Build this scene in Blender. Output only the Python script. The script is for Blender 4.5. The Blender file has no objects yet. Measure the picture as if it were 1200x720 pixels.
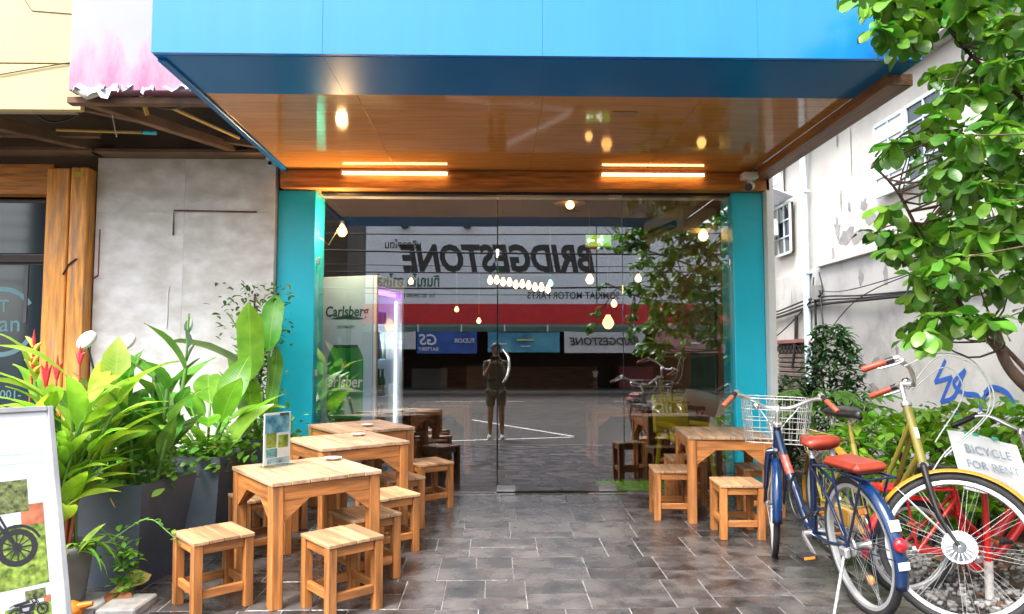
import bpy, bmesh, math, random
from mathutils import Vector, Matrix, Euler
SC = bpy.context.scene
COL = SC.collection
rnd = random.Random(7)
PI = math.pi

# ------------------------------------------------------------------ camera
cam_d = bpy.data.cameras.new('camera')
cam = bpy.data.objects.new('camera', cam_d)
COL.objects.link(cam)
SC.camera = cam
cam.location = (0, 0, 1.25)
cam.rotation_euler = (math.radians(90 + 3.96), 0, math.radians(-1.32))
cam_d.sensor_width = 36.0
cam_d.lens = 26.0
cam_d.clip_start = 0.02
cam_d.clip_end = 2000

# ------------------------------------------------------------------ sky, sun, exposure
SUN_EL, SUN_AZ = 54.0, 214.0          # azimuth measured clockwise from +y (the shop side)
world = bpy.data.worlds.new('World')
SC.world = world
world.use_nodes = True
wn = world.node_tree
for n in list(wn.nodes):
    wn.nodes.remove(n)
w_out = wn.nodes.new('ShaderNodeOutputWorld')
w_bg = wn.nodes.new('ShaderNodeBackground')
w_hs = wn.nodes.new('ShaderNodeHueSaturation')
w_sky = wn.nodes.new('ShaderNodeTexSky')
w_sky.sky_type = 'NISHITA'
w_sky.sun_disc = False
w_sky.sun_elevation = math.radians(SUN_EL)
w_sky.sun_rotation = math.radians(SUN_AZ)
w_sky.air_density = 1.0
w_sky.dust_density = 3.0
w_hs.inputs['Saturation'].default_value = 0.35
w_bg.inputs['Strength'].default_value = 0.15
wn.links.new(w_sky.outputs[0], w_hs.inputs['Color'])
wn.links.new(w_hs.outputs[0], w_bg.inputs['Color'])
wn.links.new(w_bg.outputs[0], w_out.inputs['Surface'])
sun_d = bpy.data.lights.new('sun', 'SUN')
sun_d.energy = 1.5
sun_d.angle = math.radians(20)
sun_d.color = (1.0, 0.95, 0.88)
sun = bpy.data.objects.new('sun', sun_d)
COL.objects.link(sun)
_a, _e = math.radians(SUN_AZ), math.radians(SUN_EL)
sun_dir = Vector((math.sin(_a) * math.cos(_e), math.cos(_a) * math.cos(_e), math.sin(_e)))
sun.rotation_euler = sun_dir.to_track_quat('Z', 'Y').to_euler()
sun.location = (0, -5, 20)
SC.view_settings.view_transform = 'Standard'
SC.view_settings.look = 'None'
SC.view_settings.exposure = 2.05
SC.view_settings.gamma = 1.0
SC.render.engine = 'CYCLES'
SC.cycles.use_denoising = True
SC.cycles.max_bounces = 8
SC.cycles.transparent_max_bounces = 16
SC.cycles.sample_clamp_indirect = 6.0
SC.cycles.caustics_reflective = False
SC.cycles.caustics_refractive = False

# ------------------------------------------------------------------ mesh helpers
class MB:
    """collects shapes and links them as ONE mesh"""
    def __init__(s):
        s.v, s.f, s.m, s.s = [], [], [], []
    def add(s, vs, fs, mi=0, smooth=False, M=None):
        o = len(s.v)
        for p in vs:
            p = Vector(p)
            s.v.append(tuple(M @ p if M is not None else p))
        for f in fs:
            s.f.append([o + i for i in f])
            s.m.append(mi)
            s.s.append(smooth)
        return s
    def box(s, c, d, M=None, bev=0.0, mi=0):
        c = Vector(c)
        h = Vector(d) / 2
        if bev <= 0:
            vs = [(c.x + a * h.x, c.y + b * h.y, c.z + e * h.z) for a in (-1, 1) for b in (-1, 1) for e in (-1, 1)]
            fs = [(0, 1, 3, 2), (4, 6, 7, 5), (0, 4, 5, 1), (2, 3, 7, 6), (0, 2, 6, 4), (1, 5, 7, 3)]
            return s.add(vs, fs, mi, False, M)
        b_ = min(bev, min(h) * 0.9)
        vs, ix = [], {}
        for a in (-1, 1):
            for b in (-1, 1):
                for e in (-1, 1):
                    for k in range(3):
                        q = [a * (h.x - b_), b * (h.y - b_), e * (h.z - b_)]
                        q[k] = (a, b, e)[k] * h[k]
                        ix[(a, b, e, k)] = len(vs)
                        vs.append(c + Vector(q))
        fs = []
        for k in range(3):
            i, j = (k + 1) % 3, (k + 2) % 3
            for sg in (-1, 1):
                loop = []
                for (p, q) in ((-1, -1), (1, -1), (1, 1), (-1, 1)):
                    t = [0, 0, 0]
                    t[k], t[i], t[j] = sg, p, q
                    loop.append(ix[(t[0], t[1], t[2], k)])
                fs.append(loop)
        for k in range(3):          # edges run along k
            i, j = (k + 1) % 3, (k + 2) % 3
            for p in (-1, 1):
                for q in (-1, 1):
                    a_ = [0, 0, 0]; b2 = [0, 0, 0]
                    a_[k], a_[i], a_[j] = -1, p, q
                    b2[k], b2[i], b2[j] = 1, p, q
                    fs.append([ix[(*a_, i)], ix[(*b2, i)], ix[(*b2, j)], ix[(*a_, j)]])
        for a in (-1, 1):
            for b in (-1, 1):
                for e in (-1, 1):
                    fs.append([ix[(a, b, e, 0)], ix[(a, b, e, 1)], ix[(a, b, e, 2)]])
        out = []
        for f in fs:
            p0, p1, p2 = vs[f[0]], vs[f[1]], vs[f[2]]
            nrm = (p1 - p0).cross(p2 - p0)
            cen = sum((vs[i] for i in f), Vector()) / len(f) - c
            out.append(f if nrm.dot(cen) > 0 else f[::-1])
        return s.add(vs, out, mi, False, M)
    def bar(s, p0, p1, w, t, mi=0, bev=0.0, up=(0, 0, 1)):
        """square bar between two points"""
        p0, p1 = Vector(p0), Vector(p1)
        d = p1 - p0
        L = d.length
        x = d.normalized()
        u = Vector(up)
        if abs(u.dot(x)) > 0.98:
            u = Vector((0, 1, 0))
        y = u.cross(x).normalized()
        z = x.cross(y)
        M = Matrix.Translation((p0 + p1) / 2) @ Matrix((x, y, z)).transposed().to_4x4()
        return s.box((0, 0, 0), (L, w, t), M, bev, mi)
    def tube(s, pts, r, n=8, mi=0, closed=False, caps=True, M=None):
        pts = [Vector(p) for p in pts]
        k = len(pts)
        rs = r if isinstance(r, (list, tuple)) else [r] * k
        vs, fs = [], []
        prev = None
        for i in range(k):
            a = pts[(i - 1) % k] if (closed or i > 0) else pts[i]
            b = pts[(i + 1) % k] if (closed or i < k - 1) else pts[i]
            t = (b - a)
            if t.length < 1e-9:
                t = Vector((0, 0, 1))
            t.normalize()
            if prev is None:
                ref = Vector((0, 0, 1)) if abs(t.z) < 0.9 else Vector((1, 0, 0))
                x = ref.cross(t).normalized()
            else:
                x = (prev - t * prev.dot(t))
                x = x.normalized() if x.length > 1e-6 else Vector((1, 0, 0)).cross(t).normalized()
            prev = x
            y = t.cross(x)
            for j in range(n):
                an = 2 * PI * j / n
                vs.append(pts[i] + (x * math.cos(an) + y * math.sin(an)) * rs[i])
        m = k if closed else k - 1
        for i in range(m):
            for j in range(n):
                a, b = i * n + j, i * n + (j + 1) % n
                c, d = ((i + 1) % k) * n + (j + 1) % n, ((i + 1) % k) * n + j
                fs.append((a, b, c, d))
        s.add(vs, fs, mi, True, M)
        if caps and not closed:
            s.add(vs[:n], [tuple(range(n))[::-1]], mi, False, M)
            s.add(vs[-n:], [tuple(range(n))], mi, False, M)
        return s
    def lathe(s, prof, n=20, M=None, mi=0, smooth=True, ang=2 * PI, sy=1.0):
        vs, fs = [], []
        full = abs(ang - 2 * PI) < 1e-6
        c = n if full else n + 1
        for (r, z) in prof:
            for j in range(c):
                a = ang * j / n
                vs.append((r * math.cos(a), r * math.sin(a) * sy, z))
        for i in range(len(prof) - 1):
            for j in range(n):
                a, b = i * c + j, i * c + (j + 1) % c
                fs.append((a, b, b + c, a + c))
        return s.add(vs, fs, mi, smooth, M)
    def prism(s, poly, t, M=None, mi=0):
        """flat polygon in xy, thickness t along z (top at z=t)"""
        n = len(poly)
        vs = [(p[0], p[1], 0) for p in poly] + [(p[0], p[1], t) for p in poly]
        fs = [tuple(range(n))[::-1], tuple(range(n, 2 * n))]
        fs += [(i, (i + 1) % n, n + (i + 1) % n, n + i) for i in range(n)]
        return s.add(vs, fs, mi, False, M)
    def sphere(s, c, r, n=12, k=8, mi=0, sc=(1, 1, 1), M=None):
        prof = [(max(1e-4, math.sin(PI * i / k)) * r, -math.cos(PI * i / k) * r) for i in range(k + 1)]
        T = Matrix.Translation(c) @ Matrix.Diagonal((*sc, 1))
        return s.lathe(prof, n, (M @ T) if M is not None else T, mi)
    def mesh(s, me, M=None, mi=0):
        return s.add([v.co for v in me.vertices], [tuple(p.vertices) for p in me.polygons], mi, False, M)
    def make(s, name):
        me = bpy.data.meshes.new(name)
        me.from_pydata(s.v, [], s.f)
        me.polygons.foreach_set('material_index', s.m)
        me.polygons.foreach_set('use_smooth', s.s)
        me.update()
        return me

def O(name, mb, mats, parent=None, loc=(0, 0, 0), rot=(0, 0, 0), M=None, label=None, cat=None, group=None, kind=None):
    me = mb.make(name) if isinstance(mb, MB) else mb
    if mats is not None and len(me.materials) == 0:
        for m in (mats if isinstance(mats, (list, tuple)) else [mats]):
            me.materials.append(m)
    o = bpy.data.objects.new(name, me)
    COL.objects.link(o)
    if M is not None:
        o.matrix_world = M
    else:
        o.location = loc
        o.rotation_euler = rot
    if parent is not None:
        o.parent = parent
    return tag(o, label, cat, group, kind)

def tag(o, label=None, cat=None, group=None, kind=None):
    for k, v in (('label', label), ('category', cat), ('group', group), ('kind', kind)):
        if v:
            o[k] = v
    return o

def E(name, loc, label, cat, rz=0.0, group=None, kind=None, rot=None):
    o = bpy.data.objects.new(name, None)
    o.empty_display_size = 0.1
    COL.objects.link(o)
    o.location = loc
    o.rotation_euler = rot if rot else (0, 0, rz)
    return tag(o, label, cat, group, kind)

def copy_tree(o, parent=None, kids=None):
    if kids is None:
        kids = {}
        for c in COL.objects:
            if c.parent:
                kids.setdefault(c.parent.name, []).append(c)
    c = o.copy()
    COL.objects.link(c)
    if parent is not None:
        c.parent = parent
    for ch in kids.get(o.name, []):
        copy_tree(ch, c, kids)
    return c

def face(pos, n, up=(0, 0, 1)):
    n = Vector(n).normalized()
    r = Vector(up).cross(n).normalized()
    u = n.cross(r)
    return Matrix.Translation(pos) @ Matrix((r, u, n)).transposed().to_4x4()

def text_mesh(s, size, shear=0.0, bold=0.0, ext=0.0008, align='CENTER', sx=1.0, spacing=1.0):
    c = bpy.data.curves.new('lettering', 'FONT')
    c.body = s
    c.size = size
    c.shear = shear
    c.offset = bold * size
    c.extrude = ext
    c.align_x = align
    c.align_y = 'CENTER'
    c.space_character = spacing
    c.resolution_u = 3
    o = bpy.data.objects.new('lettering', c)
    COL.objects.link(o)
    dg = bpy.context.evaluated_depsgraph_get()
    me = bpy.data.meshes.new_from_object(o.evaluated_get(dg))
    bpy.data.objects.remove(o)
    bpy.data.curves.remove(c)
    if sx != 1.0:
        me.transform(Matrix.Diagonal((sx, 1, 1, 1)))
    me.name = 'lettering'
    me.materials.clear()
    return me

def arc(c, r, a0, a1, n, ax=(1, 0, 0), ay=(0, 0, 1)):
    c, ax, ay = Vector(c), Vector(ax), Vector(ay)
    return [c + ax * (r * math.cos(a0 + (a1 - a0) * i / n)) + ay * (r * math.sin(a0 + (a1 - a0) * i / n)) for i in range(n + 1)]

def spline(pts, k=6):
    """Catmull-Rom through the points"""
    P = [Vector(p) for p in pts]
    P = [P[0] * 2 - P[1]] + P + [P[-1] * 2 - P[-2]]
    out = []
    for i in range(1, len(P) - 2):
        for j in range(k):
            t = j / k
            a, b, c, d = P[i - 1], P[i], P[i + 1], P[i + 2]
            out.append(0.5 * ((2 * b) + (c - a) * t + (2 * a - 5 * b + 4 * c - d) * t * t + (3 * b - a - 3 * c + d) * t ** 3))
    out.append(P[-2])
    return out

# ------------------------------------------------------------------ materials
def pm(name, col, rough=0.5, metal=0.0, var=0.12, sc=5.0, stretch=(1, 1, 1), bump=0.0, bsc=60.0, col2=None,
       orand=0.0, emit=0.0, coat=0.0, spec=0.5, rvar=0.0, stain=None, ssc=2.0, samt=0.5, bstretch=None, island=False):
    m = bpy.data.materials.new(name)
    m.use_nodes = True
    nt = m.node_tree
    N, L = nt.nodes, nt.links
    b = N['Principled BSDF']
    b.inputs['Roughness'].default_value = rough
    b.inputs['Metallic'].default_value = metal
    b.inputs['Specular IOR Level'].default_value = spec
    b.inputs['Coat Weight'].default_value = coat
    tc = N.new('ShaderNodeTexCoord')
    oi = N.new('ShaderNodeObjectInfo')
    mp = N.new('ShaderNodeMapping')
    mp.inputs['Scale'].default_value = stretch
    off = N.new('ShaderNodeVectorMath'); off.operation = 'SCALE'
    off.inputs[0].default_value = (13.1, 7.7, 9.3)
    L.new(oi.outputs['Random'], off.inputs['Scale'])
    L.new(tc.outputs['Object'], mp.inputs['Vector'])
    ad = N.new('ShaderNodeVectorMath'); ad.operation = 'ADD'
    L.new(mp.outputs[0], ad.inputs[0]); L.new(off.outputs[0], ad.inputs[1])
    nz = N.new('ShaderNodeTexNoise')
    nz.inputs['Scale'].default_value = sc
    nz.inputs['Detail'].default_value = 6
    L.new(ad.outputs[0], nz.inputs['Vector'])
    mr = N.new('ShaderNodeMapRange')
    mr.inputs['From Min'].default_value = 0.32; mr.inputs['From Max'].default_value = 0.68
    L.new(nz.outputs[0], mr.inputs['Value'])
    mx = N.new('ShaderNodeMix'); mx.data_type = 'RGBA'
    c1 = tuple(x * (1 - var) for x in col)
    c2 = col2 if col2 else tuple(min(1, x * (1 + var)) for x in col)
    mx.inputs['A'].default_value = (*c1, 1); mx.inputs['B'].default_value = (*c2, 1)
    L.new(mr.outputs[0], mx.inputs['Factor'])
    cur = mx.outputs['Result']
    if stain:
        n2 = N.new('ShaderNodeTexNoise'); n2.inputs['Scale'].default_value = ssc; n2.inputs['Detail'].default_value = 8
        n2.inputs['Roughness'].default_value = 0.65
        L.new(ad.outputs[0], n2.inputs['Vector'])
        r2 = N.new('ShaderNodeMapRange'); r2.inputs['From Min'].default_value = 0.5; r2.inputs['From Max'].default_value = 0.72
        r2.inputs['To Max'].default_value = samt
        L.new(n2.outputs[0], r2.inputs['Value'])
        m2 = N.new('ShaderNodeMix'); m2.data_type = 'RGBA'
        L.new(r2.outputs[0], m2.inputs['Factor']); L.new(cur, m2.inputs['A']); m2.inputs['B'].default_value = (*stain, 1)
        cur = m2.outputs['Result']
    if orand > 0 or island:
        hs = N.new('ShaderNodeHueSaturation')
        src = oi.outputs['Random']
        if island:
            g = N.new('ShaderNodeNewGeometry')
            a2 = N.new('ShaderNodeMath'); a2.operation = 'ADD'
            L.new(src, a2.inputs[0]); L.new(g.outputs['Random Per Island'], a2.inputs[1])
            fr = N.new('ShaderNodeMath'); fr.operation = 'FRACT'
            L.new(a2.outputs[0], fr.inputs[0]); src = fr.outputs[0]
        r3 = N.new('ShaderNodeMapRange'); r3.inputs['To Min'].default_value = 1 - orand; r3.inputs['To Max'].default_value = 1 + orand
        L.new(src, r3.inputs['Value']); L.new(r3.outputs[0], hs.inputs['Value']); L.new(cur, hs.inputs['Color'])
        cur = hs.outputs[0]
    L.new(cur, b.inputs['Base Color'])
    if rvar > 0:
        r4 = N.new('ShaderNodeMapRange'); r4.inputs['To Min'].default_value = max(0.02, rough - rvar); r4.inputs['To Max'].default_value = rough + rvar
        L.new(nz.outputs[0], r4.inputs['Value']); L.new(r4.outputs[0], b.inputs['Roughness'])
    if bump > 0:
        n3 = N.new('ShaderNodeTexNoise'); n3.inputs['Scale'].default_value = bsc; n3.inputs['Detail'].default_value = 4
        if bstretch:
            mp3 = N.new('ShaderNodeMapping'); mp3.inputs['Scale'].default_value = bstretch
            L.new(tc.outputs['Object'], mp3.inputs['Vector']); L.new(mp3.outputs[0], n3.inputs['Vector'])
        else:
            L.new(ad.outputs[0], n3.inputs['Vector'])
        bp = N.new('ShaderNodeBump'); bp.inputs['Strength'].default_value = bump; bp.inputs['Distance'].default_value = 0.01
        L.new(n3.outputs[0], bp.inputs['Height']); L.new(bp.outputs[0], b.inputs['Normal'])
    if emit > 0:
        b.inputs['Emission Color'].default_value = (*col, 1)
        b.inputs['Emission Strength'].default_value = emit
    return m

def leafm(name, c1, c2, trans=0.35, rough=0.38, orand=0.25, vein=None):
    """leaf: glossy upper, some light through it; shade varies from leaf to leaf"""
    m = pm(name, c1, rough=rough, var=0.0, col2=c2, sc=9.0, orand=orand, island=True, spec=0.45)
    nt = m.node_tree
    N, L = nt.nodes, nt.links
    b = N['Principled BSDF']
    tr = N.new('ShaderNodeBsdfTranslucent')
    mxs = N.new('ShaderNodeMixShader'); mxs.inputs[0].default_value = trans
    col = b.inputs['Base Color'].links[0].from_socket
    oi = [n for n in N if n.type == 'OBJECT_INFO'][0]
    g = N.new('ShaderNodeNewGeometry')
    a2 = N.new('ShaderNodeMath'); a2.operation = 'ADD'; L.new(oi.outputs['Random'], a2.inputs[0]); L.new(g.outputs['Random Per Island'], a2.inputs[1])
    mu = N.new('ShaderNodeMath'); mu.operation = 'MULTIPLY'; mu.inputs[1].default_value = 17.3; L.new(a2.outputs[0], mu.inputs[0])
    fr = N.new('ShaderNodeMath'); fr.operation = 'FRACT'; L.new(mu.outputs[0], fr.inputs[0])
    hr = N.new('ShaderNodeMapRange'); hr.inputs['To Min'].default_value = .465; hr.inputs['To Max'].default_value = .515; L.new(fr.outputs[0], hr.inputs['Value'])
    hj = N.new('ShaderNodeHueSaturation'); L.new(hr.outputs[0], hj.inputs['Hue']); L.new(col, hj.inputs['Color']); col = hj.outputs[0]
    if vein:
        tc = N.new('ShaderNodeTexCoord'); sp = N.new('ShaderNodeSeparateXYZ'); L.new(tc.outputs['Object'], sp.inputs[0])
        ab = N.new('ShaderNodeMath'); ab.operation = 'ABSOLUTE'; L.new(sp.outputs['Y'], ab.inputs[0])
        md = N.new('ShaderNodeMapRange'); md.inputs['From Min'].default_value = vein; md.inputs['From Max'].default_value = vein * .4; md.inputs['To Max'].default_value = .55; L.new(ab.outputs[0], md.inputs['Value'])
        w1 = N.new('ShaderNodeMath'); w1.operation = 'MULTIPLY_ADD'; w1.inputs[1].default_value = -.7; L.new(ab.outputs[0], w1.inputs[0]); L.new(sp.outputs['X'], w1.inputs[2])
        w2 = N.new('ShaderNodeMath'); w2.operation = 'MULTIPLY'; w2.inputs[1].default_value = 330.0; L.new(w1.outputs[0], w2.inputs[0])
        w3 = N.new('ShaderNodeMath'); w3.operation = 'SINE'; L.new(w2.outputs[0], w3.inputs[0])
        w4 = N.new('ShaderNodeMapRange'); w4.inputs['From Min'].default_value = .4; w4.inputs['To Max'].default_value = .22; L.new(w3.outputs[0], w4.inputs['Value'])
        mxv = N.new('ShaderNodeMath'); mxv.operation = 'MAXIMUM'; L.new(md.outputs[0], mxv.inputs[0]); L.new(w4.outputs[0], mxv.inputs[1])
        vm = N.new('ShaderNodeMix'); vm.data_type = 'RGBA'; L.new(mxv.outputs[0], vm.inputs['Factor']); L.new(col, vm.inputs['A']); vm.inputs['B'].default_value = (.30, .46, .12, 1)
        col = vm.outputs['Result']
    L.new(col, b.inputs['Base Color'])
    br = N.new('ShaderNodeHueSaturation'); br.inputs['Value'].default_value = 1.6; br.inputs['Saturation'].default_value = 1.05
    L.new(col, br.inputs['Color']); L.new(br.outputs[0], tr.inputs['Color'])
    L.new(b.outputs[0], mxs.inputs[1]); L.new(tr.outputs[0], mxs.inputs[2])
    L.new(mxs.outputs[0], N['Material Output'].inputs['Surface'])
    return m

def glassm(name, tint=(0.8, 0.84, 0.83), base=0.1, rough=0.0):
    m = bpy.data.materials.new(name)
    m.use_nodes = True
    N, L = m.node_tree.nodes, m.node_tree.links
    N.remove(N['Principled BSDF'])
    t = N.new('ShaderNodeBsdfTransparent'); t.inputs[0].default_value = (*tint, 1)
    g = N.new('ShaderNodeBsdfGlossy'); g.inputs['Roughness'].default_value = rough
    g.inputs['Color'].default_value = (0.96, 0.98, 1.0, 1)
    f = N.new('ShaderNodeLayerWeight')
    p5 = N.new('ShaderNodeMath'); p5.operation = 'POWER'; p5.inputs[1].default_value = 4.5
    L.new(f.outputs['Facing'], p5.inputs[0])
    a = N.new('ShaderNodeMath'); a.operation = 'ADD'; a.use_clamp = True
    a.inputs[1].default_value = base + 0.03
    L.new(p5.outputs[0], a.inputs[0])
    mx = N.new('ShaderNodeMixShader')
    L.new(a.outputs[0], mx.inputs[0]); L.new(t.outputs[0], mx.inputs[1]); L.new(g.outputs[0], mx.inputs[2])
    L.new(mx.outputs[0], N['Material Output'].inputs['Surface'])
    return m

def glow(name, col, strength):
    m = bpy.data.materials.new(name)
    m.use_nodes = True
    N, L = m.node_tree.nodes, m.node_tree.links
    N.remove(N['Principled BSDF'])
    e = N.new('ShaderNodeEmission'); e.inputs[0].default_value = (*col, 1); e.inputs[1].default_value = strength
    L.new(e.outputs[0], N['Material Output'].inputs['Surface'])
    return m

WF = (0.50, 0.19, 0.05)     # orange acacia of the furniture frames
WT = (0.52, 0.33, 0.20)      # worn table tops
def woodm(name, col, ax, rough=0.5, dark=0.45, orand=0.18, stain=(0.16, 0.09, 0.05), samt=0.62):
    st = [14, 14, 14]; st[ax] = 1.3
    return pm(name, tuple(c * dark for c in col), rough=rough, var=0, col2=tuple(min(1, c * 1.15) for c in col), sc=2.6, stretch=st,
              bump=0.25, bsc=3.0, bstretch=tuple(s * 6 for s in st), orand=orand, stain=stain, ssc=1.5, samt=samt)
m_wx, m_wy, m_wz = (woodm('acacia_' + 'xyz'[i], WF, i) for i in range(3))
m_top = woodm('worn_top', WT, 1, rough=0.5, dark=0.6, orand=0.24, samt=0.65)
m_seat = woodm('worn_seat', (0.50, 0.29, 0.15), 1, rough=0.55, dark=0.6, orand=0.26, samt=0.6)
m_tile = pm('slate_tile', (0.022, 0.020, 0.021), rough=0.27, var=0.35, sc=6, col2=(0.100, 0.092, 0.090), orand=0.30, bump=0.5, bsc=22, rvar=0.16,
            stain=(0.095, 0.066, 0.058), ssc=7, samt=0.55)
m_grout = pm('grout', (0.27, 0.265, 0.26), rough=0.85, var=0.3, sc=20)
m_conc = pm('skim_concrete', (0.58, 0.55, 0.515), rough=0.75, var=0.0, col2=(0.82, 0.81, 0.80), sc=5.0, bump=0.35, bsc=7, stain=(0.56, 0.525, 0.49), ssc=2.6, samt=0.8, stretch=(1, 1, 1.7), orand=0.03, bstretch=(1, 1, 2.2))
m_ground = pm('bare_concrete', (0.20, 0.19, 0.18), rough=0.8, var=0.3, sc=3, bump=0.2, stain=(0.08, 0.07, 0.06), samt=0.6)
m_asph = pm('asphalt', (0.032, 0.026, 0.021), rough=0.75, var=0.25, sc=2, bump=0.3, bsc=200, stain=(0.1, 0.09, 0.08), ssc=0.6, samt=0.5)
m_white = pm('white_paint', (0.78, 0.78, 0.77), rough=0.5, var=0.05, sc=4)
m_roadp = pm('road_paint', (0.65, 0.64, 0.6), rough=0.6, var=0.1, sc=30, stain=(0.2, 0.19, 0.18), ssc=9, samt=0.8)
m_blue = pm('blue_panel', (0.010, 0.19, 0.66), rough=0.25, var=0.04, sc=1.2, stretch=(6, 6, .5), spec=0.5, stain=(0.03, 0.22, 0.62), ssc=2.0, samt=0.25)
m_navy = pm('dark_blue_laminate', (0.004, 0.17, 0.54), rough=0.30, var=0.05, sc=2, spec=0.12)
m_teal = pm('teal_paint', (0.014, 0.60, 0.80), rough=0.33, var=0.05, sc=2.0, bump=0.06, bsc=40, stain=(0.05, 0.42, 0.62), ssc=2.4, samt=0.3)
m_soff = pm('soffit_laminate', (0.54, 0.215, 0.055), rough=0.055, var=0.0, col2=(0.70, 0.30, 0.085), sc=2.2, stretch=(1.2, 16, 16), orand=0.06, spec=0.5)
m_beam = woodm('beam_wood', (0.64, 0.235, 0.05), 0, rough=0.5, orand=0.03, samt=0.3)
m_steel = pm('brushed_steel', (0.62, 0.62, 0.62), rough=0.25, metal=1, var=0.05, sc=30)
m_chrome = pm('chrome', (0.8, 0.8, 0.8), rough=0.1, metal=1, var=0.02)
m_black = pm('black_plastic', (0.012, 0.012, 0.013), rough=0.4, var=0.2)
m_rubber = pm('rubber', (0.02, 0.02, 0.021), rough=0.75, var=0.35, sc=20, bump=0.2, bsc=150)
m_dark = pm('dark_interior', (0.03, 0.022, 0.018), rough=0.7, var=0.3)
m_whitepl = pm('white_plastic', (0.75, 0.75, 0.73), rough=0.35, var=0.04)
m_paper = pm('paper', (0.9, 0.9, 0.9), rough=0.7, var=0.02)
m_ink = pm('dark_ink', (0.02, 0.02, 0.025), rough=0.6, var=0.05)
m_glass = glassm('shop_glass', tint=(0.95, 0.95, 0.94), base=0.16)
m_acry = glassm('clear_acrylic', tint=(0.92, 0.95, 0.95), base=0.02)
m_soil = pm('soil', (0.055, 0.038, 0.026), rough=0.95, var=0.5, sc=14, bump=0.8, bsc=40)
# ------------------------------------------------------------------ ground, paving, road
SL = 0.03
def fz(y):
    """height of the sloping paving at depth y"""
    return SL * (y - 3.6)
g = MB()
g.add([(-160, -160, -0.22), (160, -160, -0.22), (160, 160, -0.22), (-160, 160, -0.22)], [(0, 1, 2, 3)])
O('ground', g, pm('earth_ground', (0.13, 0.12, 0.1), rough=0.9, var=0.3, sc=0.4), kind='structure')
r = MB(); r.add([(-60, -21, -0.2), (60, -21, -0.2), (60, 1.5, -0.2), (-60, 1.5, -0.2)], [(0, 1, 2, 3)])
road = O('road', r, m_asph, kind='structure')
rm = MB()
def stripe(p, q, w):
    p, q = Vector((*p, -0.196)), Vector((*q, -0.196))
    d = (q - p).normalized(); n_ = Vector((-d.y, d.x, 0)) * w / 2
    rm.add([p - n_, q - n_, q + n_, p + n_], [(0, 1, 2, 3)])
stripe((1.45, -0.9), (-0.55, -4.6), 0.12)
stripe((1.45, -0.75), (-0.9, -0.1), 0.11)
for i in range(8):
    stripe((-20 + i * 6, -12), (-17 + i * 6, -12), 0.13)
stripe((-50, -19.6), (50, -19.6), 0.12)
O('road_marking', rm, m_roadp, parent=road)
ang = math.atan(SL)
pv = MB()
pv.box((0, 0.42, -0.157), (5.2, 4.9, 0.32))
patio = O('paving', pv, m_grout, loc=(0, 3.6, -0.004), rot=(ang, 0, 0), kind='structure')
def tile_mesh(w, d):
    b = MB(); b.box((0, 0, 0), (w - 0.0035, d - 0.0035, 0.024), bev=0.003)
    # edges of riven slate are not straight
    for i, p in enumerate(b.v):
        b.v[i] = (p[0] + rnd.uniform(-1, 1) * 0.0015, p[1] + rnd.uniform(-1, 1) * 0.0015, p[2])
    return b.make('tile')
tcache = {}
def tile(x, y, w, d):
    k = (round(w, 2), round(d, 2), rnd.randrange(2))
    if k not in tcache:
        tcache[k] = tile_mesh(w, d)
    O('tile', tcache[k], m_tile, parent=patio, loc=(x + w / 2, y + d / 2, -0.006 + rnd.uniform(-0.001, 0.0012)),
      rot=(rnd.uniform(-1, 1) * 0.0035, rnd.uniform(-1, 1) * 0.003, 0))
far_rows = MB()       # rows towards the street, out of the picture's lower edge: one mass
yy = -1.98
CW = 0.215
while yy < 2.80:
    D_ = min(0.43, 2.85 - yy)
    xx = -2.58
    shift = rnd.choice((0, 0.1, 0.16))
    while xx < 2.5:
        w = rnd.choice((CW, CW, CW * 1.5, CW * 2, CW * 2))
        if xx < -2.5: w -= shift * .5
        if xx + w > 2.42:
            w = max(0.15, 2.58 - xx)
        if yy < -0.40:
            far_rows.box((xx + w / 2, yy + D_ / 2, -0.006), (w - 0.004, D_ - 0.004, 0.024), bev=0.003)
        elif D_ < 0.2 or (w < CW * 1.2 and rnd.random() < .75):
            tile(xx, yy, w, D_)
        else:
            c = D_ * rnd.choice((.36, .5, .64, .5))
            tile(xx, yy, w, c)
            if w > CW * 1.8 and rnd.random() < .4:
                tile(xx, yy + c, w / 2, D_ - c); tile(xx + w / 2, yy + c, w / 2, D_ - c)
            else:
                tile(xx, yy + c, w, D_ - c)
        xx += w
    yy += D_
O('tile_rows', far_rows, m_tile, parent=patio, kind='stuff')
gs = MB(); gs.box((-4.6, 3.9, -0.13), (4.0, 4.9, 0.2))
O('side_ground', gs, m_ground, kind='structure')
kb = MB()
for i in range(4):
    kb.box((-2.42 + i * 0.2, 3.86 - 0.02 * i, 0.024), (0.19, 0.34 - 0.03 * i, 0.05), Matrix.Rotation(0.0, 4, 'Z'), 0.008)
O('kerb', kb, pm('weathered_kerb', (0.38, 0.36, 0.34), rough=0.8, var=0.3, sc=9, stain=(0.12, 0.1, 0.09), samt=0.6, bump=0.3), kind='structure')
gb = MB(); gb.box((5.2, 8.2, -0.12), (5.2, 13.5, 0.2))
O('garden_soil', gb, m_soil, kind='structure')

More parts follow.
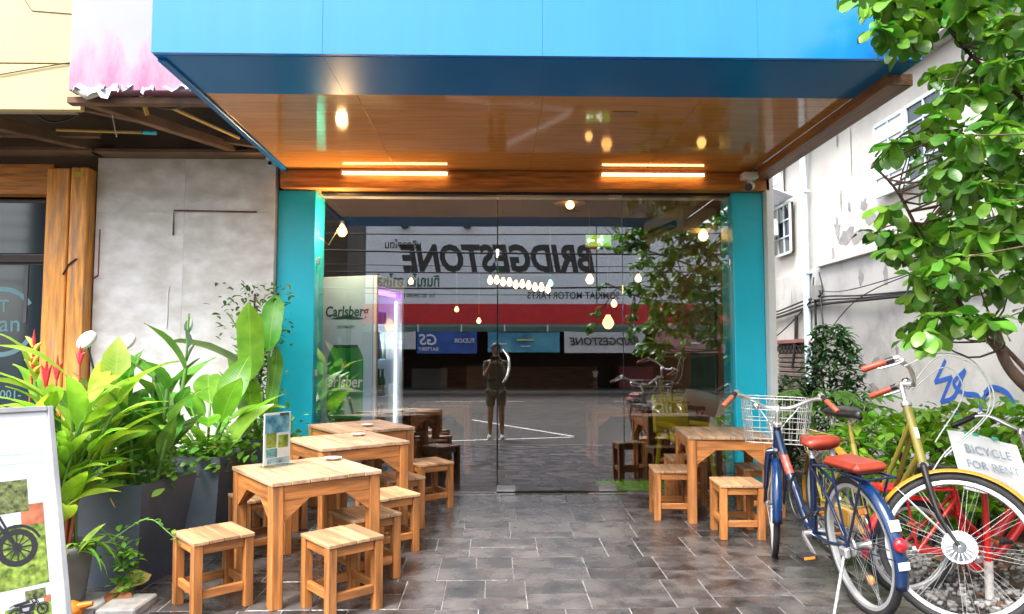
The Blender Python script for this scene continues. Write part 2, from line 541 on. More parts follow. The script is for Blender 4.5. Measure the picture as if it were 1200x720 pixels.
# ------------------------------------------------------------------ the cafe building
D = 6.43
cafe = E('cafe_building', (0, D, 0), 'small cafe with blue canopy, wood soffit and glass shopfront between teal columns', 'building')
def C_(name, mb, mat, label=None, parent=cafe):
    """part of the cafe, given in world coordinates (the cafe empty stands at y = D)"""
    o = O(name, mb, mat, parent=parent, label=label)
    if parent is cafe:
        o.location = (0, -D, 0)
    return o
def cbox(name, c, d, mat, bev=0.004, label=None):
    b = MB(); b.box((0, 0, 0), d, bev=bev)
    o = O(name, b, mat, parent=cafe, loc=(c[0], c[1] - D, c[2]), label=label)
    return o
ZS = 2.88
cbox('column', (-1.73, D + 0.165, 1.32), (0.33, 0.34, 2.79), m_teal, 0.006, 'teal column at the left of the shopfront')
cbox('column', (2.235, D + 0.165, 1.32), (0.27, 0.34, 2.79), m_teal, 0.006, 'teal column at the right of the shopfront')
cbox('corner_trim', (2.405, D + 0.10, 1.40), (0.062, 0.38, 2.92), m_white, 0.004)
cbox('header_beam', (0.275, D + 0.08, 2.797), (4.26, 0.34, 0.158), m_beam, 0.004)
cbox('head_rail', (0.28, D + 0.08, 2.705), (3.62, 0.09, 0.024), m_black, 0.003)
# soffit boards: long laminate boards, seam at mid span
y0, y1 = 4.50, 6.42
nrow = 12
sh = {}
for i in range(nrow):
    d = (y1 - y0) / nrow
    for (xa, xb) in ((-1.79, -0.86), (-0.86, 0.30), (0.30, 1.30), (1.30, 2.24)):
        w = xb - xa
        k = round(w, 2)
        if k not in sh:
            b = MB(); b.box((0, 0, 0), (w - 0.0016, d - 0.0016, 0.02), bev=0.0012); sh[k] = b.make('soffit_board')
        O('soffit_board', sh[k], m_soff, parent=cafe, loc=((xa + xb) / 2, y0 + d * (i + 0.5) - D, ZS + 0.01 + rnd.uniform(0, 0.0006)))
cbox('canopy_slab', (0.27, 5.2, 3.35), (4.06, 2.5, 0.86), m_navy)
b = MB(); b.box((0, 0, 0), (0.15, 2.32, 0.072), bev=0.004)
O('edge_trim', b, woodm('trim_wood', (0.34, 0.13, 0.045), 1, rough=0.4, samt=0.3), parent=cafe, loc=(2.322, 5.25 - D, 2.846))
cbox('edge_trim', (-1.815, 5.2, 2.905), (0.045, 2.48, 0.09), m_navy)
for i, (xa, xb) in enumerate(((-1.84, -0.93), (-0.93, 0.255), (0.255, 1.43), (1.43, 2.335))):
    cbox('fascia_panel', ((xa + xb) / 2, 3.905, 3.78), (xb - xa - 0.0006, 0.03, 1.80), m_blue, 0.001)
    cbox('underside_panel', ((xa + xb) / 2, 4.21, ZS + 0.006), (xb - xa - 0.0006, 0.575, 0.016), m_navy, 0.0005)
cbox('soffit_hatch', (0.86, 4.83, ZS - 0.002), (0.17, 0.11, 0.008), pm('hatch_wood', (0.40, 0.2, 0.08), rough=0.2), 0.001)
cbox('canopy_top', (0.25, 5.2, 4.69), (4.2, 2.6, 0.05), m_white)
cbox('upper_wall', (0.25, D + 0.35, 5.2), (4.3, 0.3, 4.9), m_white)
# interior shell
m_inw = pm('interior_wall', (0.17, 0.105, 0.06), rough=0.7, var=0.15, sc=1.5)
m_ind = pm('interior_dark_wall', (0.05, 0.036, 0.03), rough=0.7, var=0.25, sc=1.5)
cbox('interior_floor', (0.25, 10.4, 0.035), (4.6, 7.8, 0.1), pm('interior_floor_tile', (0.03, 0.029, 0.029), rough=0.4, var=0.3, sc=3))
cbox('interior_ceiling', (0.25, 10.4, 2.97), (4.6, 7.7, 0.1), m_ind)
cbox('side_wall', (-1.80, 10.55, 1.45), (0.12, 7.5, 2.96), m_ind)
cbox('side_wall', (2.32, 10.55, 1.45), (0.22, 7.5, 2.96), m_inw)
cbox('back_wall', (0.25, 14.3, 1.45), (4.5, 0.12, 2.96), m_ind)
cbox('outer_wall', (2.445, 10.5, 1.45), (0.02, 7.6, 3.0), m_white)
cbox('back_counter', (0.4, 12.6, 0.6), (2.6, 0.6, 1.02), woodm('counter_wood', (0.2, 0.09, 0.04), 0))
# glass
def pane(name, xa, xb, y, label=None, z0=0.105, z1=2.70):
    b = MB(); b.box(((xa + xb) / 2, y, (z0 + z1) / 2), (xb - xa, 0.010, z1 - z0), bev=0.0015)
    return C_(name, b, m_glass, label)
GY = D + 0.05
gl1 = pane('glass_panel', -1.56, 0.018, GY + 0.018, 'wide fixed glass panel at the left')
door = pane('glass_door', 0.026, 1.125, GY, 'clear glass swing door with curved handle')
gl2 = pane('glass_panel', 1.132, 2.098, GY + 0.018, 'narrow fixed glass panel at the right')
def part_of(p, name, mb, mat, label=None):
    return O(name, mb, mat, parent=p, label=label)
b = MB(); b.tube(spline([(0.075, GY - 0.02, 1.325), (0.115, GY - 0.055, 1.26), (0.122, GY - 0.06, 1.17), (0.105, GY - 0.055, 1.09), (0.075, GY - 0.02, 1.04)], 5), 0.0125, 8)
part_of(door, 'handle', b, m_chrome)
for x in (0.10, 0.98):
    b = MB(); b.box((x, GY, 0.128), (0.165, 0.034, 0.052), bev=0.004)
    part_of(door, 'door_fitting', b, m_steel)
b = MB(); b.box((1.07, GY, 2.685), (0.12, 0.03, 0.03), bev=0.003)
part_of(door, 'door_fitting', b, m_steel)
for (x, w) in ((0.09, 0.17), (0.97, 0.34)):
    cbox('floor_plate', (x, GY - 0.035, 0.0905), (w, 0.10, 0.008), m_steel, 0.002)
cbox('threshold', (-0.77, GY, 0.092), (1.57, 0.02, 0.022), m_steel, 0.002)
cbox('threshold', (1.62, GY, 0.092), (0.95, 0.02, 0.022), m_steel, 0.002)
for (x, z) in ((-1.555, 1.12), (-1.555, 2.1), (2.096, 2.1)):
    cbox('glass_clip', (x, GY + 0.01, z), (0.035, 0.04, 0.06), m_steel, 0.003)
cbox('side_frame', (-1.585, GY + 0.03, 1.4), (0.03, 0.06, 2.6), pm('grey_frame', (0.12, 0.12, 0.12), rough=0.4), 0.003)

# tube lights under the canopy
m_tube = glow('warm_tube', (1.0, 0.60, 0.22), 2.8)
def tube_light(xa, xb, y, z, label):
    t = E('tube_light', ((xa + xb) / 2, y, z), label, 'light', group='warm tube lights under the canopy')
    L = xb - xa
    b = MB(); b.tube([(-L / 2, 0, -0.012), (L / 2, 0, -0.012)], 0.0125, 10)
    O('tube', b, m_tube, parent=t)
    b = MB(); b.box((0, 0, 0.008), (L + 0.03, 0.03, 0.016), bev=0.002)
    O('batten', b, m_whitepl, parent=t)
    for s_ in (-1, 1):
        b = MB(); b.box((s_ * (L / 2 + 0.008), 0, -0.01), (0.016, 0.03, 0.03), bev=0.003)
        O('end_cap', b, m_whitepl, parent=t)
tube_light(-1.31, -0.415, 6.30, ZS - 0.03, 'warm tube light above the fridge end of the shopfront')
tube_light(0.925, 1.815, 6.30, ZS - 0.03, 'warm tube light above the bicycle end of the shopfront')

# security cameras
def cctv(loc, aim, label, sc):
    t = E('security_camera', loc, label, 'camera', group='security cameras by the shopfront')
    b = MB(); b.box((0, 0, -0.03 * sc), (0.13 * sc, 0.11 * sc, 0.06 * sc), bev=0.008)
    O('mount_box', b, m_whitepl, parent=t)
    a = Vector(aim).normalized()
    p0 = Vector((0, 0, -0.06)) * sc
    b = MB(); b.tube([p0, p0 + Vector((0, -0.01, -0.05)) * sc], 0.018 * sc, 8)
    O('bracket', b, m_whitepl, parent=t)
    p1 = p0 + Vector((0, -0.01, -0.06)) * sc
    b = MB(); b.tube([p1 - a * 0.06 * sc, p1 + a * 0.07 * sc], 0.036 * sc, 14)
    bd = O('housing', b, m_whitepl, parent=t)
    b = MB(); b.tube([p1 + a * 0.0702 * sc, p1 + a * 0.078 * sc], 0.034 * sc, 14)
    O('lens', b, m_black, parent=bd)
cctv((2.19, 6.24, ZS - 0.035), (-0.45, -0.85, -0.3), 'white bullet camera on a square box at the right end of the soffit', 1.0)
cctv((-1.93, 6.28, 2.97), (0.3, -0.9, -0.1), 'small grey camera at the top corner of the bare concrete wall', 0.5)

# ------------------------------------------------------------------ inside the cafe
def bulb(loc, r, label, group, glowm, stem=None, cat='lamp', name='filament_lamp', power=0):
    t = E(name, loc, label, cat, group=group)
    b = MB(); b.lathe([(0.0005, -r), (r * 0.55, -r * 0.84), (r, -r * 0.1), (r * 0.85, r * 0.5), (r * 0.42, r * 1.2), (r * 0.36, r * 1.5)], 12)
    O('bulb', b, glowm, parent=t)
    b = MB(); b.lathe([(r * 0.42, r * 1.4), (r * 0.48, r * 1.5), (r * 0.48, r * 2.3), (0.001, r * 2.35)], 10)
    O('socket', b, m_black, parent=t)
    if stem:
        b = MB(); b.tube(stem, 0.0045, 6)
        O('arm', b, pm('brass', (0.45, 0.28, 0.1), rough=0.3, metal=1), parent=t)
    if power:
        l = bpy.data.lights.new('bulb_light', 'POINT'); l.energy = power; l.color = (1, 0.62, 0.28); l.shadow_soft_size = r
        lo = bpy.data.objects.new('bulb_light', l); COL.objects.link(lo); lo.parent = t; lo.location = (0, -r * 2.2, 0)
    return t
m_bulb = glow('warm_bulb', (1.0, 0.55, 0.16), 2.4)
m_bulb2 = glow('warm_bulb_small', (1.0, 0.60, 0.20), 3.5)
up = (0, 0, 0.09)
bulb((-1.37, 6.60, 2.38), 0.045, 'bare warm bulb on a curved brass arm above the fridge', 'bulb lamps in the cafe', m_bulb, [(0, 0, .1), (-.04, 0, .02), (-.12, 0, -.12), (-.2, 0, -.05), (-.20, 0, -.02)], power=14)
bulb((2.0, 7.0, 2.42), 0.048, 'bare warm bulb on a curved brass arm under the air conditioner', 'bulb lamps in the cafe', m_bulb, [(0, 0, .1), (.03, 0, .0), (.06, 0, -.1), (.14, 0, -.06), (.21, 0, .02)], power=0)
bulb((1.70, 8.7, 2.19), 0.04, 'bare warm bulb on the side wall, second lamp behind the air conditioner', 'bulb lamps in the cafe', m_bulb, [(0, 0, .1), (.1, 0, .08), (.5, 0, -.04)], power=0)
bulb((1.70, 10.5, 2.02), 0.045, 'bare warm bulb on the side wall, deepest in the room', 'bulb lamps in the cafe', m_bulb, [(0, 0, .1), (.1, 0, .08), (.5, 0, -.04)], power=0)
bulb((1.02, 7.9, 2.09), 0.045, 'round pendant bulb hanging low behind the glass door', 'bulb lamps in the cafe', m_bulb, [(0, 0, .1), (0, 0, .83)], power=0)
bulb((1.46, 9.5, 1.70), 0.075, 'large amber globe bulb hanging lowest at the right', 'bulb lamps in the cafe', glow('amber_globe', (0.9, 0.4, 0.1), 2.5), [(0, 0, .12), (0, 0, 1.2)], power=0)
bulb((-0.57, 11.0, 1.97), 0.035, 'small warm bulb hanging right above the open fridge door', 'bulb lamps in the cafe', m_bulb, [(0, 0, .1), (0, 0, .9)])
bulb((-0.24, 11.0, 1.80), 0.035, 'small warm bulb hanging lowest left of the door joint', 'bulb lamps in the cafe', m_bulb, [(0, 0, .1), (0, 0, 1.1)])
bulb((-1.05, 9.2, 2.2), 0.035, 'warm bulb hanging just over the lit top of the fridge', 'bulb lamps in the cafe', m_bulb, [(0, 0, .1), (0, 0, .7)])
bulb((0.70, 9.3, 2.19), 0.035, 'cyan coloured bulb at the right end of the bulb row', 'bulb lamps in the cafe', glow('cyan_bulb', (0.15, 0.9, 0.7), 2.5), [(0, 0, .1), (0, 0, .7)])
ch = E('bulb_row', (0.30, 9.2, 2.30), 'row of ten warm bulbs on a bar hung by two slanting wires', 'chandelier')
b = MB(); b.box((0, 0, 0), (0.82, 0.06, 0.03), bev=0.004); O('bar', b, m_black, parent=ch)
for sx in (-1, 1):
    b = MB(); b.tube([(sx * 0.3, 0, 0.01), (sx * 0.16, 0, 0.6)], 0.004, 5); O('wire', b, m_black, parent=ch)
bm_ = MB(); bm_.lathe([(0.0005, -0.08), (0.024, -0.062), (0.036, -0.03), (0.02, 0.01), (0.012, 0.03)], 10)
bme = bm_.make('bulb')
for i in range(10):
    O('bulb', bme, m_bulb2, parent=ch, loc=(-0.36 + 0.08 * i, 0, -0.05 - 0.012 * i + rnd.uniform(-.012, .012)))
cl = E('ceiling_lamp', (0.78, 7.6, 2.86), 'flat round ceiling lamp with a warm bulb just behind the door', 'ceiling lamp')
b = MB(); b.lathe([(0.001, 0.04), (0.06, 0.04), (0.17, 0.0), (0.165, -0.006), (0.05, 0.02)], 20); O('shade', b, pm('amber_shade', (.5, .28, .1), rough=.3), parent=cl)
b = MB(); b.sphere((0, 0, -0.015), 0.045, 12, 8); O('bulb', b, m_bulb, parent=cl)

ex = E('exit_sign', (0.935, 6.62, 2.31), 'small green exit sign with a white running figure hung behind the door', 'sign')
b = MB(); b.box((0, 0, 0), (0.235, 0.03, 0.115), bev=0.004); O('sign_box', b, m_whitepl, parent=ex)
b = MB(); b.box((0, -0.017, 0), (0.222, 0.004, 0.102)); fc = O('sign_face', b, glow('exit_green', (0.16, 0.42, 0.03), 0.5), parent=ex)
b = MB()
def flat(p, w, pts):   # thin flat limb in the xz plane
    for (a, c) in zip(pts[:-1], pts[1:]):
        a, c = Vector((a[0], 0, a[1])), Vector((c[0], 0, c[1])); d_ = (c - a).normalized(); n_ = Vector((-d_.z, 0, d_.x)) * w / 2
        q = [a - n_, c - n_, c + n_, a + n_]
        b.add([(v.x + p[0], p[1], v.z + p[2]) for v in q], [(0, 1, 2, 3)])
flat((0.02, -0.0205, 0), 0.014, [(0, .02), (-.012, -.012), (-.035, -.012)])
flat((0.02, -0.0203, 0), 0.012, [(-.012, -.012), (.012, -.025), (.008, -.042)])
flat((0.02, -0.0201, 0), 0.009, [(-.03, .0), (-.016, .016), (.012, .014), (.024, .0)])
flat((-0.07, -0.0201, 0), 0.012, [(.03, 0), (-.03, 0)])
flat((-0.07, -0.0203, 0), 0.010, [(-.012, .018), (-.032, 0), (-.012, -.018)])
b.add([(0.028 + .011 * math.cos(t * PI / 5), -0.0201, .036 + .011 * math.sin(t * PI / 5)) for t in range(10)], [tuple(range(10))])
O('symbol', b, glow('exit_white', (0.9, 1, 0.85), 1.2), parent=fc)

ac = E('air_conditioner', (1.86, 7.45, 2.52), 'white wall air conditioner above the bulb lamp inside the glass', 'air conditioner')
ac.rotation_euler = (0, 0, 0.2)
b = MB(); b.box((0.02, 0, 0.07), (0.42, 0.9, 0.26), bev=0.04); O('casing', b, pm('cream_plastic', (0.42, 0.36, 0.28), rough=.4), parent=ac)
b = MB(); b.box((-0.12, 0, -0.075), (0.20, 0.8, 0.05), Matrix.Rotation(0.5, 4, 'Y'), 0.008); O('vent', b, m_black, parent=ac)
sw = E('wall_control_box', (2.19, 6.78, 1.60), 'white control box with dark window on the inner wall beside the glass', 'control box')
b = MB(); b.box((-0.02, 0, 0), (0.08, 0.16, 0.30), bev=0.01); O('case', b, m_whitepl, parent=sw)
b = MB(); b.box((-0.062, 0, -0.01), (0.008, 0.12, 0.15), bev=0.002); O('window', b, m_black, parent=sw)
b = MB(); b.box((0, 0, 0), (0.02, 0.9, 1.25), bev=0.004); 
tag(O('chalkboard', b, pm('green_board', (0.02, 0.085, 0.07), rough=.5, var=.3), loc=(2.19, 7.75, 1.45)), 'dark green board hung on the inner side wall', 'board')
# yellow chair
yc = E('chair', (1.90, 7.45, 0.085), 'bright yellow armchair inside near the right wall', 'chair', rz=0.3)
m_yel = pm('yellow_plastic', (0.62, 0.50, 0.02), rough=.4)
b = MB(); b.box((0, 0, 0.38), (0.42, 0.42, 0.05), bev=0.02); O('seat', b, m_yel, parent=yc)
b = MB(); b.box((0, 0.2, 0.62), (0.42, 0.045, 0.4), Matrix.Rotation(-0.1, 4, 'X'), 0.02); O('backrest', b, m_yel, parent=yc)
for sx in (-1, 1):
    b = MB(); b.box((sx * 0.2, 0.02, 0.5), (0.035, 0.38, 0.05), bev=0.012); O('armrest', b, m_yel, parent=yc)
    for sy in (-1, 1):
        b = MB(); b.bar((sx * 0.18, sy * 0.17, 0.36), (sx * 0.21, sy * 0.2, 0), 0.03, 0.03); O('leg', b, m_yel, parent=yc)
mt = MB(); mt.box((0, 0, 0), (0.62, 0.4, 0.02), bev=0.004)
for i in range(260):
    x, y = rnd.uniform(-.3, .3), rnd.uniform(-.19, .19)
    mt.add([(x, y, .01), (x + .008, y, .01), (x + rnd.uniform(-.01, .01), y + rnd.uniform(-.01, .01), .035)], [(0, 1, 2)])
tag(O('door_mat', mt, pm('green_turf', (0.22, 0.52, 0.03), rough=.8), loc=(1.25, 6.78, 0.096)), 'bright green turf mat on the floor inside the right pane', 'mat')

# fridge
m_fr = pm('fridge_print_blue', (0.48, 0.70, 0.99), rough=.3, var=.06, sc=1.2)
m_fw = pm('fridge_white', (0.8, 0.82, 0.84), rough=.3, var=.03)
m_led = glow('led_strip', (0.85, 0.95, 1.0), 1.0)
FW, FD, FH = 0.58, 0.58, 1.92
fr = E('drinks_fridge', (-1.113, 6.76, 0.087), 'tall glass door drinks fridge with a green beer can printed on its side', 'fridge', rot=(0, 0, math.radians(-18.4)))
# local axes: door looks along +x, printed side looks along -y; corner at origin, body spans x -FD..0, y 0..FW
def fbox(n, c, d, m, bev=.004, parent=fr):
    b = MB(); b.box(c, d, bev=bev); return O(n, b, m, parent=parent)
side = fbox('side_panel', (-FD / 2, 0.014, FH / 2), (FD, 0.028, FH), m_fr)
fbox('side_panel', (-FD / 2, FW - 0.014, FH / 2), (FD, 0.028, FH), m_fw)
fbox('back_panel', (-FD + 0.014, FW / 2, FH / 2), (0.028, FW - 0.058, FH), m_fw)
fbox('top_panel', (-FD / 2 + 0.016, FW / 2, FH - 0.06), (FD - 0.034, FW - 0.058, 0.118), m_fw)
fbox('base_panel', (-FD / 2 + 0.016, FW / 2, 0.08), (FD - 0.034, FW - 0.058, 0.158), m_fw)
dr = E('door', (0, 0, 0), None, None); dr.parent = fr
for z in (0.03, FH - 0.05):
    fbox('door_rail', (0.02, FW / 2, z if z > 1 else 0.06), (0.036, FW - 0.07, 0.10), m_fw, parent=dr)
for y in (0.02, FW - 0.02):
    fbox('door_stile', (0.02, y, FH / 2), (0.036, 0.034, FH - 0.004), m_fw, parent=dr)
fbox('door_glass', (0.02, FW / 2, FH / 2), (0.008, FW - 0.08, FH - 0.22), glassm('fridge_glass', (.95, .97, .97), .0), parent=dr)
led = fbox('light_strip', (-0.03, FW - 0.05, FH / 2), (0.02, 0.02, FH - 0.4), m_led)
fbox('light_strip', (-0.04, FW / 2, FH - 0.145), (0.03, FW - 0.12, 0.03), glow('purple_led', (0.75, 0.12, 1.0), 2.5))
l = bpy.data.lights.new('fridge_light', 'POINT'); l.energy = 2.0; l.color = (.85, .95, 1); l.shadow_soft_size = .05
lo = bpy.data.objects.new('fridge_light', l); COL.objects.link(lo); lo.parent = fr; lo.location = (-0.12, FW - 0.16, 1.3)
for z in (0.45, 0.80, 1.15, 1.48):
    fbox('shelf', (-FD / 2, FW / 2, z), (FD - 0.08, FW - 0.07, 0.012), glassm('shelf_glass', (.8, .9, .95), .1), .002)
# print on the side (faces -y)
def fprint(name, mb, mat, parent=side):
    return O(name, mb, mat, parent=parent)
PM = lambda x, z, e=0.0: Matrix.Translation((x, -0.0012 - e, z)) @ Matrix(((1, 0, 0), (0, 0, -1), (0, 1, 0))).to_4x4()
m_cang = pm('can_green', (0.012, 0.38, 0.04), rough=.35, var=.45, sc=3, stretch=(2, 1, .2))
m_cand = pm('can_dark_green', (0.006, 0.07, 0.018), rough=.35)
m_pw = pm('print_white', (.86, .88, .88), rough=.4)
m_pg = pm('print_gold', (0.35, 0.42, 0.08), rough=.4)
m_pgr = pm('print_logo_green', (0.012, 0.06, 0.035), rough=.4)
cx = -0.275
b = MB(); w, z0, z1 = 0.185, 0.60, 1.26
b.prism([(-w + .03, z0 - .02), (w - .03, z0 - .02), (w, z0 + .05), (w, z1 - .1), (w - .045, z1), (-w + .045, z1), (-w, z1 - .1), (-w, z0 + .05)], 0.001, PM(cx, 0))
fprint('can_print', b, m_cang)
b = MB(); b.prism([(-w + .05, z1 - .004), (w - .05, z1 - .004), (w - .06, z1 + .025), (-w + .06, z1 + .025)], 0.001, PM(cx, 0, .0006)); fprint('can_rim', b, m_cand)
b = MB(); b.prism([(-w + .03, z0 - .02), (w - .03, z0 - .02), (w - .02, z0 + .012), (-w + .02, z0 + .012)], 0.001, PM(cx, 0, .0012)); fprint('can_base', b, m_cand)
def ptext(s, x, z, size, m, sh_=0.0, bold=0.0, e=.0014, sx=1.0):
    b = MB(); b.mesh(text_mesh(s, size, sh_, bold, .0003, sx=sx), PM(x, z, e)); return fprint('lettering', b, m)
def swash(x, z, w, h, m, e):
    top = [(-w / 2 + w * i / 12, h * (0.5 - abs(i / 12 - .45)) + .012 * math.sin(i / 12 * PI)) for i in range(13)]
    bot = [(p[0], p[1] - .034 * math.sin(i / 12 * PI) - .002) for i, p in enumerate(top)]
    b = MB(); b.prism(bot + top[::-1], .0004, PM(x, z, e)); fprint('swash', b, m)
ptext('arlsber', cx + .0, 0.945, 0.15, m_pw, .1, .018, sx=.84)
ptext("C", cx - .200, 0.955, 0.15, m_pw, .1, .012)
swash(cx + .01, 0.865, .35, .05, m_pw, .0014)
ptext('PILSNER', cx, 0.775, 0.052, m_pg, 0, .012)
ptext('—————', cx, 0.815, 0.03, m_pg)
ptext('————', cx, 0.735, 0.03, m_pg)
b = MB(); b.prism([(-.04, 0), (.04, 0), (.05, .05), (.022, .028), (0, .07), (-.022, .028), (-.05, .05)], .0004, PM(cx, 1.08, .0014)); fprint('crown_mark', b, m_pg)
ptext('Carlsberg', cx + .005, 1.59, 0.135, m_pgr, .1, .022, sx=.84)
swash(cx + .02, 1.525, .36, .045, m_pgr, .0004)
ptext('DENMARK', cx, 1.45, 0.04, pm('print_mid_green', (.02, .2, .07), rough=.4), 0, .005)
# bottles and cans standing in the fridge
m_bg = pm('bottle_green', (0.01, 0.16, 0.04), rough=.08, coat=.5); m_bb = pm('bottle_brown', (0.06, 0.03, 0.012), rough=.08, coat=.5)
m_lab = pm('bottle_label', (.6, .6, .5), rough=.5); m_cy = pm('can_blue', (.05, .25, .6), rough=.25); m_wt = pm('water_bottle', (.35, .65, .75), rough=.15)
bot = MB(); bot.lathe([(0.001, 0), (.03, 0), (.031, .01), (.031, .13), (.026, .16), (.013, .19), (.0125, .235), (.015, .238), (.015, .252), (.001, .253)], 12)
botm = bot.make('beer_bottle')
lab = MB(); lab.lathe([(.0315, .04), (.0315, .10)], 12); labm = lab.make('bottle_label')
can = MB(); can.lathe([(0.001, 0), (.025, 0), (.032, .012), (.032, .11), (.026, .122), (.001, .122)], 12); canm = can.make('drink_can')
FM = Matrix.Translation((-1.113, 6.76, 0.087)) @ Matrix.Rotation(math.radians(-18.4), 4, 'Z')
ROWS = ((0.16, 'brown beer bottle on the bottom shelf of the fridge', m_bb, botm, 'beer_bottle'), (0.457, 'brown beer bottle with pale label on the second fridge shelf', m_bb, botm, 'beer_bottle'),
        (0.807, 'green beer bottle on the third fridge shelf', m_bg, botm, 'beer_bottle'), (1.157, 'pale water bottle on the fourth fridge shelf', m_wt, botm, 'water_bottle'),
        (1.487, 'small blue can on the top shelf of the fridge', m_cy, canm, 'drink_can'))
for z, lb, mm, me, nm in ROWS:
    for j in range(5):
        lb2 = lb + ', ' + ('nearest to', 'second from', 'middle one from', 'fourth from', 'farthest from')[j] + ' the glass'
        me2 = me.copy(); me2.materials.clear(); me2.materials.append(mm)
        o = O(nm, me2, mm, M=FM @ Matrix.Translation((-0.12, 0.10 + 0.085 * j, z)), label=lb2, cat='can' if 'can' in nm else 'bottle', group=lb.split(' on ')[0].replace('bottle', 'bottles').replace(' can', ' cans') + ' in the fridge')
        if 'can' not in nm:
            O('bottle_label', labm.copy(), m_lab, parent=o)
# table and stools inside
# ------------------------------------------------------------------ old shop on the left
old = E('old_shop_building', (-4, 6.35, 0), 'old shophouse with bare concrete wall, orange wood posts and gutted ceiling', 'building')
def obox(name, c, d, mat, bev=0.003, label=None, M=None, parent=None):
    b = MB(); b.box((0, 0, 0), d, M, bev)
    return O(name, b, mat, parent=parent or old, loc=(c[0] + 4, c[1] - 6.35, c[2]), label=label)
WY = 6.35
for (xa, xb, za, zb) in ((-3.42, -2.67, 2.50, 2.97), (-2.67, -1.90, 2.50, 2.97), (-3.42, -2.67, -0.1, 2.50), (-2.67, -1.90, -0.1, 2.50)):
    obox('wall_panel', ((xa + xb) / 2, WY + 0.06, (za + zb) / 2), (xb - xa - .0008, 0.12, zb - za - .001), m_conc, .001)
m_ow = woodm('orange_post', (0.80, 0.33, 0.055), 2, rough=.5, dark=.55, orand=.08, stain=(.22, .2, .19), samt=.75)
m_owx = woodm('orange_lintel', (0.66, 0.25, 0.045), 0, rough=.45, samt=.3)
obox('wood_post', (-3.70, WY - 0.02, 1.36), (0.19, 0.14, 3.0), m_ow, .008, 'weathered orange post with grey worn patches')
obox('wood_post', (-3.505, WY - 0.05, 1.36), (0.145, 0.14, 3.0), m_ow, .008, 'brighter orange post with a yellow tag near its top')
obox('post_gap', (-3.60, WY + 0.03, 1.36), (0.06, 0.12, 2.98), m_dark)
obox('gap_backing', (-4.0, WY + 0.24, 1.4), (4.3, 0.1, 3.3), m_dark)  # added dark backing, blocks sky light leaking through gaps between posts and panels
obox('lintel', (-4.9, WY + 0.0, 2.77), (2.3, 0.14, 0.26), m_owx, .006)
obox('tag', (-3.515, WY - 0.124, 2.80), (0.085, 0.004, 0.045), pm('yellow_tag', (.6, .42, .05), rough=.5), .001)
obox('string', (-3.38, WY - 0.004, 2.15), (0.008, 0.008, 0.40), pm('red_string', (.25, .04, .05), rough=.8), .001)
obox('string', (-3.40, WY - 0.004, 1.94), (0.05, 0.01, 0.012), pm('red_string2', (.25, .04, .05), rough=.8), .001, M=Matrix.Rotation(-.6, 4, 'Y'))
rd = MB(); rd.tube([(-2.755, WY - .012, 2.30), (-2.755, WY - .012, 2.515), (-2.05, WY - .012, 2.505)], 0.007, 6)
o = O('rusty_rod', rd, pm('rust', (.16, .07, .05), rough=.9, var=.4), parent=old, loc=(4, -6.35, 0))
cn = MB(); cn.tube([(-3.62, WY - .10, 1.95), (-3.56, WY - .13, 2.03), (-3.50, WY - .125, 2.08)], 0.008, 6)
O('twig_hook', cn, m_dark, parent=old, loc=(4, -6.35, 0))
cr = MB(); cr.tube([(-2.79, WY - .003, 1.5), (-2.785, WY - .003, 1.6), (-2.788, WY - .003, 1.78), (-2.78, WY - .003, 1.86)], 0.006, 5)
O('plaster_crack', cr, m_white, parent=old, loc=(4, -6.35, 0))
# shop window at far left: dark panes with pale round emblem
wf = obox('window', (-4.9, WY + 0.10, 1.25), (2.2, 0.05, 2.75), pm('window_frame_dark', (.03, .025, .025), rough=.4), .004)
def wsub(name, c, d, m):
    b = MB(); b.box((0, 0, 0), d, bev=.002); return O(name, b, m, parent=wf, loc=(c[0] + 4.9, c[1] - WY - .10, c[2] - 1.25))
m_dg = pm('dark_glass', (.02, .035, .045), rough=.06, var=.3, sc=.8)
wsub('pane', (-4.88, WY + .07, 2.37), (2.1, .012, .44), m_dg)
wsub('pane', (-4.88, WY + .07, 1.10), (2.1, .012, 1.9), m_dg)
wsub('frame_rail', (-4.88, WY + .06, 2.10), (2.15, .05, .06), m_dark)
for xx in (-4.02, -4.34, -4.5):
    wsub('frame_stile', (xx, WY + .066, 1.80), (.03, .02, .5), pm('dusty_frame', (.07, .075, .08), rough=.6))
m_em = pm('faded_emblem', (.10, .22, .25), rough=.5)
for (a0, a1) in ((.18 * PI, .92 * PI), (1.08 * PI, 1.85 * PI)):
    eb = MB()
    P = [(.30 * math.cos(a0 + (a1 - a0) * i / 20), .30 * math.sin(a0 + (a1 - a0) * i / 20)) for i in range(21)]
    Q = [(.26 * math.cos(a0 + (a1 - a0) * i / 20), .26 * math.sin(a0 + (a1 - a0) * i / 20)) for i in range(21)]
    for i in range(20):
        eb.add([(P[i][0], P[i][1], 0), (P[i + 1][0], P[i + 1][1], 0), (Q[i + 1][0], Q[i + 1][1], 0), (Q[i][0], Q[i][1], 0)], [(0, 1, 2, 3)])
    O('emblem', eb, m_em, parent=wf, M=None, loc=(-4.22 + 4.9, WY + .062 - WY - .10, 1.56 - 1.25), rot=(PI / 2, 0, 0))
for (tx_, sz_, px_, pz_) in (('olan', .20, 0, -.02), ('JT', .15, 0, .13), ('S2:001-', .10, .05, -.62)):
    b = MB(); b.mesh(text_mesh(tx_, sz_, 0, .008, .0003))
    O('lettering', b, m_em, parent=wf, loc=(-4.22 + 4.9 + px_, .062 - .10, 1.56 - 1.25 + pz_), rot=(PI / 2, 0, 0))
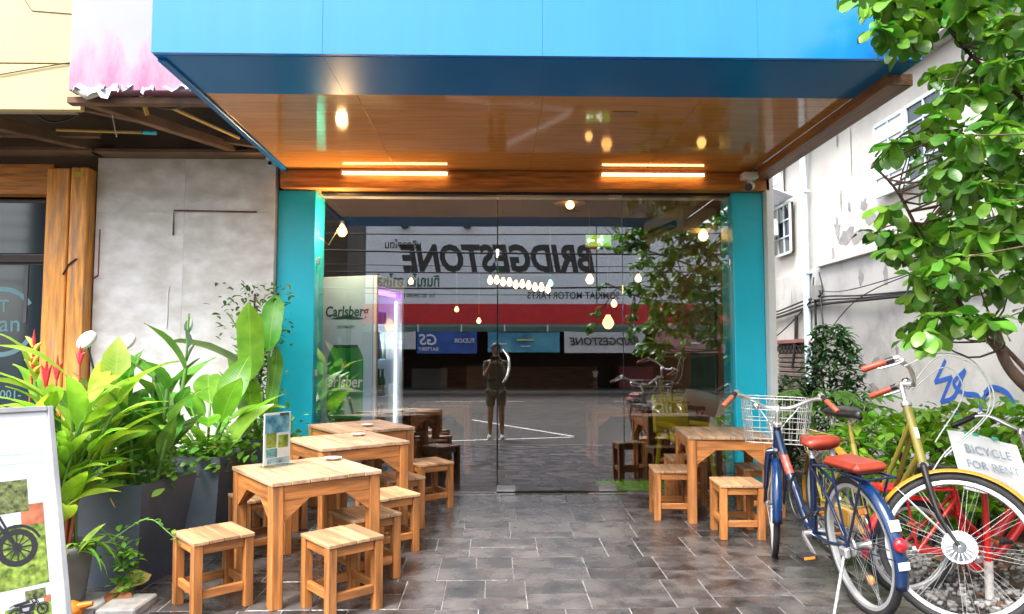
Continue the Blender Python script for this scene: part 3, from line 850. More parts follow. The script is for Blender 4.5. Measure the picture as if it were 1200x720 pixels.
# gutted ceiling: dark slab above, rafters, pipes
m_rot = pm('old_timber', (.15, .085, .05), rough=.8, var=.4, sc=4, stain=(.03, .02, .015), samt=.6)
m_rust = pm('rusty_steel', (.12, .06, .035), rough=.8, var=.4, sc=8)
m_dirtyw = pm('dirty_plaster', (.30, .25, .20), rough=.85, var=.3, sc=2, stain=(.1, .07, .05), samt=.7)
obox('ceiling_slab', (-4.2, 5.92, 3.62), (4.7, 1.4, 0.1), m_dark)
obox('back_wall', (-4.2, WY + 0.13, 3.2), (4.7, 0.1, 0.84), pm('stained_plaster', (.27, .19, .13), rough=.85, var=.35, sc=1.2), .002)
obox('crumbled_edge', (-4.6, 6.22, 2.985), (2.5, 0.2, .03), m_rot)
obox('crumbled_edge', (-2.63, 6.25, 2.985), (1.52, 0.2, .03), m_rot)
obox('front_beam', (-4.9, 5.16, 3.12), (3.9, 0.08, 0.3), m_dirtyw)
obox('steel_angle', (-2.34, 4.94, 2.975), (1.05, 0.07, 0.045), m_rust)
def obar(name, p, q, w, t, m):
    b = MB(); b.bar(p, q, w, t, bev=.003); return O(name, b, m, parent=old, loc=(4, -6.35, 0))
def otube(name, pts, r, m):
    b = MB(); b.tube(pts, r, 7); return O(name, b, m, parent=old, loc=(4, -6.35, 0))
obar('rafter', (-2.78, 4.98, 3.0), (-2.15, 6.28, 3.02), .07, .07, m_rot)
obar('rafter', (-4.2, 5.15, 3.05), (-3.3, 6.3, 3.03), .09, .09, m_rot)
obar('rafter', (-3.3, 5.2, 3.1), (-2.6, 6.3, 3.2), .05, .05, m_rot)
obar('rafter', (-4.6, 6.0, 3.08), (-3.2, 5.95, 3.06), .06, .06, m_rot)
obar('rafter', (-2.3, 6.05, 3.06), (-1.95, 6.1, 3.02), .06, .05, m_rot)
obar('rafter', (-2.55, 6.0, 3.12), (-1.95, 6.15, 3.04), .05, .05, m_rot)
m_bam = pm('yellow_pole', (.50, .32, .08), rough=.5, var=.2)
otube('yellow_pole', [(-3.35, 5.62, 2.99), (-2.72, 5.66, 2.985)], .012, m_bam)
otube('yellow_pole', [(-2.40, 5.05, 3.05), (-2.10, 6.0, 3.05)], .014, m_bam)
otube('yellow_pole', [(-2.56, 5.2, 3.25), (-2.54, 5.35, 3.02)], .016, m_bam)
otube('teal_pole_end', [(-2.715, 5.662, 2.985), (-2.62, 5.668, 2.983)], .014, m_teal)
otube('hanging_wire', [(-2.80, 5.3, 3.3), (-2.79, 5.35, 3.0), (-2.76, 5.36, 2.86)], .004, pm('grey_wire', (.4, .38, .35), rough=.6))
otube('hanging_wire', spline([(-3.5, 5.4, 3.15), (-3.35, 5.5, 3.02), (-3.2, 5.55, 3.06), (-3.05, 5.5, 3.14)]), .008, m_black)
otube('hanging_wire', spline([(-2.5, 5.0, 3.05), (-2.3, 5.1, 2.99), (-2.0, 5.05, 3.02)]), .012, m_black)
# cream cladding boards above
m_cream = pm('cream_board', (.44, .37, .18), rough=.55, var=.06, sc=1.2, stain=(.36, .29, .15), ssc=1.0, samt=.5, orand=.03)
zz = 2.955
for h in (.33, .50, .48, .52):
    for (xa, xb) in ((-7.0, -3.9), (-3.9, -2.86)):
        obox('cladding_board', ((xa + xb) / 2, 5.09, zz + h / 2), (xb - xa - .002, .05, h - .008), m_cream, .003)
    zz += h
otube('cladding_wire', spline([(-6, 5.055, 3.0), (-4, 5.055, 3.12), (-2.88, 5.055, 3.30)]), .004, m_dark)
otube('cladding_crack', [(-3.4, 5.062, 4.0), (-3.34, 5.062, 3.83), (-3.22, 5.062, 3.66), (-2.95, 5.062, 3.64)], .003, m_rot)
# faded sign board with pink paint remains and torn edge
m_pink = pm('faded_sign_sheet', (.26, .265, .305), rough=.6, var=.05, sc=1.5)
nt = m_pink.node_tree
N, L = nt.nodes, nt.links
bs = N['Principled BSDF']; src = bs.inputs['Base Color'].links[0].from_socket
tc = N.new('ShaderNodeTexCoord'); sp = N.new('ShaderNodeSeparateXYZ'); L.new(tc.outputs['Object'], sp.inputs[0])
nz = N.new('ShaderNodeTexNoise'); nz.inputs['Scale'].default_value = 3.2; nz.inputs['Detail'].default_value = 8; nz.inputs['Roughness'].default_value = .7
mp = N.new('ShaderNodeMapping'); mp.inputs['Scale'].default_value = (1.6, 1, .55); L.new(tc.outputs['Object'], mp.inputs[0]); L.new(mp.outputs[0], nz.inputs['Vector'])
r1 = N.new('ShaderNodeMapRange'); r1.inputs['From Min'].default_value = -.35; r1.inputs['From Max'].default_value = -1.05; r1.inputs['To Min'].default_value = -.40; r1.inputs['To Max'].default_value = .16
L.new(sp.outputs['Z'], r1.inputs['Value'])
ad = N.new('ShaderNodeMath'); ad.operation = 'ADD'; L.new(r1.outputs[0], ad.inputs[0]); L.new(nz.outputs[0], ad.inputs[1])
r2 = N.new('ShaderNodeMapRange'); r2.inputs['From Min'].default_value = .45; r2.inputs['From Max'].default_value = .75; r2.inputs['To Max'].default_value = .9; L.new(ad.outputs[0], r2.inputs['Value'])
mx = N.new('ShaderNodeMix'); mx.data_type = 'RGBA'; L.new(r2.outputs[0], mx.inputs['Factor']); L.new(src, mx.inputs['A']); mx.inputs['B'].default_value = (.38, .085, .20, 1)
L.new(mx.outputs['Result'], bs.inputs['Base Color'])
sg = E('faded_sign_board', (-2.2, 4.9, 2.97), 'white sign board with faded pink paint and torn lower edge', 'sign')
b = MB(); b.box((0, 0, 0), (1.25, .10, 2.2), bev=.004); O('sheet', b, m_pink, parent=sg, loc=(0, 0, 1.15))
m_flap = pm('torn_sheet', (.5, .48, .47), rough=.6, var=.1)
for i in range(8):
    x = -.60 + i * .155 + rnd.uniform(-.04, .03); w = rnd.uniform(.07, .22); h = rnd.choice((.02, .03, .03, .05, .075))
    b = MB()
    n_ = 6
    top = [(x + w * k / n_, -.053, .05 + rnd.uniform(0, .05)) for k in range(n_ + 1)]
    lo_ = [(p[0] + rnd.uniform(-.01, .01), -.062 - rnd.uniform(.0, .03), p[2] - h * rnd.uniform(.5, 1.1)) for p in top]
    b.add(top + lo_, [(k, k + 1, n_ + 2 + k, n_ + 1 + k) for k in range(n_)], 0, True)
    O('torn_flap', b, m_flap if i % 3 else m_pink, parent=sg)
b = MB(); b.tube([(-.60, -.02, .07), (-.50, -.05, .02), (-.40, -.05, .03)], [.02, .035, .01], 8); O('torn_roll', b, m_flap, parent=sg)

# ------------------------------------------------------------------ white building across the side alley (right)
RX = 5.0
wb = E('white_apartment_building', (RX, 10, 0), 'tall white apartment building with peeling walls beyond the garden', 'building')
m_rw = pm('peeling_white_wall', (.54, .515, .475), rough=.8, var=.08, sc=.8, stain=(.38, .355, .325), ssc=1.3, samt=.6, bump=.1, bsc=20)
def rb(name, c, d, mat, bev=.004, label=None, M=None, parent=None):
    b = MB(); b.box((0, 0, 0), d, M, bev)
    if parent:
        return O(name, b, mat, parent=parent, loc=(c[0] - parent['px'], c[1] - parent['py'], c[2] - parent['pz']), label=label)
    return O(name, b, mat, parent=wb, loc=(c[0] - RX, c[1] - 10, c[2]), label=label)
rb('wall', (RX + .3, 7.0, 1.2), (.6, 15.2, 2.9), pm('stained_lower_wall', (.46, .455, .44), rough=.85, var=.14, sc=1.0, stain=(.22, .21, .21), ssc=1.6, samt=.75, bump=.15, bsc=14))
rb('wall', (RX + .35, 7.0, 7.3), (.6, 15.2, 9.3), m_rw)
rb('wall', (3.8, 15.0, 5.9), (3.2, .5, 12), m_rw)
rb('ledge', (RX - .02, 7.2, 2.665), (.10, 8.0, .05), m_rw)
rb('ledge', (RX - .05, 7.0, 4.83), (.30, 15.0, .12), pm('grey_ledge', (.42, .41, .40), rough=.8, var=.2), .006)
rb('ledge', (RX - .0, 7.0, 5.45), (.16, 15.0, .08), pm('grey_ledge2', (.45, .44, .43), rough=.8, var=.2), .006)
m_pip = pm('pale_blue_pipe', (.50, .62, .70), rough=.45, var=.1)
b = MB(); b.tube([(0, 0, -.1), (0, 0, 6)], .055, 12)
O('drain_pipe', b, m_pip, parent=wb, loc=(-.07, 11.55 - 10, 0))
for z in (1.3, 2.6, 3.9):
    rb('pipe_clip', (RX - .05, 11.55, z), (.1, .15, .04), m_pip)
b = MB()
for i in range(26):   # patches where the paint has come off: shallow scabs on the wall
    pass
# windows
m_fwh = pm('window_frame_paint', (.46, .52, .56), rough=.5)
m_wp = pm('frosted_pane', (.74, .77, .78), rough=.12, var=.08, sc=2)
def casement(y, z, w, h, nc, nr, name='window', open_=False):
    o_ = O(name, (lambda b: (b.box((0, 0, 0), (.05, w, h), bev=.004), b)[1])(MB()), m_white if not open_ else m_dark, parent=wb, loc=(-.02, y - 10, z))
    fw = .045
    for i in range(nc + 1):
        b = MB(); b.box((-.035, -w / 2 + (w * i / nc), 0), (.03, fw if i in (0, nc) else .025, h + .0), bev=.003); O('frame', b, m_fwh, parent=o_)
    for j in range(nr + 1):
        b = MB(); b.box((-.037, 0, -h / 2 + h * j / nr), (.03, w, fw if j in (0, nr) else .025), bev=.003); O('frame', b, m_fwh, parent=o_)
    for i in range(nc):
        for j in range(nr):
            b = MB(); b.box((-.027, -w / 2 + w * (i + .5) / nc, -h / 2 + h * (j + .5) / nr), (.008, w / nc - .03, h / nr - .03)); O('pane', b, m_wp if not open_ else m_dg, parent=o_)
    return o_
casement(9.02, 3.79, .66, .92, 2, 4)
casement(8.25, 3.80, .72, .92, 2, 4, open_=True)
casement(12.55, 3.45, .78, .85, 3, 3, open_=True)
casement(12.9, 4.3, .7, .7, 2, 2)
b = MB(); b.box((0, 0, 0), (.5, .5, .30), bev=.02); O('condenser_box', b, m_whitepl, parent=wb, loc=(-.36, 12.75 - 10, 3.50))
b = MB()
for k in range(4):
    b.tube(spline([(-.15, 2.7 + .05 * k, 3.95), (-.25, 2.75 + .04 * k, 3.8), (-.2, 2.68 + .06 * k, 3.66)]), .02, 6)
O('red_hose', b, pm('red_hose', (.4, .03, .04), rough=.5), parent=wb)
b = MB(); b.box((0, 0, 0), (.42, .9, .03), Matrix.Rotation(.35, 4, 'Y'), .006); O('awning', b, pm('grey_awning', (.5, .52, .58), rough=.6), parent=wb, loc=(-.22, 2.5, 4.02))
# roller shutter in recess
sh_ = rb('shutter', (RX - .012, 12.2, .78), (.03, 1.35, 1.42), m_dark)
for k in range(16):
    b = MB(); b.box((-.03, 0, -.66 + k * .078), (.03, 1.30, .06), bev=.008); O('slat', b, pm('shutter_slat', (.13, .10, .09), rough=.6, var=.3) if k == 0 else bpy.data.materials['shutter_slat'], parent=sh_)
b = MB()
for k in range(9):
    b.bar((-.05, -.65 + k * .15, .55), (-.05, -.5 + k * .15, .70), .012, .012); b.bar((-.055, -.5 + k * .15, .55), (-.055, -.65 + k * .15, .70), .012, .012)
O('lattice', b, m_dark, parent=sh_)
rb('shutter_lintel', (RX - .04, 12.2, 1.53), (.10, 1.5, .06), pm('brick_red_lintel', (.25, .10, .09), rough=.8))
b = MB(); b.lathe([(.001, .02), (.085, .02), (.09, 0)], 18); 
me_ = O('meter_sign', b, m_white, parent=wb, M=Matrix.Translation((-.14, 11.25 - 10, 1.52)) @ Matrix.Rotation(-PI / 2, 4, 'Y'))
me_.parent = wb
b = MB(); b.mesh(text_mesh('P', .10, 0, .01, .0005), Matrix.Translation((0, 0, .0215)))
lt_ = O('lettering', b, m_ink, parent=me_); lt_.rotation_euler = (0, 0, PI / 2)
# cables fixed to the wall
m_cab = pm('black_cable', (.015, .015, .016), rough=.6)
def cable(pts, r=.012, k=6):
    b = MB(); b.tube(spline(pts, k), r, 6); return O('cable', b, m_cab, parent=wb, loc=(-RX, -10, 0))
x_ = RX - .06
for k in range(3):
    cable([(x_, 15, 1.98 + .04 * k), (x_ - .02, 13, 1.95 + .05 * k), (x_, 11.3, 2.06 + .06 * k), (x_ - .03, 9.6, 2.02 + .03 * k), (x_, 7.5, 1.98 + .02 * k), (x_, 5, 2.05)], .014 if k else .022)
cable([(x_, 11.25, 2.35), (x_ - .03, 11.2, 2.1), (x_, 11.28, 1.6), (x_, 11.35, .9)], .018)
cable([(x_, 11.1, 2.3), (x_ - .05, 10.9, 1.7), (x_, 10.95, 1.3), (x_, 11.2, 1.05), (x_, 11.7, .95)], .013)
cable([(x_, 12.0, 1.95), (x_, 12.05, 1.5), (x_, 12.2, 1.1)], .03)
cable([(x_, 11.3, 2.2), (x_ - .1, 12.2, 1.75), (x_, 14, 1.35)], .01)
cable([(x_, 11.3, 2.3), (x_ - .1, 10, 2.18), (x_, 8, 2.3), (x_, 6, 2.4)], .007)
cable([(x_, 11.4, 1.3), (x_ - .2, 9.6, 2.0), (x_, 8.2, 2.3)], .007)
cable([(x_, 11.3, 2.5), (x_ - .06, 11.2, 2.2), (x_, 11.0, 2.25), (x_, 11.1, 2.55)], .012)
rb('junction_box', (RX - .08, 11.15, 2.25), (.1, .14, .22), pm('grey_box', (.2, .2, .2), rough=.6))
# graffiti strokes, flat paint on the wall
m_gra = pm('blue_spray', (.02, .10, .42), rough=.6)
gq = MB()
def stroke(pts, w, k=8, curved=True):
    P = spline([(RX - .003 - .0006 * rnd.random(), y, z) for y, z in pts], k) if curved else [Vector((RX - .003, y, z)) for y, z in pts]
    for i in range(len(P) - 1):
        d = (P[i + 1] - P[i]).normalized(); n_ = Vector((0, -d.z, d.y)) * w / 2; e_ = d * w * .25
        dx = Vector((-.00015 * i, 0, 0))
        gq.add([P[i] - n_ - e_ + dx, P[i + 1] - n_ + e_ + dx, P[i + 1] + n_ + e_ + dx, P[i] + n_ - e_ + dx], [(0, 1, 2, 3)])
stroke([(8.12, 1.22), (8.32, .98), (8.02, 1.04), (8.22, .76)], .05, curved=False)
stroke([(8.22, .76), (7.98, .84), (7.78, 1.12)], .05)
stroke([(7.78, 1.12), (7.98, .98), (7.82, .88), (7.58, .86), (7.55, .70), (7.75, .58), (7.95, .68)], .05)
stroke([(7.42, .93), (7.55, .74), (7.42, .54), (7.18, .52), (7.02, .70), (7.12, .90), (7.34, .96), (7.46, .90)], .05)
stroke([(7.12, .46), (6.95, .62), (6.78, .78), (6.58, .84), (6.40, .80)], .05)
stroke([(6.92, .52), (6.84, .70), (6.64, .74), (6.62, .60)], .045)
O('graffiti', gq, m_gra, parent=wb, loc=(-RX, -10, 0))
gq = MB()
stroke([(7.02, .48), (6.95, .58), (6.88, .48), (6.80, .58), (6.74, .46), (6.64, .54)], .03)
O('graffiti', gq, pm('purple_spray', (.25, .05, .35), rough=.6), parent=wb, loc=(-RX, -10, 0))
# scabs of peeled paint
m_sc = pm('bare_plaster', (.26, .25, .245), rough=.9, var=.2, sc=8)
def scab(y, z, ry, rz, n=13):
    b = MB()
    P = []
    for i in range(n):
        a = 2 * PI * i / n; k = rnd.uniform(.45, 1.1)
        P.append((y + ry * k * math.cos(a), z + rz * k * math.sin(a)))
    b.add([(RX + .046, p[0], p[1]) for p in P], [tuple(range(n))])
    O('peeled_patch', b, m_sc, parent=wb, loc=(-RX, -10, 0))
for (y, z, a, c) in ((10.4, 3.0, .30, .16), (10.7, 3.15, .12, .2), (10.05, 2.95, .25, .13), (9.75, 3.12, .2, .14), (10.85, 2.8, .08, .16), (9.9, 3.35, .12, .1), (10.3, 3.4, .05, .12), (9.5, 3.0, .15, .1),
                     (10.55, 3.55, .03, .2), (10.2, 4.2, .025, .4), (10.6, 4.5, .04, .25), (9.5, 4.6, .06, .12), (11.9, 2.9, .1, .06), (11.0, 2.45, .03, .1)):
    scab(y, z, a, c)
for (y, z, a, c) in ((9.95, 2.35, .09, .12), (9.3, 2.3, .08, .18), (8.1, 1.9, .12, .25), (12.3, 2.2, .03, .22), (11.8, 2.45, .03, .15), (9.6, 1.2, .12, .08), (9.9, 1.05, .06, .08), (9.1, 1.35, .05, .07), (9.7, .85, .15, .08)):
    b = MB(); P = [(y + a * rnd.uniform(.5, 1.1) * math.cos(2 * PI * i / 12), z + c * rnd.uniform(.5, 1.1) * math.sin(2 * PI * i / 12)) for i in range(12)]
    b.add([(RX - .003, p[0], p[1]) for p in P], [tuple(range(12))]); O('peeled_patch', b, m_sc, parent=wb, loc=(-RX, -10, 0))

# ------------------------------------------------------------------ across the road (seen in the glass)
sy_ = -19.0
sp_ = E('tyre_shop_building', (0, sy_, 0), 'tyre shop across the road with wide white and red sign over a dark garage', 'building')
def sb(name, c, d, mat, bev=.01, label=None, M=None):
    b = MB(); b.box((0, 0, 0), d, M, bev); return O(name, b, mat, parent=sp_, loc=(c[0], c[1] - sy_, c[2]), label=label)
m_conc2 = pm('grey_render', (.13, .115, .10), rough=.8, var=.2, sc=.6)
sb('side_wall', (-6.0, sy_ - 2.2, 1.8), (.5, 3.8, 4.2), m_conc2)
sb('side_wall', (16, sy_ - 2.2, 1.8), (.5, 3.8, 4.2), m_conc2)
sb('back_wall', (5, sy_ - 4.3, 1.8), (22.4, .3, 4.2), m_dark)
sb('roof_slab', (5, sy_ - 2.3, 3.85), (22.6, 4.2, .3), m_conc2)
sb('garage_floor', (5, sy_ - 2.2, -.17), (21.4, 4.2, .1), m_conc2)
sb('sign_backing', (5, sy_ - .25, 5.0), (21.4, .4, 4.4), m_conc2)
m_sgn = pm('sign_white', (.80, .82, .86), rough=.4, var=.03, sc=.3)
s1 = sb('sign_panel', (-.6, sy_, 5.30), (10.0, .08, 3.42), m_sgn)
s2 = sb('sign_panel', (10.05, sy_, 5.32), (11.2, .08, 3.44), m_sgn)
sb('red_band', (4.9, sy_ + .02, 3.16), (21.2, .12, .86), pm('sign_red', (.62, .008, .012), rough=.35))
sb('awning', (5.0, sy_ + .5, 2.55), (21, 1.2, .22), pm('awning_green', (.10, .18, .15), rough=.6), .01, M=Matrix.Rotation(-.15, 4, 'X'))
for i in range(12):
    sb('awning_rib', (-5 + i * 1.8, sy_ + 1.12, 2.50), (.06, .05, .30), m_whitepl)
def stext(s, x, z, size, m, sx=1.0, shear=0, bold=.0, y=sy_ + .05, parent=None):
    b = MB(); b.mesh(text_mesh(s, size, shear, bold, .004, sx=sx), face((0, 0, 0), (0, 1, 0)))
    return O('lettering', b, m, parent=sp_, loc=(x, y - sy_, z))
m_sb = pm('sign_black', (.02, .018, .018), rough=.4); m_sg2 = pm('sign_green', (.02, .12, .06), rough=.4)
stext('BRIDGESTONE', .22, 5.52, 1.58, m_sb, .80, .22, .04)
stext('บริดจสโตน', -4.0, 6.15, .46, m_sb, .8, 0, .015)
stext('ทินญโถ อาไหล่', -3.75, 4.55, .66, m_sg2, .72, 0, .02)
stext('โทร. 051-294240-1, 205-0998890', -3.8, 3.95, .26, m_sb, .7)
stext('SOMKIAT MOTOR PARTS', 3.4, 3.95, .42, m_sb, .85, 0, .012)
m_sr = pm('flag_red', (.55, .01, .02), rough=.4)
b = MB(); b.prism([(0, 0), (.55, .1), (.2, .75)], .01, face((0, 0, 0), (0, 1, 0)))
O('red_flag_mark', b, m_sr, parent=sp_, loc=(4.55, .05, 5.95))
for x in (-3.9, -1.2):
    sb('sign_lamp', (x, sy_ + .25, 6.95), (.3, .5, .12), m_black)
# banners hung under the awning
def banner(x, w, z, h, mat, label, texts, name='banner'):
    t = E(name, (x, sy_ + 1.05, z), label, 'banner', group='banners hung under the tyre shop awning')
    n_ = 10; vs = []
    for k in range(2):
        for i in range(n_ + 1):
            vs.append((-w / 2 + w * i / n_, .03 * math.sin(i * 1.3 + k) + (.02 if k else 0), (h / 2 if k else -h / 2) - (.03 * math.sin(PI * i / n_) if k else 0)))
    b = MB(); b.add(vs, [(i, i + 1, n_ + 2 + i, n_ + 1 + i) for i in range(n_)], 0, True)
    o_ = O('cloth', b, mat, parent=t)
    for (s, tx, tz, sz, m) in texts:
        b = MB(); b.mesh(text_mesh(s, sz, .15, .02, .002), face((tx, .075, tz), (0, 1, 0))); O('lettering', b, m, parent=t)
m_bb2 = pm('banner_blue', (.03, .10, .40), rough=.5, var=.25, sc=2); m_bc = pm('banner_cyan', (.04, .28, .55), rough=.5, var=.4, sc=1.2, col2=(.15, .5, .6)); m_bw = pm('banner_white', (.62, .62, .62), rough=.5, var=.05)
banner(-4.05, 1.5, 2.0, .75, m_bw, 'white paper banner with a red 3 beside the blue banner', [('3', -.35, .18, .3, m_sr), ('—', .1, .05, .3, m_ink), ('—', .1, -.2, .3, m_ink)])
banner(-2.0, 2.5, 1.92, .95, m_bb2, 'deep blue banner with GS and a small word in white', [('GS', -.75, .08, .62, m_white), ('BATTERY', -.75, -.3, .2, m_white), ('TUDOR', .75, .05, .25, m_white)])
banner(1.2, 3.0, 1.92, .85, m_bc, 'light blue banner with yellow lettering in its middle', [('—', .1, .12, .7, pm('banner_yellow', (.6, .6, .1), rough=.5)), ('—', -.95, -.05, .5, m_white), ('—', .1, -.15, .4, m_white)])
banner(4.6, 3.4, 1.92, .9, m_bw, 'white banner reading BRIDGESTONE with a red lower corner', [('BRIDGESTONE', -.0, .02, .44, m_sb)])
banner(8.2, 3.0, 1.92, .9, pm('banner_pink', (.45, .2, .2), rough=.5), 'dull red banner farthest from the blue ones', [('—', 0, 0, .8, m_white)])
for i, (x, h) in enumerate(((-3.0, .9), (-.5, 1.1), (6.5, 1.0))):
    sb('stock_rack', (x, sy_ - 2.5, h / 2 - .12), (1.6, .8, h), (m_conc2, m_rust, pm('rack_red', (.25, .03, .04), rough=.5))[i])
fp = MB(); fp.box((5, sy_ + .9, -.16), (60, 2.6, .12), bev=.02); O('far_pavement', fp, m_conc2, kind='structure')
nb = E('grey_building', (-13.2, sy_, 0), 'plain grey brown building beside the tyre shop across the road', 'building')
b = MB(); b.box((0, -2.5, 4.2), (13.6, 5, 8.8), bev=.03); O('wall', b, pm('brown_render', (.06, .045, .035), rough=.8, var=.3, sc=.5), parent=nb)
for i in range(4):
    for j in range(2):
        b = MB(); b.box((-5 + i * 3.3, .02, 3.2 + j * 3), (1.6, .1, 1.5), bev=.02); O('window', b, m_dg, parent=nb)
m_ov = m_cab
for i, (z0_, z1_, y_) in enumerate(((5.55, 5.5, -9), (5.2, 5.3, -9.1), (4.75, 4.6, -9.2), (4.3, 4.25, -9.1), (4.05, 4.1, -9), (3.55, 3.7, -9), (3.45, 3.4, -9.2))):
    b = MB(); b.tube(spline([(-26, y_, z0_ + .3), (-10, y_, z0_ - .15), (2, y_, (z0_ + z1_) / 2 - .28), (14, y_, z1_ - .1), (28, y_, z1_ + .3)], 5), .012 + .008 * (i % 3), 5)
    tag(O('overhead_cable', b, m_ov), ('topmost', 'second highest', 'third highest', 'middle', 'third lowest', 'second lowest', 'lowest')[i] + ' black cable strung along the road before the white sign', 'cable', 'overhead cables along the road')
# ------------------------------------------------------------------ wooden tables and stools
def make_table(S=0.61, H=0.63, label='', loc=(0, 0, 0), rz=0, group='slatted wooden tables in front of the cafe'):
    t = E('table', loc, label, 'table', rz=rz, group=group)
    n_ = 6; w = S / n_
    for i in range(n_):
        b = MB(); b.box((0, 0, 0), (w - .003, S, .022), bev=.003)
        O('slat', b, m_top, parent=t, loc=(-S / 2 + w * (i + .5), rnd.uniform(-.002, .002), H - .011 + rnd.uniform(-.001, .001)))
    lw = .062; q = S / 2 - lw / 2 - .006
    for sx in (-1, 1):
        for sy in (-1, 1):
            b = MB(); b.box((sx * q, sy * q, (H - .0225) / 2), (lw, lw, H - .0225), bev=.005); O('leg', b, m_wz, parent=t)
    ah = .075; L = 2 * q - lw
    for ax in (0, 1):
        for s_ in (-1, 1):
            b = MB()
            b.box((0, 0, -ah / 2), (L - .002, .028, ah), bev=.003)
            for e_ in (-1, 1):
                P = [(e_ * (L / 2 - .001), -ah + .001), (e_ * (L / 2 - .14), -ah + .001), (e_ * (L / 2 - .001), -ah - .105)]
                if e_ > 0: P = P[::-1]
                b.prism(P, .024, Matrix.Translation((0, .012, 0)) @ Matrix.Rotation(PI / 2, 4, 'X'))
            o = O('apron', b, m_wx, parent=t)
            o.location = ((0, s_ * (q + .010), H - .0235) if ax == 0 else (s_ * (q + .010), 0, H - .0235))
            o.rotation_euler = (0, 0, 0 if ax == 0 else PI / 2)
    return t
def make_stool(label='', loc=(0, 0, 0), rz=0, group='small wooden stools around the tables', S=0.305, H=0.365):
    t = E('stool', loc, label, 'stool', rz=rz, group=group)
    n_ = 4; w = S / n_
    for i in range(n_):
        b = MB(); b.box((0, 0, 0), (w - .003, S, .018), bev=.0025)
        O('slat', b, m_seat, parent=t, loc=(-S / 2 + w * (i + .5), rnd.uniform(-.002, .002), H - .009 + rnd.uniform(-.001, .001)))
    lw = .047; q = S / 2 - lw / 2 - .003
    for sx in (-1, 1):
        for sy in (-1, 1):
            b = MB(); b.box((sx * q, sy * q, (H - .0185) / 2), (lw, lw, H - .0185), bev=.004); O('leg', b, m_wz, parent=t)
    L = 2 * q - lw
    for ax in (0, 1):
        for s_ in (-1, 1):
            for nm, z, h, th in (('apron', H - .043, .048, .026), ('stretcher', .105 + .012 * ax, .042, .024)):
                b = MB(); b.box((0, 0, 0), (L - .002, th, h), bev=.003)
                o = O(nm, b, m_wx, parent=t)
                o.location = (0, s_ * q, z) if ax == 0 else (s_ * q, 0, z)
                o.rotation_euler = (0, 0, 0 if ax == 0 else PI / 2)
    return t
R_ = math.radians
def slope_place(o, x, y, rz):
    o.location = (x, y, fz(y))
    # stands on the slope: tilt with the paving
    o.rotation_euler = (Matrix.Rotation(ang, 3, 'X') @ Matrix.Rotation(rz, 3, 'Z')).to_euler()
t0 = make_table(label='front wooden table carrying the blue upright flyer')
slope_place(t0, -1.04, 4.17, R_(37))
for (x, y, a, lb, H) in ((-1.01, 5.17, 35, 'middle table of the left row, behind the flyer table', 1.03), (-1.06, 5.95, 35, 'left row table standing closest to the glass by the fridge', 1.03), (1.725, 5.67, -5, 'lone table on the right beside the bicycles', 1.0)):
    c = copy_tree(t0); c['label'] = 'slatted wooden ' + lb if 'slatted' not in lb else lb
    slope_place(c, x, y, R_(a)); c.scale = (H, H, H)
s0 = make_stool(label='front left stool nearest the grey planters, seat empty and pale')
slope_place(s0, -1.425, 3.865, R_(41))
SEAT = (((-.765, 3.807, 38), 'front stool at the right corner of the flyer table'),
        ((-.735, 4.285, 38), 'dark topped stool tucked behind the front stool under the flyer table edge'),
        ((-.68, 4.79, 38), 'stool in front of the middle table of the left row'),
        ((-.53, 5.985, 35), 'stool by the glass right of the rearmost left table'),
        ((-.70, 5.36, 35), 'darker stool under the right edge of the middle left table'),
        ((-1.47, 4.75, 35), 'stool between planter and the gap of the first two left tables'),
        ((-1.52, 5.36, 35), 'stool against the rear planter left of the middle table'),
        ((1.335, 5.64, -2), 'right group stool at the left leg of the lone table'),
        ((1.66, 5.12, -2), 'right group stool standing alone in front of the lone table'),
        ((1.57, 6.15, -4), 'right group stool nearest the glass behind the lone table'),
        ((2.03, 5.71, -3), 'right group stool between the lone table and the teal column'))
for (x, y, a), lb in SEAT:
    c = copy_tree(s0); c['label'] = 'small wooden ' + lb if len(lb.split()) < 15 else lb
    slope_place(c, x, y, R_(a + rnd.uniform(-2, 2)))
# inside
ti = copy_tree(t0); ti['label'] = 'wooden table inside the cafe just behind the left glass'; ti.location = (-.55, 7.85, .087); ti.rotation_euler = (0, 0, 0); ti.scale = (1.0, 1.0, 1.1)
si = make_stool(label='black stool under the table inside the cafe', group='black stools inside the cafe')
for ch in [c for c in COL.objects if c.parent == si]:
    ch.data = ch.data.copy(); ch.data.materials.clear(); ch.data.materials.append(m_black)
si.location = (-.62, 8.3, .087); si.scale = (1.1, 1.1, 1.35)
c = copy_tree(si); c['label'] = 'black stool deepest inside, behind the table left of the door'; c.location = (-.35, 9.0, .087)
c = copy_tree(si); c['label'] = 'black stool beside the fridge door inside the cafe'; c.location = (-.75, 7.6, .087); c.scale = (1, 1, 1.2)
ti2 = copy_tree(t0); ti2['label'] = 'wooden table inside near the yellow chair'; ti2.location = (1.35, 8.3, .087); ti2.rotation_euler = (0, 0, 0)

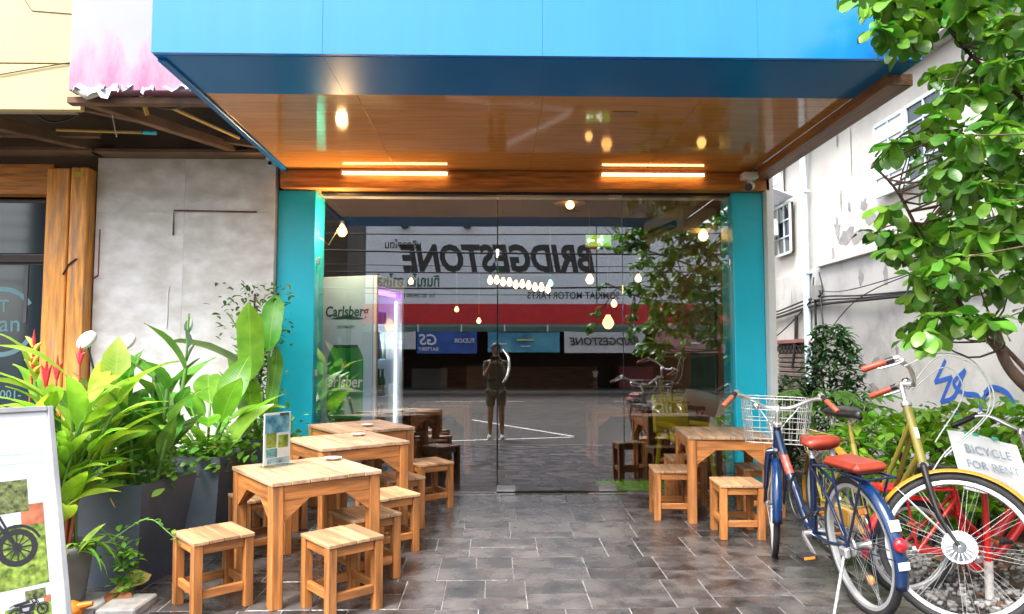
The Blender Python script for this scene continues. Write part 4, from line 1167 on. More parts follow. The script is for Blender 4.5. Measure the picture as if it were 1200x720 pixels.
# flyer and small white plates on the tables
fl = E('flyer_stand', (-1.215, 4.20, fz(4.20) + .632), 'upright blue and white flyer in a clear stand on the front table', 'flyer', rot=(0, 0, R_(61)))
b = MB(); b.box((0, -.010, .155), (.205, .002, .29), bev=.0008); b.box((0, .010, .155), (.205, .002, .29), bev=.0008); b.box((0, 0, .004), (.205, .09, .004), bev=.001)
O('holder', b, m_acry, parent=fl)
b = MB(); b.box((0, 0, .155), (.198, .003, .284)); pp = O('sheet', b, m_paper, parent=fl)
m_fb = pm('flyer_blue', (.04, .35, .62), rough=.5, var=.5, sc=18, col2=(.35, .65, .8)); m_fg = pm('flyer_green', (.35, .42, .05), rough=.5, var=.6, sc=25); m_fy = pm('flyer_teal', (.10, .40, .45), rough=.5, var=.6, sc=30)
for sd in (-1, 1):
    def fpatch(name, x, z, w, h, m, k):
        b = MB(); b.box((x * sd, -.0018 * 1 * -sd * -1 if False else sd * (.0017 + k * .0003), z), (w, .0004, h)); O(name, b, m, parent=pp)
    fpatch('print_block', 0, .235, .18, .10, m_fb, 0)
    fpatch('print_block', -.045, .135, .075, .07, m_fg, 0)
    fpatch('print_block', .045, .145, .075, .08, m_fg, 1)
    fpatch('print_block', .04, .075, .08, .05, m_fy, 0)
    fpatch('print_block', -.01, .032, .17, .03, m_fb, 1)
    fpatch('print_block', -.05, .285, .07, .016, pm('flyer_dark', (.05, .1, .12), rough=.5) if sd < 0 else bpy.data.materials['flyer_dark'], 2)
for (x, y, lb) in ((-.95, 4.42, 'small white paper plate on the far corner of the flyer table'), (-1.0, 5.88, 'small white paper plate on the table by the glass'), (-.97, 5.32, 'small white paper plate on the middle left table')):
    b = MB(); b.lathe([(.001, .002), (.035, .002), (.05, .012), (.052, .014), (.048, .012), (.001, .004)], 20)
    hh = .632 if y < 4.5 else .652
    tag(O('paper_plate', b, m_white, loc=(x, y, fz(y) + hh)), lb, 'plate', 'white plates on the tables')

# ------------------------------------------------------------------ leaning photo board at the left
bd = E('photo_board', (-1.71, 3.15, fz(3.15)), 'white photo board of motorbikes leaning by the plants at the front left', 'sign')
xr = Vector((.62, .78, 0)).normalized()            # left to right along the board
nn = Vector((.78, -.62, 0)).normalized()
upv = (Vector((0, 0, 1.06)) - nn * .34).normalized()
nrm = xr.cross(upv).normalized()
BM = Matrix((xr, upv, nrm)).transposed().to_4x4()
bd.rotation_euler = BM.to_euler()
BW, BH = .72, 1.10      # local x from -BW (left) to 0 (right edge); y up the board
def bpart(name, c, d, m, bev=.003, parent=None):
    b = MB(); b.box(c, d, bev=bev); return O(name, b, m, parent=parent or bd)
m_bwh = pm('board_white', (.74, .76, .78), rough=.35, var=.03)
pn = bpart('panel', (-BW / 2, BH / 2, 0), (BW, BH, .02), m_bwh)
m_tr = pm('grey_plastic_frame', (.30, .31, .32), rough=.4, var=.2)
for (c, d) in (((-.011, BH / 2, .004), (.024, BH, .036)), ((-BW + .011, BH / 2, .004), (.024, BH, .036)), ((-BW / 2, BH - .011, .005), (BW - .05, .024, .036)), ((-BW / 2, .011, .005), (BW - .05, .024, .036))):
    bpart('frame_strip', c, d, m_tr)
b = MB(); b.bar((-BW / 2, BH - .1, -.012), (-BW / 2, .35, -.45), .03, .02); O('back_strut', b, m_tr, parent=bd)
m_gr = pm('print_grass', (.12, .24, .02), rough=.4, var=.7, sc=40, col2=(.36, .50, .08)); m_sk = pm('print_wall', (.55, .58, .6), rough=.4, var=.2, sc=12); m_br = pm('print_brick', (.45, .14, .07), rough=.4, var=.4, sc=20)
m_pf = pm('print_foliage', (.12, .14, .05), rough=.4, var=.8, sc=60)
def photo(x0, y0_, w, h, scale, seed, name='photo_print'):
    q = random.Random(seed)
    b = MB(); b.box((x0 + w / 2, y0_ + h / 2, .0108), (w, h, .0012)); ph = O(name, b, m_gr, parent=pn)
    def sub(nm, poly, m, z):
        b = MB(); b.add([(p[0], p[1], z) for p in poly], [tuple(range(len(poly)))]); O(nm, b, m, parent=ph)
    def rect(nm, xa, ya, xb, yb, m, z):
        sub(nm, [(x0 + w * xa, y0_ + h * ya), (x0 + w * xb, y0_ + h * ya), (x0 + w * xb, y0_ + h * yb), (x0 + w * xa, y0_ + h * yb)], m, z)
    rect('printed_wall', 0, .55, 1, 1, m_sk, .0118)
    rect('printed_brick', .84, .55, 1, .74, m_br, .0121)
    rect('printed_foliage', .45, .68, .9, .98, m_pf, .0122)
    b = MB(); z = .0126
    cxs = (x0 + w * .22, x0 + w * .80); cy = y0_ + h * .36; R = h * .17
    for c in cxs:
        for i in range(18):
            a, a2 = 2 * PI * i / 18, 2 * PI * (i + 1) / 18
            b.add([(c + R * math.cos(a), cy + R * math.sin(a), z), (c + R * math.cos(a2), cy + R * math.sin(a2), z), (c + .7 * R * math.cos(a2), cy + .7 * R * math.sin(a2), z), (c + .7 * R * math.cos(a), cy + .7 * R * math.sin(a), z)], [(0, 1, 2, 3)])
    def poly(P, dz):
        b.add([(x0 + w * p[0], y0_ + h * p[1], z + dz) for p in P], [tuple(range(len(P)))])
    for c in cxs:
        for i in range(12):
            a = 2 * PI * i / 12; n_ = Vector((-math.sin(a), math.cos(a))) * R * .03
            p_, q_ = Vector((c, cy)), Vector((c + .72 * R * math.cos(a), cy + .72 * R * math.sin(a)))
            b.add([(p_.x - n_.x, p_.y - n_.y, z + i * 1e-5), (q_.x - n_.x, q_.y - n_.y, z + i * 1e-5), (q_.x + n_.x, q_.y + n_.y, z + i * 1e-5), (p_.x + n_.x, p_.y + n_.y, z + i * 1e-5)], [(0, 1, 2, 3)])
        b.add([(c + .25 * R * math.cos(2 * PI * i / 12), cy + .25 * R * math.sin(2 * PI * i / 12), z + .0002) for i in range(12)], [tuple(range(12))])
    def line(P, t, dz):
        for i in range(len(P) - 1):
            p_, q_ = Vector((x0 + w * P[i][0], y0_ + h * P[i][1])), Vector((x0 + w * P[i + 1][0], y0_ + h * P[i + 1][1]))
            d_ = (q_ - p_).normalized(); n_ = Vector((-d_.y, d_.x)) * t * h; e_ = d_ * t * h * .4
            b.add([((p_ - n_ - e_).x, (p_ - n_ - e_).y, z + dz + i * 1e-5), ((q_ - n_ + e_).x, (q_ - n_ + e_).y, z + dz + i * 1e-5), ((q_ + n_ + e_).x, (q_ + n_ + e_).y, z + dz + i * 1e-5), ((p_ + n_ - e_).x, (p_ + n_ - e_).y, z + dz + i * 1e-5)], [(0, 1, 2, 3)])
    for c, a0, a1 in ((cxs[0], 40, 175), (cxs[1], 20, 150)):
        line([((c - x0) / w + R * 1.16 / w * math.cos(R_(a0 + (a1 - a0) * i / 9)), .36 + R * 1.16 / h * math.sin(R_(a0 + (a1 - a0) * i / 9))) for i in range(10)], .012, .0012)
    line([(.22, .36), (.40, .40), (.44, .30)], .012, .0013); line([(.22, .36), (.28, .60)], .010, .00135); line([(.80, .36), (.68, .70), (.60, .80)], .010, .0014)
    line([(.60, .80), (.66, .84), (.70, .82)], .008, .00145); line([(.62, .80), (.60, .92)], .005, .0015); line([(.10, .60), (.20, .64), (.30, .63)], .012, .00155)
    poly([(.18, .66), (.52, .70), (.55, .62), (.22, .58)], .0001)
    poly([(.30, .60), (.66, .58), (.62, .38), (.38, .30), (.30, .42)], .0002)
    poly([(.56, .72), (.66, .74), (.70, .58), (.60, .55)], .0003)
    poly([(.66, .60), (.69, .60), (.82, .36), (.79, .35)], .0004)
    poly([(.62, .86), (.65, .86), (.69, .66), (.66, .66)], .0005)
    poly([(.10, .40), (.60, .33), (.60, .28), (.10, .34)], .0006)
    O('printed_motorbike', b, m_ink, parent=ph)
    if 'print_grey' not in bpy.data.materials: pm('print_grey', (.4, .4, .42), rough=.4)
    for P in ([(.36, .50), (.52, .50), (.50, .40), (.38, .40)], [(.12, .38), (.40, .345), (.40, .325), (.12, .355)], [(.59, .70), (.64, .70), (.66, .62), (.61, .62)]):
        b = MB(); b.add([(x0 + w * p[0], y0_ + h * p[1], z + .0009) for p in P], [tuple(range(len(P)))])
        O('printed_chrome', b, bpy.data.materials['print_grey'], parent=ph)
photo(-.60, .36, .53, .44, 1, 1)
photo(-.235, .215, .165, .13, 1, 2)
photo(-.235, .075, .165, .13, 1, 3)
photo(-.60, .075, .355, .27, 1, 4)
for y in (.86, .90):
    b = MB(); b.box((-.35, y, .0106), (.60, .004, .001)); O('printed_line', b, pm('print_cyan', (.4, .65, .8), rough=.4) if y == .86 else bpy.data.materials['print_cyan'], parent=pn)
# ------------------------------------------------------------------ plants
def leaf_mesh(L, W, droop=0.6, fold=0.25, shape='lance', n=6, wave=0.0, name='leaf', tear=0.0, seed=0):
    q = random.Random(seed)
    vs, fs = [], []
    x = z = 0.0
    a = 0.0
    for i in range(n + 1):
        t = i / n
        if shape == 'lance':
            w = math.sin(PI * min(1, t ** 0.75 * .97 + .03)) ** .9
        elif shape == 'obov':
            w = math.sin(PI * min(1, .05 + .86 * t ** 1.4)) ** .8
        elif shape == 'strap':
            w = (1 - t ** 3) * (.5 + .5 * min(1, t * 4))
        else:   # paddle, banana like
            w = min(1, math.sin(PI * min(1, t * .96 + .04)) * 1.45) ** .9
        w *= W / 2
        if i == n: w = max(w * (.62 if shape == 'obov' else .2), .0006)
        nx, nz = -math.sin(a), math.cos(a)
        for s_ in (-1, 0, 1):
            wv = wave * math.sin(t * 9 + s_ * 2 + seed) * abs(s_)
            tr_ = (1 - tear * q.random()) if s_ else 1
            up_ = abs(s_) * w * fold + wv
            vs.append((x + nx * up_, s_ * w * tr_, z + nz * up_))
        da = -droop / n
        a += da
        x += math.cos(a) * L / n
        z += math.sin(a) * L / n
    for i in range(n):
        for j in (0, 1):
            p = i * 3 + j
            fs.append((p, p + 3, p + 4, p + 1))
    b = MB(); b.add(vs, fs, 0, True)
    return b.make(name) if name else b
def LM(pos, az, el, roll=0.0, sc=1.0):
    return Matrix.Translation(pos) @ Matrix.Rotation(az, 4, 'Z') @ Matrix.Rotation(-el, 4, 'Y') @ Matrix.Rotation(roll, 4, 'X') @ Matrix.Scale(sc, 4)
def withmat(me, m):
    me.materials.clear(); me.materials.append(m); return me

l_tree = leafm('tree_leaf', (.04, .15, .014), (.12, .31, .03), .24, .33, .42)
l_yel = leafm('ginger_leaf', (.17, .38, .025), (.36, .54, .07), .42, .4, .35, .003)
l_can = leafm('canna_leaf', (.05, .19, .025), (.11, .31, .04), .3, .33, .25, .004)
l_ban = leafm('paddle_leaf', (.07, .26, .02), (.15, .40, .04), .4, .33, .25, .005)
l_can0 = leafm('shrub_leaf', (.03, .11, .015), (.07, .20, .03), .3, .4, .4)
l_dark = leafm('dark_leaf', (.016, .065, .015), (.03, .11, .02), .25, .3, .25)
l_hedge = leafm('hedge_leaf', (.08, .26, .012), (.22, .44, .04), .36, .4, .4)
l_small = leafm('small_leaf', (.07, .22, .02), (.17, .38, .05), .35, .42, .4)
m_gst = pm('green_stem', (.10, .22, .04), rough=.5, var=.2)
m_rst = pm('red_stem', (.38, .09, .04), rough=.5, var=.3, sc=9)
m_bark = pm('bark', (.10, .06, .04), rough=.85, var=.4, sc=18, stretch=(1, 1, .3), bump=.5, bsc=40)
m_brct = pm('red_bract', (.58, .02, .03), rough=.4); m_ybr = pm('yellow_bract', (.75, .45, .05), rough=.4)
m_slate = pm('slate_planter', (.058, .075, .098), rough=.5, var=.22, sc=2.5, stain=(.13, .14, .15), ssc=2.2, samt=.45, bump=.1, bsc=60)

def planter(c, S, SB, H, rz, label):
    t = E('planter', (c[0], c[1], fz(c[1])), label, 'planter', rz=rz, group='dark square planters along the left wall')
    b = MB()
    o_, i_ = S / 2, S / 2 - .03
    ob = SB / 2
    def ring(h, z): return [(-h, -h, z), (h, -h, z), (h, h, z), (-h, h, z)]
    vs = ring(ob, 0) + ring(o_ - .002, H - .006) + ring(o_, H) + ring(i_, H) + ring(i_ - .005, H - .07)
    fs = [(3, 2, 1, 0)]
    for k in range(4):
        for j in range(4):
            fs.append((k * 4 + j, k * 4 + (j + 1) % 4, k * 4 + 4 + (j + 1) % 4, k * 4 + 4 + j))
    b.add(vs, fs)
    O('body', b, m_slate, parent=t)
    b = MB(); b.box((0, 0, H - .07), (2 * i_ - .004, 2 * i_ - .004, .04)); O('soil', b, m_soil, parent=t)
    return t
planter((-2.03, 4.27), .47, .32, .56, R_(-13), 'slate square planter nearest the street beside the round pot')
planter((-1.97, 5.16), .48, .34, .56, R_(-10), 'slate square planter in the middle with white flecked ground cover')
planter((-1.77, 5.83), .43, .32, .57, R_(5), 'slate square planter beside the teal column under big paddle leaves')
planter((-2.46, 4.72), .44, .32, .56, R_(-10), 'slate square planter hidden deepest in the foliage by the wall')
pt = E('round_pot', (-2.16, 3.80, fz(3.8)), 'round grey clay pot half behind the leaning photo board', 'pot')
b = MB(); b.lathe([(.001, 0), (.10, 0), (.118, .05), (.14, .22), (.142, .26), (.158, .27), (.162, .31), (.156, .325), (.14, .32), (.136, .28), (.001, .28)], 28); O('body', b, pm('grey_clay', (.16, .16, .155), rough=.8, var=.2, stain=(.08, .08, .07), samt=.6, bump=.2), parent=pt)
b = MB(); b.lathe([(.134, .285), (.08, .295), (.001, .3)], 16); O('soil', b, m_soil, parent=pt)

def plant(name, loc, label, cat='plant', group=None):
    return E(name, loc, label, cat, group=group)
def add_leaf(t, me, pos, az, el, roll=0, sc=1.0, name='leaf'):
    return O(name, me, None, parent=t, M=LM(pos, az, el, roll, sc))
def stem(t, pts, r, m=m_gst, name='stem'):
    b = MB(); b.tube(spline(pts, 4), r, 6); return O(name, b, m, parent=t)

# red stemmed ginger in the round pot
gp = plant('ginger_plant', (-2.20, 3.86, .30), 'yellow green ginger with red stems and red flowers in the round pot')
gl = [withmat(leaf_mesh(.36, .085, .9, .3, 'lance', 7, .004, seed=i), l_yel) for i in range(3)]
q = random.Random(3)
for i in range(21):
    a = q.uniform(0, 2 * PI); bx, by = q.uniform(-.07, .07), q.uniform(-.06, .06)
    h = q.uniform(.35, .85); lx, ly = .13 * math.cos(a) + q.uniform(-.06, .10), .12 * math.sin(a)
    top = Vector((bx + lx, by + ly, h))
    stem(gp, [(bx, by, 0), (bx + lx * .25, by + ly * .25, h * .5), top], .008, m_gst)
    if i % 2: stem(gp, [(bx, by, .0), (bx + lx * .08, by + ly * .08, .16), (bx + lx * .14, by + ly * .14, .30)], .0105, m_rst)
    for k in range(5):
        f = .30 + .175 * k
        p = Vector((bx + lx * f * f, by + ly * f * f, h * min(1, f)))
        add_leaf(gp, gl[k % 3], p, a + q.uniform(-1.5, 1.5), q.uniform(.75, 1.35), q.uniform(-.7, .7), q.uniform(.8, 1.2))
def bract_flower(t, x, y, z0, z1, m, n_):
    stem(t, [(x * .5, y, 0), (x, y, z0 * .7), (x, y, z0)], .006, m_rst)
    for k in range(n_):
        s_ = -1 if k % 2 else 1
        z = z0 + (z1 - z0) * k / n_
        b = MB(); b.tube([(x, y, z), (x + s_ * .02, y, z + .035), (x + s_ * .045, y, z + .055)], [.010, .011, .001], 6)
        O('bract', b, m, parent=t)
    b = MB(); b.tube([(x, y, z0 - .02), (x, y, z1), (x, y, z1 + .06)], [.009, .009, .001], 6); O('flower_spike', b, m_brct, parent=t)
bract_flower(gp, -.20, .05, .86, 1.04, m_ybr, 6)
for (dx, z0, z1) in ((-.135, .80, .96), (-.08, .84, .97), (.035, .92, 1.02)):
    stem(gp, [(dx * .4, .06, 0), (dx, .06, z0 * .7), (dx, .06, z0)], .005, m_rst)
    for s_ in (-1, 0, 1):
        b = MB(); b.tube([(dx, .06, z0), (dx + s_ * .012, .06, (z0 + z1) / 2), (dx + s_ * .028, .06, z1 - abs(s_) * .04)], [.007, .010, .001], 6); O('bract', b, m_brct, parent=gp)
# spider plant at the pot rim
sp2 = plant('spider_plant', (-2.06, 3.74, .30), 'small plant with long thin arching leaves at the rim of the round pot')
sl = [withmat(leaf_mesh(.27, .02, 1.9, .3, 'strap', 8, seed=i), l_small) for i in range(2)]
for i in range(16):
    add_leaf(sp2, sl[i % 2], (q.uniform(-.03, .03), q.uniform(-.03, .03), 0), q.uniform(-1.9, 1.6), q.uniform(.5, 1.25), 0, q.uniform(.7, 1.15))
yl = withmat(leaf_mesh(.20, .065, .4, .2, 'lance', 6), l_yel)
add_leaf(sp2, yl, (.03, -.02, .0), -.3, 1.0, .9, 1.0); add_leaf(sp2, yl, (.02, -.02, .0), .9, .6, .4, .8)
# trailing weed in front of the first planter
def leafcloud(name, t, n_, fn, me_src, m, az=None, el=(-.3, 1.2), sc=(.7, 1.2), seed=1, kind='stuff'):
    qq = random.Random(seed); b = MB()
    for _ in range(n_):
        p = fn(qq)
        b.mesh(me_src, LM(p, qq.uniform(0, 2 * PI) if az is None else az + qq.uniform(-1, 1), qq.uniform(*el), qq.uniform(-.7, .7), qq.uniform(*sc)))
    me = b.make(name); withmat(me, m)
    for p in me.polygons: p.use_smooth = True
    return O(name, me, None, parent=t, kind=kind)
lf_s = leaf_mesh(.045, .028, .5, .2, 'lance', 3, name='leaf'); lf_r = leaf_mesh(.055, .05, .5, .15, 'obov', 3, name='leaf'); lf_m = leaf_mesh(.085, .042, .5, .25, 'obov', 4, name='leaf')
wd = plant('trailing_weed', (-1.86, 3.90, .02), 'bright green trailing weed on the kerb in front of the first planter')
leafcloud('foliage', wd, 150, lambda r: (r.gauss(-.02, .035), r.gauss(0, .03), abs(r.gauss(.03, .05)) + (r.random() * .22)), lf_s, l_small, seed=2)
stem(wd, [(0, 0, 0), (-.03, .02, .15), (-.09, .0, .3), (-.14, -.05, .38)], .004); stem(wd, [(-.1, -.02, .3), (.1, -.06, .42), (.22, -.08, .36), (.30, -.1, .30)], .003)
for k in range(16):
    t_ = k / 15
    add_leaf(wd, withmat(lf_s.copy(), l_small), Vector((-.1 + .4 * t_, -.02 - .08 * t_, .3 + .28 * t_ * (1 - t_) * 1.6 + .0 * t_)), q.uniform(0, 6), q.uniform(0, 1), 0, .8)
b = MB(); dl = leaf_mesh(.16, .12, 1.0, .4, 'obov', 6, .012); withmat(dl, pm('dry_leaf', (.25, .09, .03), rough=.7, var=.4))
tag(O('dry_leaf', dl, None, M=LM((-1.96, 3.86, .055), -.5, .1, .3)), 'curled brown dead leaf lying on the kerb by the trailing weed', 'leaf')
dl2 = leaf_mesh(.2, .1, .5, .3, 'obov', 6, .008); withmat(dl2, pm('yellowed_leaf', (.55, .42, .12), rough=.6, var=.3))
tag(O('yellowed_leaf', dl2, None, M=LM((-1.93, 3.87, .06), .7, .55, .6)), 'yellowed leaf leaning behind the trailing weed', 'leaf')
b = MB(); b.sphere((0, 0, 0), .05, 14, 10, sc=(1.2, 1, .95)); b.tube([(.04, 0, .02), (.10, .01, .03)], [.02, .012], 8)
tag(O('orange_bottle', b, pm('orange_plastic', (.75, .22, .02), rough=.35), loc=(-2.02, 3.66, .05)), 'small rounded orange plastic thing on the kerb below the round pot', 'bottle')

# first planter: canna and yellow banana like leaf
p1 = plant('canna_plant', (-1.97, 4.27, .53), 'dark green canna with grey green buds and a yellow green upright leaf')
cl_ = [withmat(leaf_mesh(.38, .13, .55, .35, 'lance', 7, .005, seed=i), l_can) for i in range(3)]
ylp = withmat(leaf_mesh(.46, .13, .25, .3, 'paddle', 9, .004), l_yel)
st_ = [(-.18, -.16, .3), (.0, -.18, .32), (.16, -.14, .36), (-.12, -.06, .5), (.02, .02, .62), (.10, -.02, .55), (.05, .12, .48), (-.02, -.1, .4), (.14, .10, .66), (-.16, .1, .45)]
for i, (x, y, h) in enumerate(st_):
    stem(p1, [(x * .6, y * .6, 0), (x * .9, y * .9, h * .5), (x * 1.2, y, h)], .011)
    for k in range(5):
        f = .3 + .17 * k
        add_leaf(p1, cl_[(i + k) % 3], (x * (.6 + .6 * f), y * (.6 + .4 * f), h * f), i * 1.7 + k * 2.2, q.uniform(.75, 1.35), q.uniform(-.4, .4), q.uniform(.6, .95))
stem(p1, [(.14, .10, .5), (.17, .10, .75), (.175, .1, .98)], .006)
bud = withmat(leaf_mesh(.12, .05, .2, .6, 'lance', 5), leafm('bud_leaf', (.06, .12, .07), (.10, .17, .10), .2))
for (z, el) in ((.70, 1.3), (.78, 1.5), (.86, 1.2)):
    add_leaf(p1, bud, (.175, .1, z), q.uniform(0, 6), el)
add_leaf(p1, ylp, (-.10, -.19, .33), 1.75, 1.5, .15, 1.15); stem(p1, [(-.08, -.12, 0), (-.10, -.17, .2), (-.10, -.19, .34)], .013)
add_leaf(p1, ylp, (-.17, -.17, .22), 1.2, 1.4, -.4, .95); stem(p1, [(-.12, -.1, 0), (-.17, -.17, .23)], .011)
add_leaf(p1, ylp, (-.20, .02, .2), 2.6, 1.1, .3, .8); add_leaf(p1, gl[0], (-.08, -.12, .05), -1.2, .9, .2, .9); add_leaf(p1, gl[1], (-.2, -.05, .1), -2.3, .8, .2, .9)
yd = withmat(leaf_mesh(.10, .06, .5, .2, 'lance', 5), pm('yellow_leaf', (.7, .5, .05), rough=.5, var=.3))
add_leaf(p1, yd, (-.05, -.2, .02), -1.4, -1.0); add_leaf(p1, yd, (-.14, -.16, .08), -2, .6)
leafcloud('foliage', p1, 200, lambda r: (r.uniform(-.2, .2), r.uniform(-.2, .2), r.uniform(0, .2)), lf_m, l_small, seed=5)

# middle planter: big leaves and flecked ground cover
p2 = plant('broad_leaf_plant', (-1.97, 5.16, .55), 'broad leaved green plant rising from flecked ground cover in the middle planter')
bl_ = [withmat(leaf_mesh(.46, .20, .7, .3, 'lance', 8, .006, seed=i + 4), l_ban) for i in range(3)]
for i in range(13):
    a = i * 2.4; r0 = .05 + .02 * (i % 4); h = q.uniform(.1, .42)
    x, y = .12 * math.cos(a), .12 * math.sin(a)
    stem(p2, [(x * .3, y * .3, 0), (x * .8, y * .8, h * .7), (x * 1.2, y * 1.2, h)], .009)
    add_leaf(p2, bl_[i % 3], (x * 1.2, y * 1.2, h), a + q.uniform(-.4, .4), q.uniform(.6, 1.3), q.uniform(-.5, .5), q.uniform(.75, 1.1))
add_leaf(p2, bl_[0], (.16, -.10, .06), -.35, 1.1, 1.0, 1.0)
g2 = plant('ground_cover', (-1.97, 5.16, .54), 'low round leaved ground cover spilling over the middle planter edge')
leafcloud('foliage', g2, 420, lambda r: (r.gauss(.06, .12), r.gauss(-.08, .12), max(-.03, r.gauss(.06, .06))), lf_r, l_small, seed=6)
b = MB()
for i in range(60):
    b.mesh(lf_s, LM((q.gauss(.02, .12), q.gauss(-.06, .12), q.uniform(.1, .32)), q.uniform(0, 6), q.uniform(0, 1.3), 0, q.uniform(.5, .9)))
O('pale_foliage', withmat(b.make('pale_foliage'), leafm('variegated_leaf', (.35, .5, .18), (.6, .7, .4), .3, .5, .2)), None, parent=g2, kind='stuff')
fb = MB()
for (x, y, z) in ((.05, -.12, .2), (.13, -.2, .12), (.07, -.22, .1)):
    for k in range(6):
        fb.mesh(lf_s, LM((x, y, z), k * PI / 3, .6, 0, .55))
O('blossom', withmat(fb.make('blossom'), pm('pink_petal', (.65, .35, .3), rough=.5)), None, parent=g2)

# rear planter: strelitzia with long paddles
p3 = plant('bird_of_paradise', (-1.77, 5.83, .57), 'tall paddle leaved plant with one torn dark leaf before the concrete wall')
def paddle(L, W, m, droop, **k): return withmat(leaf_mesh(L, W, droop, .22, 'paddle', 11, .006, **k), m)
pl_a = paddle(.60, .20, l_ban, .25, seed=1); pl_b = paddle(.52, .18, l_ban, .5, seed=2); pl_c = paddle(.74, .19, l_can, 1.0, seed=3, tear=.4); pl_d = paddle(.48, .10, l_can, .4, seed=4)
for (me, base, az, el, roll, sc, st0) in (
        (pl_a, (-.10, -.10, .52), -1.57, 1.50, .1, 1.0, (-.05, -.05)), (pl_b, (.0, .02, .74), 1.3, 1.50, .3, .95, (0, 0)), (pl_c, (-.02, -.05, .42), 2.75, .95, .75, 1.15, (-.05, 0)),
        (pl_d, (-.16, .0, .62), 2.2, 1.15, 1.1, 1.05, (-.06, .03)), (pl_a, (-.18, .05, .15), 2.9, 1.2, .9, .8, (-.08, 0)), (pl_b, (-.12, -.12, .10), -1.3, 1.2, -.9, .9, (-.04, -.06)),
        (pl_b, (-.06, -.14, .26), -1.5, .9, .3, .85, (-.02, -.06)), (pl_d, (.06, -.12, .12), -1.3, .95, .5, .9, (.04, -.04)), (pl_d, (.02, -.02, .3), 1.2, 1.3, .9, 1.1, (.02, 0)), (pl_a, (-.22, .08, .3), 2.6, 1.3, 1.3, .75, (-.1, .04)),
        (pl_b, (-.26, -.02, .02), 3.0, .9, .5, .8, (-.1, 0))):
    add_leaf(p3, me, base, az, el, roll, sc)
    stem(p3, [(st0[0], st0[1], -.02), ((st0[0] + base[0]) / 2, (st0[1] + base[1]) / 2, base[2] * .5), base], .012)
g3 = plant('ground_cover', (-1.77, 5.83, .55), 'bushy low foliage under the tall paddle leaves in the rear planter')
leafcloud('foliage', g3, 420, lambda r: (r.gauss(.02, .12), r.gauss(-.05, .11), max(-.03, r.gauss(.10, .09))), lf_m, l_small, seed=8, sc=(.5, .9))
# slim shrub beside the column
sb_ = plant('slim_shrub', (-2.0, 6.12, fz(6.1)), 'tall slim small leaved shrub in front of the left teal column', 'shrub')
for k in range(5):
    x = q.uniform(-.12, .22)
    stem(sb_, [(0, 0, 0), (x * .4, -.04, .7), (x, -.06, 1.5 + .05 * k)], .008, m_bark)
leafcloud('foliage', sb_, 900, lambda r: (lambda z: (r.gauss(.06, .10 + .05 * math.sin(z * 5)), r.gauss(-.06, .08), z))(r.uniform(.35, 1.78)), lf_m, l_can0, seed=9, sc=(.4, .75))
leafcloud('foliage', sb_, 260, lambda r: (lambda z: (r.gauss(.08, .09), r.gauss(-.10, .08), z))(r.uniform(.45, 1.5)), lf_s, l_small, seed=10)
# thick foliage against the wall behind the ginger
bk = plant('leafy_shrub', (-2.46, 4.75, .56), 'dense green and yellow foliage behind the ginger near the wall', 'shrub')
for k in range(18):
    add_leaf(bk, (gl + cl_)[k % 6], (q.uniform(-.2, .2), q.uniform(-.2, .2), q.uniform(0, .35)), q.uniform(0, 6), q.uniform(.6, 1.4), q.uniform(-.5, .5), q.uniform(.8, 1.1))
leafcloud('foliage', bk, 120, lambda r: (r.uniform(-.22, .22), r.uniform(-.22, .22), r.uniform(0, .25)), lf_m, l_small, seed=11)

# ------------------------------------------------------------------ garden on the right
def bushy(name, loc, label, n_, fn, lf, m, seed, cat='bush', stems=6, srad=.3, sh=.6, nl=0):
    t = plant(name, loc, label, cat)
    for k in range(stems):
        a = 2 * PI * k / stems
        stem(t, [(0, 0, -.1), (srad * .4 * math.cos(a), srad * .4 * math.sin(a), sh * .5), (srad * math.cos(a), srad * math.sin(a), sh)], .010, m_bark)
    qq = random.Random(seed + 50)
    me = withmat(lf.copy(), m)
    for _ in range(nl):
        add_leaf(t, me, fn(qq), qq.uniform(0, 6.28), qq.uniform(-.2, 1.1), qq.uniform(-.6, .6), qq.uniform(.8, 1.2))
    leafcloud('foliage', t, n_, fn, lf, m, seed=seed)
    return t
lf_h = leaf_mesh(.10, .054, .5, .25, 'obov', 4, name='leaf')
for i, (x, y, rx, ry, h) in enumerate(((2.85, 5.2, .45, .40, .86), (3.45, 5.35, .5, .45, .92), (4.05, 5.3, .5, .45, .95), (4.55, 4.9, .45, .4, .9))):
    def fn(r, rx=rx, ry=ry, h=h):
        while True:
            u, v, w = r.uniform(-1, 1), r.uniform(-1, 1), r.uniform(-1, 1)
            s_ = abs(u) ** 3 + abs(v) ** 3 + abs(w) ** 3
            if .35 < s_ < 1: break
        return (u * rx, v * ry, h * .52 + w * h * .48)
    bushy('hedge_bush', (x, y, 0), ('bright green rounded bush just behind the black saddle', 'bright green bush behind the olive head tube', 'bright green bush behind the paper rental notice', 'bright green bush at the far right below the trunk')[i], 900, fn, lf_h, l_hedge, 20 + i, nl=40, sh=h * .8)['group'] = 'hedge bushes along the garden'
lf_d = leaf_mesh(.13, .035, 1.0, .2, 'lance', 4, name='leaf')
def fd(r):
    z = r.uniform(.15, 1.0); k = (1 - z) ** .5
    a = r.uniform(0, 2 * PI); rr = r.uniform(.2, 1) ** .5 * (.12 + .34 * k)
    return (rr * math.cos(a), rr * math.sin(a), z * 1.58)
bushy('dark_shrub', (3.62, 7.9, 0), 'dark dense narrow leaved shrub standing against the white wall', 1500, fd, lf_d, l_dark, 31, 'shrub', 5, .2, 1.1, 20)
def fd2(r):
    a = r.uniform(0, 2 * PI); rr = r.uniform(0, 1) ** .5 * .34; z = r.uniform(.1, 1.05)
    return (rr * math.cos(a), rr * math.sin(a), z)
